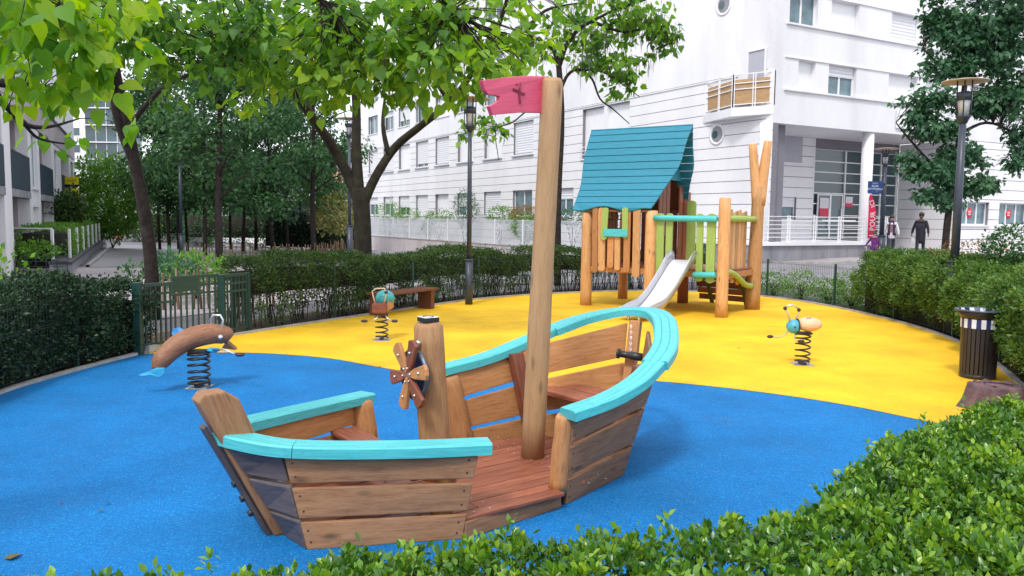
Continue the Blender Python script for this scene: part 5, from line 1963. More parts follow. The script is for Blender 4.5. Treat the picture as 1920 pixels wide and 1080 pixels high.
def crown(h, org, skel, blobs, mat, size, k, spread, shape='oval', up=.3, droop=0.0, twig=.006, twigp=.6, nm='foliage', rsel=None, singles=0, r_bias=None, thinf=1.0):
    """clusters of leaves in ellipsoid blobs (centre, radii, count), twigs from the nearest limb point"""
    sk = np.array([tuple(p) for p in skel])
    allp, allo = [], []
    for c, r, n in blobs:
        n = max(1, int(n * thinf))
        d = unit(rng.normal(size=(n, 3)))
        q = d * (rng.random((n, 1)) ** .5) * np.array(r) * (1 + .5 * np.array([noise.noise(Vector(tuple(dd * 2.3 + rng.random()))) for dd in d])[:, None])
        allp.append(q + np.array(tuple(c)))
        allo.append(d)
    pos, out = np.concatenate(allp), np.concatenate(allo)
    ov = np.array(tuple(org))
    tw = MB()
    for p in pos:
        if random.random() > twigp:
            continue
        j = np.argmin(((sk - p) ** 2).sum(1) + .3 * np.maximum(0, sk[:, 2] - p[2]))
        a, b = Vector(sk[j] - ov), Vector(p - ov)
        L_ = (b - a).length
        if L_ > 4.5:
            continue
        m = lerp(a, b, .5) + Vector((random.uniform(-.1, .1), random.uniform(-.1, .1), random.uniform(.0, .12))) * L_
        w0 = twig * (1 + L_ * .8)
        tw.tube([a, lerp(a, m, .6) + Vector((0, 0, .02 * L_)), m, lerp(m, b, .6), b], [w0, w0 * .8, w0 * .65, w0 * .5, w0 * .3], 5, cap=False)
    tag(tw.build('twigs', M_BARK, h, None, recalc=False), kind='stuff')
    n = len(pos)
    P = np.repeat(pos - ov, k, 0)
    O = np.repeat(out, k, 0)
    d = unit(rng.normal(size=P.shape) + O * .3 + np.array([0, 0, -droop]))
    P = P + d * spread * rng.random((n * k, 1))
    tip = unit(d + np.array([0, 0, -droop * 1.2]) + rng.normal(size=P.shape) * .3)
    nr = unit(rng.normal(size=P.shape) * .5 + UP * (.9 if droop < .5 else .5) + O * .5)
    sz = size * (.6 + .65 * rng.random(n * k))
    r = np.clip(np.repeat(rng.random(n), k) * .55 + rng.random(n * k) * .45, 0, 1)
    if r_bias:
        r = np.clip(r + r_bias, 0, 1)
    if singles:
        idx = np.argsort(np.linalg.norm(P + ov - np.array([0, 0, CAM_H]), axis=1))[:singles]
        rest = np.setdiff1d(np.arange(n * k), idx)
        bank = [leaves('leaf', np.zeros((1, 3)), np.array([[0, 0, 1.]]), np.array([[0, 1., 0]]), np.array([1.]), mat, None, shape, np.array([v])).data for v in (.1, .3, .5, .7, .9)]
        for o in [o for o in bpy.data.objects if o.name.startswith('leaf') and o.parent is None and o.type == 'MESH']:
            bpy.data.objects.remove(o)
        for i in idx:
            o = bpy.data.objects.new('leaf', bank[int(r[i] * 4.99)])
            y = Vector(tip[i]).normalized()
            z = Vector(nr[i])
            z = (z - y * z.dot(y)).normalized()
            M3 = Matrix((y.cross(z), y, z)).transposed().to_4x4()
            M3.translation = Vector(P[i])
            link(o, h, M3 @ Matrix.Scale(float(sz[i]), 4))
        P, nr, tip, sz, r = P[rest], nr[rest], tip[rest], sz[rest], r[rest]
    if len(P):
        tag(leaves(nm, P, nr, tip, sz, mat, h, shape, r), kind='stuff')
    return pos


def pods(h, org, pts, n, L_=.3, r=.006, mat=None):
    mb = MB()
    for _ in range(n):
        p = Vector(random.choice(pts)) - Vector(org) + Vector((random.uniform(-.25, .25), random.uniform(-.25, .25), random.uniform(-.1, .2)))
        l = L_ * random.uniform(.6, 1.2)
        s_ = Vector((random.uniform(-.04, .04), random.uniform(-.04, .04), 0))
        mb.tube([p, p + s_ - Z * l * .5, p + s_ * .3 - Z * l], [r * .7, r, r * .4], 4, cap=False)
    return tag(mb.build('seed_pods', mat or M_PADS, h, None, recalc=False), kind='stuff')


# big forked catalpa behind the bench hedge
D1 = 19.6
b1 = dep(683, 490, D1)
b1.z = -.1
t1 = thing('catalpa_tree', 'large tree with a thick mossy trunk forking into three limbs behind the hedge', 'tree', (b1.x, b1.y, 0))
to = Vector((b1.x, b1.y, 0))
mb = MB()
sk = []
sk += limb(mb, [p - to for p in [b1, dep(680, 430, D1), dep(677, 385, D1), dep(674, 352, D1)]], .21, .2, 12)
sk += limb(mb, [p - to for p in [dep(676, 385, D1), dep(655, 335, D1), dep(620, 270, D1 - .4), dep(575, 205, D1 - 1.2), dep(545, 165, D1 - 2), dep(500, 90, D1 - 3.2), dep(470, 10, D1 - 4.5), dep(430, -90, D1 - 6)]], .15, .04)
sk += limb(mb, [p - to for p in [dep(674, 375, D1), dep(668, 290, D1), dep(668, 200, D1), dep(662, 110, D1 - .6), dep(665, 20, D1 - 1.2), dep(650, -80, D1 - 2)]], .14, .05)
sk += limb(mb, [p - to for p in [dep(680, 385, D1), dep(705, 330, D1), dep(742, 275, D1), dep(790, 235, D1 - .6), dep(845, 190, D1 - 1.4), dep(890, 130, D1 - 2.4), dep(930, 60, D1 - 3.5), dep(960, -30, D1 - 5)]], .125, .035)
sk += limb(mb, [p - to for p in [dep(728, 290, D1), dep(718, 235, D1), dep(722, 180, D1)]], .07, .03)
sk += limb(mb, [p - to for p in [dep(560, 185, D1 - 1.5), dep(610, 100, D1 - 4), dep(640, 40, D1 - 7), dep(600, 0, D1 - 8.5)]], .09, .03)
sk += limb(mb, [p - to for p in [dep(845, 190, D1 - 1.4), dep(800, 120, D1 - 4), dep(780, 60, D1 - 6.5), dep(850, 20, D1 - 8)]], .09, .03)
mb.build('trunk', M_BARKM, t1, None, recalc=False)
B1 = []
for px, py, Y, rx, rz, n in ((560, 60, 13, 1.1, .7, 46), (640, 110, 12, 1.0, .5, 46), (700, 60, 12, 1.1, .6, 50), (520, 130, 12.5, .8, .35, 24), (620, 165, 12, .6, .25, 18), (760, 110, 11.5, .9, .45, 40), (850, 80, 11.5, .9, .5, 40), (800, 30, 12, 1.2, .5, 44), (930, 60, 12.5, .8, .5, 26), (900, 120, 11.5, .6, .3, 18), (700, 160, 12, .5, .25, 12), (790, 165, 12, .5, .22, 12), (450, 40, 13.5, 1.1, .6, 26), (960, 115, 11.5, .45, .2, 9), (640, 0, 12, 2.2, .5, 50), (480, 190, 13, .5, .2, 7), (850, -30, 13, 1.8, .6, 40), (860, 165, 11.8, .4, .2, 8), (1000, 20, 14, .9, .6, 14)):
    B1.append((dep(px, py, Y), (rx, rx, rz), n))
skw = [p + to for p in sk]
cp_ = crown(t1, to, skw, B1, LM_CAT, .158, 9, .36, 'fineheart', droop=.4, twigp=1.0, twig=.007, singles=240, thinf=.6)
pods(t1, to, [tuple(p) for p in cp_[::6]], 110, .3, .006)

# leaning tree behind the gate
b0 = dep(288, 545, 15.2)
b0.z = -.05
t0_ = thing('leaning_tree', 'dark leaning trunk with two stems rising behind the green gate', 'tree', (b0.x, b0.y, 0))
to = Vector((b0.x, b0.y, 0))
mb = MB()
sk = limb(mb, [p - to for p in [b0, dep(281, 470, 15.2), dep(268, 380, 15.1), dep(252, 300, 15), dep(236, 220, 14.8), dep(218, 140, 14.6), dep(205, 50, 14.3), dep(190, -60, 14)]], .13, .07, 11)
sk += limb(mb, [p - to for p in [dep(250, 300, 15), dep(226, 240, 14.8), dep(212, 170, 14.6), dep(212, 90, 14.3), dep(240, 0, 13.5), dep(260, -80, 12)]], .09, .04)
sk += limb(mb, [p - to for p in [dep(240, 240, 14.8), dep(300, 170, 14), dep(380, 130, 13), dep(450, 120, 12)]], .05, .02)
sk += limb(mb, [p - to for p in [dep(212, 120, 14.6), dep(150, 60, 12.5), dep(80, 20, 11), dep(20, 10, 10)]], .07, .02)
mb.build('trunk', M_BARK, t0_, None, recalc=False)
B0 = [(dep(px, py, Y), (rx, rx, rz), n) for px, py, Y, rx, rz, n in ((240, 40, 12, 1.0, .5, 50), (340, 70, 11.5, 1.0, .5, 50), (420, 50, 11, .9, .45, 44), (330, 20, 11, 1.4, .4, 50), (150, 40, 11.5, 1.1, .6, 36), (60, 70, 11, .8, .5, 24), (410, 130, 11, .5, .22, 12), (330, 150, 12, .7, .2, 8), (250, 100, 12, .8, .4, 20), (460, 110, 11.5, .5, .3, 12), (300, -40, 12, 2, .4, 44))]
cp_ = crown(t0_, to, [p + to for p in sk], B0, LM_CAT, .14, 10, .32, 'heart', droop=.4, twigp=.8, singles=60, r_bias=-.3, thinf=.55)
pods(t0_, to, [tuple(p) for p in cp_[::6]], 60, .28, .006)

# near overhanging branches from the tree left of the frame
tn_ = thing('overhanging_catalpa', 'near branches with large bright heart shaped leaves hanging in the upper left corner', 'tree', (-4.3, 2.4, 0))
to = Vector((-4.3, 2.4, 0))
mb = MB()
sk = limb(mb, [p - to for p in [Vector((-4.3, 2.4, -.1)), Vector((-4.35, 2.5, 1.4)), Vector((-4.25, 2.7, 2.8)), Vector((-4.1, 2.9, 4.2))]], .2, .12, 12)
sk += limb(mb, [p - to for p in [Vector((-4.25, 2.7, 2.7)), Vector((-3.4, 3.3, 3.2)), dep(-60, 10, 4.2), dep(60, -10, 4.3), dep(180, -40, 4.6)]], .07, .015, 8)
sk += limb(mb, [p - to for p in [Vector((-4.25, 2.7, 2.4)), dep(-150, 120, 4.4), dep(0, 155, 4.6), dep(80, 163, 4.7), dep(150, 172, 4.9)]], .05, .006, 6)
sk += limb(mb, [p - to for p in [Vector((-4.25, 2.7, 2.2)), dep(-120, 130, 4.5), dep(0, 190, 4.9), dep(45, 232, 5.1), dep(90, 238, 5.2), dep(150, 222, 5.4)]], .04, .005, 6)
sk += limb(mb, [p - to for p in [dep(45, 232, 5.1), dep(70, 258, 5.2), dep(110, 268, 5.3), dep(143, 270, 5.4)]], .012, .004, 6)
mb.build('trunk', M_BARK, tn_, None, recalc=False)
Bn = [(dep(px, py, Y), (r, r, r * .6), n) for px, py, Y, r, n in ((20, 50, 3.9, .3, 7), (110, 90, 4.1, .3, 9), (170, 60, 4.2, .28, 8), (60, 120, 4.4, .4, 9), (170, 130, 4.2, .14, 4), (100, 20, 4.2, .45, 12), (200, 20, 4.5, .35, 8), (10, 10, 3.6, .3, 6), (30, 140, 4.8, .4, 7), (250, 235, 5.5, .03, 1), (88, 255, 5.3, .04, 1), (140, 255, 5.4, .02, 1), (128, 180, 4.9, .03, 1))]
crown(tn_, to, [p + to for p in sk], Bn, LM_CATN, .095, 6, .2, 'fineheart', droop=.55, twigp=1.0, twig=.003, singles=400)

# slender catalpa with pods behind the mast
D2 = 23.5
b2_ = dep(1046, 500, D2)
b2_.z = 0
t2 = thing('slender_catalpa', 'slender tree with hanging seed pods behind the mast', 'tree', (b2_.x, b2_.y, 0))
to = Vector((b2_.x, b2_.y, 0))
mb = MB()
sk = limb(mb, [p - to for p in [b2_, dep(1046, 380, D2), dep(1052, 250, D2), dep(1052, 190, D2), dep(1047, 112, D2)]], .11, .085, 10)
sk += limb(mb, [p - to for p in [dep(1048, 125, D2), dep(1062, 85, D2), dep(1085, 55, D2), dep(1110, 40, D2), dep(1160, 15, D2), dep(1210, 0, D2)]], .075, .025)
sk += limb(mb, [p - to for p in [dep(1047, 120, D2), dep(1035, 90, D2), dep(1000, 70, D2), dep(960, 60, D2)]], .08, .02)
sk += limb(mb, [p - to for p in [dep(985, 60, D2), dep(1010, 30, D2), dep(1035, 15, D2), dep(1090, 5, D2)]], .07, .02)
sk += limb(mb, [p - to for p in [dep(1052, 165, D2), dep(1065, 140, D2), dep(1085, 130, D2), dep(1110, 148, D2), dep(1125, 185, D2), dep(1150, 205, D2), dep(1180, 232, D2)]], .055, .012)
sk += limb(mb, [p - to for p in [dep(1085, 131, D2), dep(1130, 135, D2), dep(1170, 160, D2), dep(1200, 182, D2)]], .035, .01)
sk += limb(mb, [p - to for p in [dep(1048, 180, D2), dep(1020, 175, D2), dep(990, 205, D2), dep(960, 230, D2), dep(930, 245, D2), dep(935, 300, D2)]], .035, .01)
sk += limb(mb, [p - to for p in [dep(1110, 40, D2), dep(1170, 60, D2), dep(1230, 50, D2), dep(1260, 80, D2)]], .05, .01)
mb.build('trunk', M_BARK, t2, None, recalc=False)
B2_ = [(dep(px, py, D2 + dy), (rx, rx, rz), n) for px, py, dy, rx, rz, n in ((1150, 100, 0, .8, .4, 22), (1190, 40, 0, 1.1, .5, 34), (1240, 60, 0, .5, .6, 24), (1110, 60, .5, .8, .5, 20), (1060, 30, 0, .8, .5, 18), (1160, 135, -.3, .6, .22, 16), (1100, 115, 0, .4, .3, 10), (1213, 112, 0, .1, .08, 2), (1192, 160, 0, .1, .1, 2), (1150, 165, 0, .25, .1, 4), (1010, 90, 0, .9, .5, 16), (960, 150, 0, .7, .4, 10), (900, 225, 0, .6, .3, 8), (930, 250, 0, .4, .2, 5), (1150, 0, 0, 2, .4, 30), (860, 245, 0, .3, .2, 3))]
cp_ = crown(t2, to, [p + to for p in sk], B2_, LM_CAT, .18, 8, .3, 'heart', droop=.5, twigp=.75, twig=.007, r_bias=-.12, singles=0)
pods(t2, to, [tuple(p) for p in cp_ if p[2] > 6.1], 420, .42, .009)

# tree at the right with dark lobed foliage
D3 = 27
b3 = dep(1770, 480, D3)
b3.z = G(b3.x, b3.y)
t3 = thing('plane_tree', 'dense blue green tree at the right edge before the building', 'tree', (b3.x, b3.y, b3.z))
to = Vector((b3.x, b3.y, b3.z))
mb = MB()
sk = limb(mb, [p - to for p in [b3, dep(1776, 420, D3), dep(1785, 350, D3), dep(1800, 250, D3), dep(1810, 150, D3), dep(1830, 40, D3), dep(1840, -60, D3)]], .12, .06, 10)
sk += limb(mb, [p - to for p in [dep(1786, 345, D3), dep(1740, 300, D3), dep(1700, 255, D3), dep(1680, 230, D3)]], .06, .02)
sk += limb(mb, [p - to for p in [dep(1800, 250, D3), dep(1850, 230, D3), dep(1900, 250, D3), dep(1950, 300, D3)]], .06, .02)
sk += limb(mb, [p - to for p in [dep(1810, 160, D3), dep(1760, 120, D3), dep(1730, 90, D3)]], .05, .02)
sk += limb(mb, [p - to for p in [dep(1820, 100, D3), dep(1880, 40, D3), dep(1930, 20, D3)]], .05, .02)
mb.build('trunk', M_BARK, t3, None, recalc=False)
B3 = [(dep(px, py, D3 + dy), (rx, rx, rz), n) for px, py, dy, rx, rz, n in ((1800, 60, 0, 1.1, .8, 120), (1870, 90, 0, 1.2, .9, 120), (1760, 40, 0, .5, .6, 40), (1780, 130, 0, .9, .35, 60), (1740, 185, 0, .8, .18, 36), (1850, 190, .4, 1.0, .4, 70), (1760, 240, 0, .9, .3, 60), (1720, 215, 0, .5, .12, 20), (1800, 290, 0, .8, .35, 60), (1750, 320, -.3, .9, .22, 56), (1700, 300, 0, .3, .15, 14), (1810, 350, 0, .8, .2, 44), (1740, 365, -.3, .5, .12, 24), (1850, 340, 0, .4, .15, 16), (1900, 170, 0, .8, .8, 70), (1910, 300, 0, .5, .3, 24), (1900, 20, 0, 1.4, .7, 90), (1830, -40, 0, 2, .8, 90), (1930, 250, 0, .6, .6, 40), (1780, 380, 0, .4, .1, 12))]
crown(t3, to, [p + to for p in sk], B3, LM_LIME, .16, 16, .27, 'heart', droop=.35, twigp=.5, twig=.006)

# the grove in the middle distance
GR = [(318, 478, 44, 7, .0), (352, 478, 46, 6, 0), (385, 490, 40, 9, 0), (412, 505, 31, 16, 0), (455, 476, 46, 7, 0), (480, 472, 50, 7, 0), (512, 474, 44, 9, 0), (540, 470, 48, 8, 0), (566, 470, 52, 5, 0), (589, 478, 38, 11, 0), (300, 474, 50, 6, 0), (622, 468, 56, 6, 0), (335, 470, 54, 6, 0), (432, 470, 55, 6, 0)]
GLAB = ['fourth trunk right of the leaning tree', 'thin one just right of the shaded street lamp', 'standing left of the thickest grove trunk', 'the thickest and nearest trunk, standing before the paling fence',
        'first one right of the thickest grove trunk', 'third one right of the thickest grove trunk', 'in the middle of the grove with a dark trunk', 'right of the middle of the grove', 'very thin and far back in the grove', 'with open bare side branches left of the big forked trunk',
        'leftmost, half behind the leaning tree', 'far one next to the big forked trunk', 'far thin one left of the shaded street lamp', 'far thin one beside the thickest grove trunk']
for i, (px, py, Y, wpx, _) in enumerate(GR):
    b = dep(px, py, Y)
    b.z = G(b.x, b.y) - .05
    tt = thing('grove_tree', 'slim dark grove tree, ' + GLAB[i], 'tree', (b.x, b.y, b.z), 0, 'slim trees of the shady grove')
    to = b.copy()
    r = wpx / 2 / 1500 * Y
    lean = random.uniform(-.3, .3)
    top = b + Vector((lean, 0, random.uniform(7.5, 9)))
    mb = MB()
    sk = limb(mb, [p - to for p in [b, lerp(b, top, .3) + Vector((random.uniform(-.1, .1), 0, 0)), lerp(b, top, .6), top]], r, r * .4, 8)
    for q in range(6):
        st_ = lerp(b, top, random.uniform(.3, .8))
        an = random.uniform(0, 6.28)
        ln = random.uniform(1.2, 2.4)
        sk += limb(mb, [p - to for p in [st_, st_ + Vector((math.cos(an) * ln * .5, math.sin(an) * ln * .5, .7)), st_ + Vector((math.cos(an) * ln, math.sin(an) * ln, 1.0))]], r * .35, r * .12, 5, 3)
    mb.build('trunk', M_BARK, tt, None, recalc=False)
    bl_ = []
    for q in range(8):
        an = random.uniform(0, 6.28)
        zc = random.uniform(2.7, 9.5)
        bl_.append((b + Vector((math.cos(an) * random.uniform(.3, 1.9), math.sin(an) * random.uniform(.3, 1.9), zc)), (1.6, 1.6, .8), 62))
    crown(tt, to, [p + to for p in sk], bl_, LM_DARK, .23, 11, .5, 'quad', droop=.25, twigp=.12, twig=.008)

# brighter trees and shrubs left of the path end
for px, py, Y, r, n, lab, mat in ((208, 372, 52, (2.2, 2.0, 2.5), 1500, 'bright green bushy tree at the end of the left building', LM_BUSH), (262, 398, 84, (5, 3, 3.6), 1300, 'rounded green tree closing the end of the left path', LM_HEDGE), (118, 392, 40, (.8, .8, .6), 300, 'dark green bush beside the yellow boards', LM_HEDGE), (330, 385, 86, (5, 3, 4.6), 1100, 'dark green tree right of the path end', LM_DARK)):
    shrub('bushy_tree', lab, dep(px, py, Y), r, n, .24, mat, 'tree', 5, shape='quad', stems=8)
tl = [(-20.5, 72), (-24, 70), (-28, 71), (-33, 84), (-39, 86)]
hedge('far_hedge', 'dark hedge along the far side of the grove', tl, 1.0, 2.2, LM_DARK, 2600, .2, 4, low=-.8, spread=.25, bulge=.3, shape='quad')
# clipped hedge box with white frame beside the left building
h_ = hedge('clipped_hedge', 'clipped hedge with white frame posts beside the left building', [(-17.05, 29), (-21.3, 38), (-25.5, 47), (-29, 55)], .85, 1.4, LM_BUSH, 6500, .09, 4, low=.3, spread=.1, bulge=.08, shape='quad')
ho = Vector(h_.location)
for k in range(9):
    p = Vector((-17.05, 29, 0)).lerp(Vector((-29, 55, 0)), k / 8) + Vector((.95, .1, 0)) - ho
    MB().box(p + Z * .85, (.07, .07, 1.1)).build('frame_post', M_WHITE, h_)
MB().box(Vector((-18.0, 28.1, .85)) - ho, (.07, .07, 1.1)).build('frame_post', M_WHITE, h_)
MB().bar(Vector((-18.0, 28.1, 1.42)) - ho, Vector((-16.15, 28.1, 1.42)) - ho, .05, .05).build('frame_rail', M_WHITE, h_)
MB().box(Vector((-16.15, 28.1, .85)) - ho, (.08, .08, 1.1)).build('frame_post', M_WHITE, h_)

# plants on the terrace strip behind the white fence
for px, py, Y, r, n, lab, mat in ((728, 398, 66, (1.2, 1, .8), 420, 'pale shrub above the far end of the white fence', LM_BUSH), (765, 403, 62, (1.2, 1, .45), 260, 'low yellow green shrub behind the white fence', LM_BUSH),
                                 (825, 405, 57, (1.0, .8, .4), 260, 'low shrub behind the white fence left of the lamp post', LM_BUSH), (872, 392, 54, (.8, .7, 1.25), 520, 'tall pale shrub behind the lamp post', LM_LIME),
                                 (940, 403, 50.5, (.9, .7, .5), 320, 'round shrub behind the white fence left of the red shrub', LM_BUSH), (985, 402, 47.5, (.9, .7, .45), 360, 'reddish shrub behind the white fence beside the mast', LM_RUST),
                                 (985, 428, 44.6, (.7, .25, .75), 420, 'green climber spilling over the white fence beside the mast', LM_BUSH), (803, 425, 56, (.35, .2, .7), 160, 'green climber on the white fence left of the lamp post', LM_BUSH),
                                 (1075, 408, 43, (.9, .7, .5), 300, 'leafy shrub behind the white fence right of the mast', LM_LIME)):
    shrub('shrub', lab, dep(px, py, Y), r, n, .1, mat, 'shrub', 4, stems=5)
shrub('pampas_shrub', 'pale yellow flowering shrub left of the big forked trunk', dep(627, 400, 40), (1.0, 1.0, .85), 520, .2, LM_PALE, 'shrub', 4, stems=5, shape='quad')
hedge('rear_hedge', 'dark hedge behind the pale yellow shrub', [(-15.6, 52), (-12.2, 50), (-9.3, 47.5)], .8, 1.9, LM_DHEDGE, 1800, .14, 4, low=-.2, spread=.2, bulge=.2, shape='quad')
# low plants behind the gate
for px, py, Y, r, n, lab, mat in ((365, 507, 19, (.85, .6, .3), 260, 'leafy green plant above the gate', LM_BUSH), (325, 510, 17.5, (.5, .4, .25), 130, 'bluish green plant beside the leaning trunk', LM_LIME),
                                 (25, 475, 27, (.6, .5, .4), 150, 'fern like plant at the foot of the left building', LM_BUSH), (75, 470, 27.2, (.5, .4, .22), 150, 'low fern beside the clipped hedge', LM_BUSH),
                                 (8, 525, 13, (.3, .3, .45), 60, 'strap leaved plant at the left edge behind the hedge', LM_BUSH), (262, 512, 15.6, (.35, .3, .12), 30, 'sparse dark plant left of the leaning trunk', LM_DARK)):
    shrub('low_plant', lab, dep(px, py, Y), r, n, .12, mat, 'plant', 4, stems=3)
# sparse shrubs between the mesh fence and the street
for i, (x, y, hh) in enumerate(((6.95, 21.2, .55), (7.35, 20.3, .62), (7.75, 19.5, .5), (7.95, 18.6, .7), (8.05, 17.9, .75), (6.3, 21.9, .5))):
    shrub('sparse_shrub', 'small sparse shrub in the soil strip, ' + ('second from the forked post', 'third from the forked post', 'the lowest one in the middle of the row', 'second from the right hedge', 'the one touching the right hedge', 'first beside the forked post')[i], (x, y, hh * .55), (.38, .34, hh * .55), 280, .06, LM_BUSH, 'shrub', 4, 'small sparse shrubs by the street fence', stems=8)
shrub('tall_shrub', 'dark shrub rising above the right hedge at the edge', dep(1895, 462, 13.8), (.38, .38, .3), 300, .07, LM_DARK, 'shrub', 4, stems=6)
shrub('twiggy_shrub', 'twiggy brownish shrub left of the right lamp post', dep(1825, 478, 15.2), (.7, .4, .22), 220, .06, LM_RUST, 'shrub', 3, stems=14)

# chestnut paling fences
M_PALE_ = wood('paling_wood', (0.1, 0.05, 0.03), (0.2, 0.12, 0.07), (0.34, 0.23, 0.14), rough=.8, knots=False, objvar=.45)


def paling(label, pts, h, step):
    P = along([Vector(p) for p in pts], step)
    o = Vector((P[0].x, P[0].y, G(P[0].x, P[0].y)))
    f = thing('paling_fence', label, 'fence', o)
    src = MB().tube([(0, 0, 0), (0.01, 0, h * .5), (0, 0, h * .93), (0, 0, h)], [.028, .026, .024, .006], 5).build('stake', M_PALE_, f)
    rs2 = random.Random(3)
    for i, p in enumerate(P[:280]):
        q = src if i == 0 else dup(src, f)
        q.location = (p.x - o.x, p.y - o.y, G(p.x, p.y) - o.z - .05)
        q.rotation_euler = (rs2.uniform(-.07, .07), rs2.uniform(-.07, .07), rs2.uniform(0, 6))
        q.scale = (1, 1, rs2.uniform(.85, 1.12))
    w_ = MB()
    for z in (.25, h * .75):
        w_.tube([Vector((p.x, p.y, G(p.x, p.y) + z)) - o for p in P[::4]], .006, 4, cap=False)
    tag(w_.build('wire', M_WIRE, f, None, recalc=False), kind='stuff')


paling('wooden paling fence in front of the shady grove', [(-13.8, 33.6), (-13.0, 33.7), (-10.4, 33.8), (-8.8, 36), (-8.2, 42)], .8, .17)
paling('short wooden paling fence behind the green gate', [(-7.6, 16.6), (-6.6, 16.9), (-5.2, 17.6)], .85, .15)
paling('grey wooden paling fence behind the right hedge', [(8.6, 18.6), (9.6, 18.9), (11.6, 18.2), (13.6, 17.4), (16, 17)], .95, .13)
# ------------------------------------------------------------------ lamps
M_LGLASS = plain('lantern_glass', (0.6, 0.62, 0.62), 0.2, 0, 0.1)


def street_lamp(label, loc, h, r=.055, sleeve=1.0, disc=.44, sr=.085, full=True):
    f = thing('street_lamp', label, 'street lamp', loc, 0, 'street lamps with flat round hats')
    MB().tube([(0, 0, -.1), (0, 0, sleeve)], sr, 16).build('base_sleeve', M_LAMP, f)
    MB().tube([(0, 0, sleeve - .01), (0, 0, sleeve + .03)], sr * 1.12, 16).build('collar', M_LAMP, f)
    MB().tube([(0, 0, sleeve), (0, 0, h * .55), (0, 0, h - .72)], [r, r * .95, r * .8], 12).build('pole', M_LAMP, f)
    MB().lathe([(.0, h - .76), (.07, h - .74), (.1, h - .66), (.12, h - .64), (.12, h - .61)], 14).build('lantern_base', M_LAMP, f)
    MB().lathe([(.075, h - .61), (.1, h - .36), (.1, h - .35)], 14).build('lantern', M_LGLASS, f)
    MB().lathe([(.125, h - .36), (.125, h - .22), (.05, h - .2)], 14).build('lantern_cap', M_LAMP, f)
    b0 = MB().tube([(.125, 0, h - .62), (.13, 0, h - .02)], .011, 5).build('cage_bar', M_LAMP, f)
    for k in range(1, 6):
        q = dup(b0, f)
        q.rotation_euler = (0, 0, k * math.pi / 3)
    MB().lathe([(.02, h + .01), (disc * .6, h - .005), (disc, h - .03), (disc, h - .045), (disc * .6, h - .03), (.02, h - .02)], 32).build('disc', M_BEIGE, f)
    return f


q = at(879, 571, 0)
street_lamp('dark street lamp standing inside the playground left of the mast', (q.x, q.y, 0), 4.62, .055)
q = dep(1788, 520, 14.0)
street_lamp('large dark street lamp rising from the right hedge', (q.x, q.y, 0), 4.42, .072, 1.28, .37, .115)
q = dep(1651, 480, 32)
LS = street_lamp('small street lamp with blue street sign near the walking people', (q.x, q.y, G(q.x, q.y)), 4.9 - G(q.x, q.y), .09, .95, .46, .15)
lsx, lsy = q.x, q.y
q = dep(341, 490, 36)
street_lamp('faint street lamp in the shade of the grove', (q.x, q.y, G(q.x, q.y)), 5.0, .07, 1.1, .5, .12)
q = dep(656, 480, 30)
street_lamp('thin street lamp just left of the big forked trunk', (q.x, q.y, G(q.x, q.y)), 5.6, .06, 1.6, .45, .11)
# blue street sign
ss = thing('street_sign', 'blue enamel street sign plate fixed to the lamp before the entrance', 'sign', (lsx - .42, lsy - .12, 3.35))
MB().box((0, 0, 0), (.56, .02, .48)).build('plate', plain('sign_blue', (0.01, 0.05, 0.2), .4), ss, None, .004)
MB().box((.34, 0.02, .15), (.16, .02, .03)).build('bracket', M_LAMP, ss)
RX = Matrix.Rotation(math.pi / 2, 4, 'X')
M_TW = plain('sign_white_print', (.75, .75, .78), .5)
for s_, z_, t_ in ((.06, .16, "14e Arrt"), (.1, .05, 'ALLEE'), (.115, -.07, 'BOTTICELLI'), (.05, -.18, '1         9')):
    text('lettering', t_, s_, M_TW, ss, Matrix.Translation((0, -.014, z_)) @ RX)
# red feather banner
q = dep(1632, 470, 33.2)
bz = .45
fb = thing('feather_banner', 'red feather banner with white letters beside the round column', 'banner', (q.x, q.y, bz))
MB().tube([(-.16, 0, 0), (-.17, 0, 1.2), (-.18, 0, 2.55), (-.1, 0, 2.75)], .014, 6).build('pole', M_WHITE, fb)
MB().lathe([(.25, -.02), (.25, .03), (.03, .06)], 12, (-.16, 0, 0)).build('foot', M_BLACK, fb)
pl = [(-.15, .85), (.13, .85), (.17, 1.5), (.155, 1.95), (.07, 2.35), (-.06, 2.62), (-.15, 2.74), (-.165, 2.5), (-.16, 1.6)]
MB().prism([Vector((x, -.01, z)) for x, z in pl], (0, 0, 0), (0, .012, 0)).build('cloth', plain('red_banner', (.62, .01, .07), .6), fb)
text('lettering', 'L POUR', .3, M_TW, fb, Matrix.Translation((.03, -.018, 1.45)) @ RX @ Matrix.Rotation(math.pi / 2, 4, 'Z'))
text('lettering', 'ICI', .26, M_TW, fb, Matrix.Translation((-.02, -.018, 2.28)) @ RX @ Matrix.Rotation(math.radians(108), 4, 'Z'))
# dark planter next to the lamp
q = dep(1668, 480, 31.4)
pn = thing('dark_planter', 'dark low planter at the foot of the small street lamp', 'planter', (q.x, q.y, G(q.x, q.y)))
MB().lathe([(.36, 0), (.42, .42), (.42, .46), (.36, .46), (.34, .38), (.001, .38)], 20).build('pot', M_LAMP, pn)
A, B_, C_, D_ = spray(rng.normal(size=(40, 3)) * np.array([.15, .15, .03]) + np.array([0, 0, .42]), np.tile(UP, (40, 1)), 4, .08, .1)
tag(leaves('foliage', A, B_, C_, D_, LM_DARK, pn), kind='stuff')

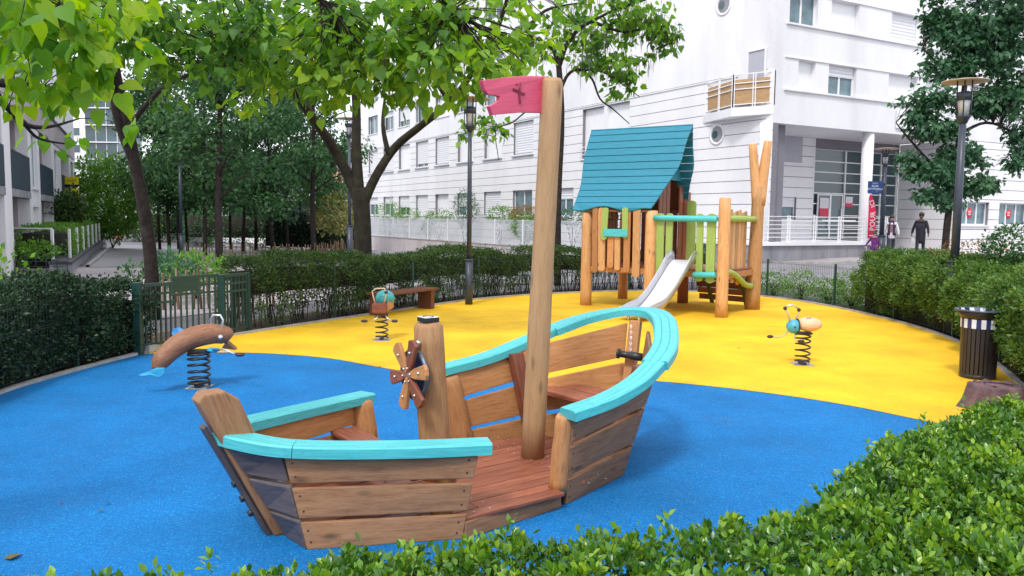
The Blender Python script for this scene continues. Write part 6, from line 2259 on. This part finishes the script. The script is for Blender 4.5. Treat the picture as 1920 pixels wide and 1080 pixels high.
# ------------------------------------------------------------------ bench
bn0, bn1 = at(690, 547, .42), at(806, 541, .42)
bn1 = Vector((bn0.x + (bn1.x - bn0.x) * 1.15, bn0.y + 1.0 + 0 * bn1.y, .42))
bq0, bq1 = Vector((-2.72, 15.7, 0)), Vector((-1.78, 17.25, 0))
bc = (bq0 + bq1) / 2
bd = (bq1 - bq0).normalized()
bp = Vector((-bd.y, bd.x, 0))
bench = thing('wooden_bench', 'low dark red wooden bench against the hedge behind the spring rider', 'bench', bc)
bw = Vector(bc)
for k in range(3):
    off = bp * (-.15 + .15 * k)
    board('seat_board', bq0 - bw + off + Z * .43, bq1 - bw + off + Z * .43, bp * .135, .05, M_DARKW, bench, .006)
for f in (.07, .93):
    m_ = lerp(bq0, bq1, f) - bw
    MB().box((0, 0, .2), (.12, .36, .41), Matrix.Identity(3)).build('leg', M_DARKW, bench, None, .006).matrix_basis = Matrix.Translation(m_) @ frame_of((0, 0, 0), bd, bp)

# ------------------------------------------------------------------ litter bin
q = at(1832, 708, 0)
bin_ = thing('litter_bin', 'dark slatted litter bin with flared rim and white striped collar', 'litter bin', (q.x, q.y, 0))
Rb, Rt = .2, .225
M_BINM = plain('bin_bronze', (0.045, 0.04, 0.045), 0.35, 0.4)
MB().lathe([(.001, .0), (.205, .0), (.21, .05), (.2, .06)], 28).build('base', M_BINM, bin_)
MB().lathe([(.16, .05), (.175, .74), (.19, .76), (.001, .70)], 28).build('liner', plain('bin_bag', (.012, .012, .02), .35), bin_)
sl0 = MB().hexa([Vector((.196, -.019, .05)), Vector((.206, -.019, .05)), Vector((.206, .019, .05)), Vector((.196, .019, .05)), Vector((.204, -.022, .7)), Vector((.216, -.022, .7)), Vector((.216, .022, .7)), Vector((.204, .022, .7))]).build('slat', M_BINM, bin_, None, .003)
for k in range(1, 26):
    dup(sl0, bin_).rotation_euler = (0, 0, k * math.tau / 26)
M_NAVY = plain('navy_plastic', (.02, .03, .12), .4)
M_PWH = plain('white_plastic', (.7, .7, .78), .5)
c0_ = MB()
c0_.hexa([Vector((.217, -.026, .645)), Vector((.222, -.026, .645)), Vector((.222, .026, .645)), Vector((.217, .026, .645)), Vector((.219, -.027, .76)), Vector((.224, -.027, .76)), Vector((.224, .027, .76)), Vector((.219, .027, .76))])
w0_ = c0_.build('white_stripe', M_PWH, bin_)
n0_ = c0_.build('navy_stripe', M_NAVY, bin_)
f0_ = MB().hexa([Vector((.222, -.026, .77)), Vector((.228, -.026, .765)), Vector((.228, .026, .765)), Vector((.222, .026, .77)), Vector((.278, -.03, .865)), Vector((.284, -.03, .862)), Vector((.284, .03, .862)), Vector((.278, .03, .865))])
f1_ = MB()
f1_.v = [(v[0] - .009, v[1], v[2] + .004) for v in f0_.v]
f1_.f, f1_.sm = f0_.f, f0_.sm
wf_ = f1_.build('white_flare', M_PWH, bin_)
nf_ = f1_.build('navy_flare', M_NAVY, bin_)
MB().lathe([(.222, .765), (.232, .78), (.28, .862), (.275, .862), (.227, .782), (.218, .767)], 30).build('flare', M_BINM, bin_)
for k in range(26):
    a = k * math.tau / 26
    for srcs, par in (((w0_, n0_), 0), ((wf_, nf_), 1)):
        s_ = srcs[k % 2]
        if k < 2:
            s_.rotation_euler = (0, 0, a)
        else:
            dup(s_, bin_).rotation_euler = (0, 0, a)
MB().tube([(.288 * math.cos(a), .288 * math.sin(a), .868) for a in [k * math.tau / 36 for k in range(36)]], .012, 6, closed=True).build('rim', plain('bin_rim', (.06, .1, .13), .35, .3), bin_)

# stump beyond the foreground hedge
q = at(1856, 745, .12)
stp = thing('tree_stump', 'dark weathered tree stump between the bin and the foreground hedge', 'tree stump', (q.x + .08, q.y, 0))
stp.scale = (.88, .88, .9)
M_STUMP = surface('stump_wood', [(0.06, 0.035, 0.045), (0.15, 0.09, 0.1), (0.24, 0.16, 0.16)], 6, 60, .9, .02)
vs, fs = [], []
n = 28
ring = [(1.15, 0), (1.0, .1), (.92, .2), (.86, .27), (.8, .285), (.45, .275), (.2, .285), (.02, .28)]
for r_, z_ in ring:
    for k in range(n):
        a = k * math.tau / n
        w_ = 1 + .16 * noise.noise(Vector((math.cos(a) * 1.6, math.sin(a) * 1.6, z_ * 1.5))) + .07 * math.sin(a * 5 + z_)
        vs.append((math.cos(a) * .36 * r_ * w_, math.sin(a) * .3 * r_ * w_, z_ + .05 * noise.noise(Vector((math.cos(a) * r_ * 3, math.sin(a) * r_ * 3, 1))) * (z_ > .2)))
for i in range(len(ring) - 1):
    for k in range(n):
        l = (k + 1) % n
        fs.append((i * n + k, i * n + l, (i + 1) * n + l, (i + 1) * n + k))
fs.append(tuple((len(ring) - 1) * n + k for k in range(n)))
MB().add(vs, fs, True).build('stump_body', M_STUMP, stp)
MB().tube([(.18 * math.cos(a), .14 * math.sin(a), .288) for a in [k * .32 for k in range(14)]], .012, 5).build('ridge', M_STUMP, stp)

# ------------------------------------------------------------------ spring riders


def spring(par, z0, z1, r, wire, turns, mat=M_BLACK, lean=(0, 0)):
    n = int(turns * 14)
    pts = []
    for i in range(n + 1):
        t = i / n
        # tight end coils
        zt = z0 + (z1 - z0) * (0.5 - 0.5 * math.cos(math.pi * t)) * .5 + (z1 - z0) * t * .5
        a = t * turns * math.tau
        pts.append((r * math.cos(a) + lean[0] * t, r * math.sin(a) + lean[1] * t, zt))
    return MB().tube(pts, wire, 7).build('spring', mat, par)


def riderbase(par, r=.12):
    MB().box((0, 0, .008), (r * 2, r * 2, .012)).build('base_plate', M_STEEL, par, None, .003)
    MB().box((0, .0, .03), (.05, r * 1.5, .04)).build('clamp', M_BLACK, par, None, .004)


# dolphin shaped rider: log body, fins, loop handle
q = at(374, 727, 0)
dl = thing('dolphin_spring_rider', 'wooden dolphin spring rider with blue fins on the blue floor', 'spring rider', (q.x, q.y, 0))
riderbase(dl)
spring(dl, .04, .40, .115, .014, 6)
Yd = q.y


def dq(px, py, dy=0.0):
    return dep(px, py, Yd + dy) - Vector((q.x, q.y, 0))


path = [dq(293, 694, -.25), dq(306, 672, -.2), dq(332, 648, -.1), dq(362, 633, 0), dq(395, 626, .1), dq(420, 628, .2), dq(429, 634, .23)]
body = smooth_open([tuple(p) for p in path], 5)
rad = np.interp(np.linspace(0, 1, len(body)), [0, .12, .35, .6, .85, 1], [.055, .098, .12, .122, .105, .08])
bo = MB().tube(body, list(rad), 16).build('body', M_DOLPH, dl, frame_of(body[len(body) // 2], body[-1] - body[0], (0, 0, 1)))
MB().prism([dq(424, 640, .2), dq(438, 652, .25), dq(441, 657, .25), (dq(415, 653, .2))], (0, -.04, 0), (0, .05, 0)).build('snout', M_DOLPH, dl, None, .008)
MB().prism([dq(340, 636, .0), dq(352, 622, .05), dq(334, 614, .05), dq(324, 617, .05), dq(321, 624, .05), dq(326, 634, .0)], (0, -.0, 0), (0, .03, 0)).build('dorsal_fin', M_SKYB, dl, None, .006)
tf = [dq(308, 690, -.3), dq(292, 690, -.32), dq(278, 697, -.34), dq(262, 702, -.36), dq(258, 704.5, -.36), dq(270, 704, -.36), dq(282, 703, -.34), dq(288, 708, -.32), dq(300, 708, -.3), dq(308, 700, -.3)]
MB().prism(tf, (0, 0, 0), (0, .03, 0)).build('tail_fin', M_LBLUE, dl, None, .005)
MB().tube([dq(411, 635, .1), dq(396, 612, .12), dq(394, 600, .12), dq(400, 591, .12), dq(413, 591, .12), dq(418, 600, .12), dq(414, 620, .12), dq(411, 635, .14)], .013, 8).build('handle', M_STEEL, dl)
MB().lathe([(.001, 0), (.03, .0), (.03, .012), (.001, .016)], 12, dq(413, 632, .0), Matrix.Rotation(math.radians(60), 4, 'X')).build('handle_plate', M_STEEL, dl)
MB().tube([dq(388, 656, -.02), dq(420, 655, -.1), dq(440, 664, -.16)], .012, 6).build('foot_bar', M_STEEL, dl)
MB().ball(dq(450, 665, -.18), .045, 12, (1.2, 1, .5)).build('foot_pad', M_PADS, dl)
MB().ball(dq(400, 656, -.0), .06, 12, (1.3, 1, .5)).build('pectoral_fin', M_LBLUE, dl)
MB().box((0, 0, .42), (.2, .16, .03)).build('mount_plate', M_BLACK, dl, None, .004)


def bug(label, loc, front=True):
    b = thing('bug_spring_rider', label, 'spring rider', loc, 0, 'bug shaped spring riders')
    riderbase(b, .13)
    spring(b, .04, .42, .095, .012, 5.5)
    MB().box((0, 0, .44), (.2, .14, .03)).build('mount_plate', M_BLACK, b, None, .004)
    return b


# side-on bug at the right: blue head to the left
q = at(1504, 684, 0)
b1g = bug('spring rider with blue bug head and pale wooden body at the right', (q.x, q.y, 0))
Yb = q.y


def bq(px, py, dy=0.0):
    return dep(px, py, Yb + dy) - Vector((q.x, q.y, 0))


hc, bc_ = bq(1488, 612), bq(1517, 608)
M_BUGW = wood('bug_wood', (0.5, 0.24, 0.13), (0.68, 0.42, 0.27), (0.74, 0.52, 0.36), gs=1.2, rough=.5)
MB().ball(hc, .1, 18, (1, 1.05, 1)).build('head', plain('bug_blue', (.07, .36, .5), .4, 0, .1), b1g)
MB().ball(bc_, .15, 20, (1.15, .95, .66)).build('body', M_BUGW, b1g)
MB().lathe([(.095, -.008), (.104, 0), (.095, .008)], 20, bq(1495, 611), Matrix.Rotation(math.pi / 2, 4, 'Y')).build('neck_band', M_BLACK, b1g)
MB().ball(bq(1486, 612) + Vector((0, -.1, 0)), .014, 8).build('eye', M_BLACK, b1g)
for a in ([(1481, 603), (1478, 590), (1473, 579)], [(1492, 600), (1496, 590), (1498, 581)]):
    MB().tube([bq(*p, -.03) for p in a], .011, 6).build('antenna', M_BEIGE, b1g)
MB().tube([bq(1473, 578, -.03), bq(1478, 572.5, -.03), bq(1488, 572, -.03), bq(1498, 580, -.03)], .009, 6).build('antenna_arch', M_STEEL, b1g)
MB().ball(bq(1472, 578, -.03), .027, 10).build('knob', M_PADS, b1g)
MB().ball(bq(1498, 581, -.03), .027, 10).build('knob', M_PADS, b1g)
MB().tube([bq(1478, 621, -.05), bq(1470, 629, -.15), bq(1460, 633, -.2), bq(1450, 632, -.24)], .009, 6).build('foot_bar', M_BEIGE, b1g)
MB().ball(bq(1444, 631, -.25), .03, 10, (1.5, 1, .8)).build('foot_pad', M_PADS, b1g)
MB().tube([bq(1492, 622, 0), bq(1489, 636, -.1), bq(1496, 640, -.14)], .009, 6).build('foot_bar', M_BEIGE, b1g)
MB().ball(bq(1502, 640, -.15), .03, 10, (1.7, 1, .8)).build('foot_pad', M_PADS, b1g)
MB().tube([bq(1513, 597, -.05), bq(1517, 594, -.08), bq(1521, 597, -.05)], .008, 6).build('seat_grip', M_BEIGE, b1g)
# front-on bug at the back left
q = at(716, 638, 0)
b2g = bug('spring rider with teal ball head and red brown box body near the bench', (q.x, q.y, 0))
Yb = q.y
MB().ball(bq(722, 559, .12), .155, 18, (1, 1, .85)).build('head', plain('bug_teal', (.04, .3, .33), .4, 0, .1), b2g)
MB().box(bq(714, 577), (.24, .3, .165)).build('body', M_RED, b2g, None, .03, 3)
MB().prism([bq(726, 584, -.1), bq(736, 578, .0), bq(735, 567, .05), bq(726, 565, -.1)], (0, 0, 0), (0, .16, 0)).build('cheek', M_PINE, b2g, None, .006)
MB().tube([bq(703, 567, -.12), bq(700, 556, -.12), bq(698, 546, -.12), bq(706, 541, -.12), bq(720, 541, -.12), bq(725, 548, -.12), bq(720, 568, -.12)], .012, 7).build('handle', M_BEIGE, b2g)
MB().ball(bq(724, 548, -.12), .03, 8).build('grip', M_PADS, b2g)
for s in (-1, 1):
    MB().tube([bq(716 + s * 6, 588, -.1), bq(716 + s * 10, 597, -.16), bq(716 + s * 19, 602, -.18)], .01, 6).build('foot_bar', M_STEEL, b2g)
    MB().ball(bq(716 + s * (33 if s < 0 else 24), 602, -.18), .035, 10, (1.6, 1, .7)).build('foot_pad', M_PADS, b2g)

# ------------------------------------------------------------------ people
def skinmesh(name, verts, edges, radii, mat, parent, root=0, lvl=2):
    me = bpy.data.meshes.new(name)
    me.from_pydata([tuple(v) for v in verts], edges, [])
    o = bpy.data.objects.new(name, me)
    link(o, parent)
    sk_ = o.modifiers.new('skin', 'SKIN')
    sk_.use_smooth_shade = True
    me.update()
    if not me.skin_vertices:
        me.attributes.new('skin_vertex_unused', 'FLOAT', 'POINT')
    bpy.context.view_layer.objects.active = o
    for i, v in enumerate(me.skin_vertices[0].data):
        r = radii[i]
        v.radius = (r, r) if not isinstance(r, tuple) else r
        v.use_root = (i == root)
    sb_ = o.modifiers.new('sub', 'SUBSURF')
    sb_.levels = sb_.render_levels = lvl
    me.materials.append(mat)
    return o


M_SKIN = plain('skin', (.45, .25, .18), .5)
M_SKIND = plain('dark_skin', (.12, .06, .045), .5)


def person(label, loc, rz, H, col_coat, col_leg, skin, hair, coat_len=.42, stride=.22, arm_out=(0.0, 0.0), scarf=None, flare=1.0, slim=1.0, long_hair=False):
    p = thing('person', label, 'person', loc, rz)
    s = H / 1.75
    V, E_, R_ = [], [], []

    def v(x, y, z, r, par=None):
        V.append((x * s, y * s, z * s))
        R_.append(r * s * slim)
        if par is not None:
            E_.append((par, len(V) - 1))
        return len(V) - 1
    pel = v(0, 0, .95, .13)
    ch = v(0, .0, 1.2, .13, pel)
    up = v(0, 0, 1.4, .135, ch)
    nk = v(0, -.01, 1.5, .055, up)
    hd = v(0, -.02, 1.58, .08, nk)
    ht = v(0, -.015, 1.68, .085, hd)
    ends = []
    for sd_, st_, ao in ((-1, stride, arm_out[0]), (1, -stride, arm_out[1])):
        h_ = v(sd_ * .1, 0, .9, .095, pel)
        k_ = v(sd_ * .1, -st_ * .55, .5, .062, h_)
        a_ = v(sd_ * .1, -st_ + .02, .09, .042, k_)
        v(sd_ * .11, -st_ - .14, .04, .038, a_)
        sh = v(sd_ * .18, 0, 1.4, .06, up)
        el = v(sd_ * (.24 + ao * .5), st_ * .2, 1.14, .045, sh)
        wr = v(sd_ * (.25 + ao), -.02 - st_ * -.45, .9, .033, el)
        hn = v(sd_ * (.25 + ao * 1.1), -.05 + st_ * .45, .82, .03, wr)
        ends.append((h_, k_, a_, sh, el, wr))
        for fx in (-.018, -.006, .006, .018):
            v(sd_ * (.25 + ao * 1.1), -.06 + st_ * .45 + fx * 1.4, .755 + abs(fx) * .6, .009, hn)
        v(sd_ * (.22 + ao * 1.05), -.085 + st_ * .45, .80, .01, hn)
    body_ = skinmesh('body', V, E_, R_, skin, p)
    Vv = [Vector(q) for q in V]
    mc = plain('coat_' + label[:6], col_coat, .8, 0, .12)
    ml = plain('legs_' + label[:6], col_leg, .8, 0, .12)
    # trousers
    tv, te_, tr_ = [Vv[pel] + Z * .02 * s], [], [.14 * s * slim]
    for h_, k_, a_, *_r in ends:
        b0_ = len(tv)
        tv += [Vv[h_], Vv[k_], Vv[a_] + Z * .03 * s]
        tr_ += [.108 * s * slim, .078 * s * slim, .062 * s * slim]
        te_ += [(0, b0_), (b0_, b0_ + 1), (b0_ + 1, b0_ + 2)]
    skinmesh('trousers', tv, te_, tr_, ml, p)
    # coat: body plus sleeves
    cl = coat_len
    cv, ce, cr_ = [Vector((0, 0, 1.18)) * s, Vector((0, 0, 1.42)) * s, Vector((0, 0, .95)) * s, Vector((0, 0, .95 - cl * .5)) * s, Vector((0, 0, .95 - cl)) * s, Vector((0, 0, 1.47)) * s], [(0, 1), (0, 2), (2, 3), (3, 4), (1, 5)], [.185 * s * slim, .17 * s * slim, .185 * s * slim * flare, .19 * s * slim * flare, .2 * s * slim * flare, .1 * s * slim]
    for h_, k_, a_, sh, el, wr in ends:
        b0_ = len(cv)
        cv += [Vv[sh], Vv[el], Vv[wr]]
        cr_ += [.078 * s * slim, .06 * s * slim, .05 * s * slim]
        ce += [(1, b0_), (b0_, b0_ + 1), (b0_ + 1, b0_ + 2)]
    skinmesh('coat', cv, ce, cr_, mc, p)
    mh = plain('hair_' + label[:6], hair, .6)
    hb = MB().ball(Vv[ht] + Vector((0, .022, .018)) * s, .108 * s, 14, (1, 1.02, 1.05))
    hb.build('hair', mh, p)
    if long_hair:
        MB().tube([Vv[ht] + Vector((0, .06, 0)) * s, Vv[hd] + Vector((0, .09, -.05)) * s, Vv[up] + Vector((0, .11, -.05)) * s], [.09 * s, .08 * s, .04 * s], 10).build('long_hair', mh, p)
    MB().ball(Vv[hd] + Vector((0, -.095, .035)) * s, .016 * s, 8, (1, 1.2, 1.4)).build('nose', skin, p)
    for sx in (-1, 1):
        MB().ball(Vv[hd] + Vector((sx * .032, -.083, .065)) * s, .011 * s, 6).build('eye', M_BLACK, p)
        MB().ball(Vv[hd] + Vector((sx * .088, .0, .05)) * s, .02 * s, 6, (.5, 1, 1.4)).build('ear', skin, p)
    MB().ball(Vv[hd] + Vector((0, -.085, -.005)) * s, .02 * s, 8, (1.2, .5, .4)).build('mouth', M_RED, p)
    for h_, k_, a_, *_r in ends:
        MB().ball(Vv[a_] + Vector((0, -.07, -.035)) * s, .06 * s, 10, (.8, 2.1, .8)).build('shoe', M_BLACK, p)
    if scarf:
        ms = plain('scarf_' + label[:6], scarf, .8)
        MB().tube([Vv[nk] + Vector((.08 * math.cos(a), .075 * math.sin(a), 0)) * s for a in [k * math.tau / 12 for k in range(12)]], .035 * s, 7, closed=True).build('scarf', ms, p)
        for sx in (-1, 1):
            MB().tube([Vv[nk] + Vector((sx * .07, -.07, 0)) * s, Vector((sx * .09, -.15, 1.3)) * s, Vector((sx * .1, -.165, 1.05)) * s, Vector((sx * .1, -.17, .88)) * s], [.035 * s, .04 * s, .045 * s, .04 * s], 7).build('scarf_end', ms, p)
    return p


def ploc(px, Y):
    q = dep(px, 480, Y)
    return (q.x, q.y, G(q.x, q.y) + (.08 if q.y > 34 else -.03))


person('child in a purple coat stretching one arm beside the small street lamp', ploc(1638, 31.3), math.radians(-20), 1.14, (.13, .015, .16), (.6, .55, .6), M_SKIN, (.07, .04, .03), .3, .14, (.22, .05), flare=1.25, long_hair=True)
wm = person('woman in a white cardigan with long dark scarf walking on the pavement', ploc(1669, 34.6), math.radians(-25), 1.68, (.72, .7, .74), (.05, .05, .07), M_SKIN, (.05, .03, .03), .25, .2, (.05, .05), scarf=(.05, .02, .08), slim=.92, long_hair=True)
mn = person('man in a long dark coat carrying a bag before the grooved wall', ploc(1724, 35.0), math.radians(-35), 1.8, (.018, .017, .03), (.03, .03, .04), M_SKIND, (.02, .015, .015), .5, .2, (.1, .06))
hb_ = thing('shopping_bag', 'small pale bag hanging from the hand of the man in the dark coat', 'bag', (mn.location.x - .36, mn.location.y - .1, mn.location.z + .52))
MB().prism([(-.09, 0, 0), (.09, 0, 0), (.08, 0, .22), (-.08, 0, .22)], (0, -.04, 0), (0, .04, 0)).build('bag_body', M_PALEP, hb_, None, .01)
MB().tube([(-.05, -.02, .22), (-.03, -.02, .3), (.03, -.02, .3), (.05, -.02, .22)], .006, 5).build('bag_handle', M_BLACK, hb_)
person('tiny figure in a red top far down the left path', (*dep(221, 430, 70).xy, G(*dep(221, 430, 70).xy) - .04), math.radians(10), 1.2, (.5, .08, .07), (.1, .1, .12), M_SKIN, (.1, .05, .03), .1, .15)

# ------------------------------------------------------------------ small litter: fallen leaves
LM_FALL = leafmat('fallen_leaf', [(0.1, 0.06, 0.02), (0.16, 0.12, 0.04), (0.07, 0.1, 0.03)], .1, .7)
n = 70
pp = np.zeros((n, 3))
c_ = 0
while c_ < n:
    x, y = random.uniform(-4.6, 7), random.uniform(4, 20)
    if True:
        pp[c_] = (x, y, .012)
        c_ += 1
    if x > 5.3 and y < 9:
        c_ -= 1
tag(leaves('small_leaf_litter', pp, unit(rng.normal(size=(n, 3)) * .25 + UP), unit(rng.normal(size=(n, 3)) * np.array([1, 1, .05])), .02 + .03 * rng.random(n), LM_FALL), None, None, None, 'stuff')
q = at(14, 1048, .01)
fl_ = leaves('fallen_leaf', np.array([[0, 0, .0]]), np.array([[0, .2, 1.]]), np.array([[.4, 1, .1]]), np.array([.085]), LM_FALL, None, 'heart')
fl_.location = (q.x, q.y, .012)
tag(fl_, 'dry brown leaf lying on the blue floor at the lower left corner', 'leaf')
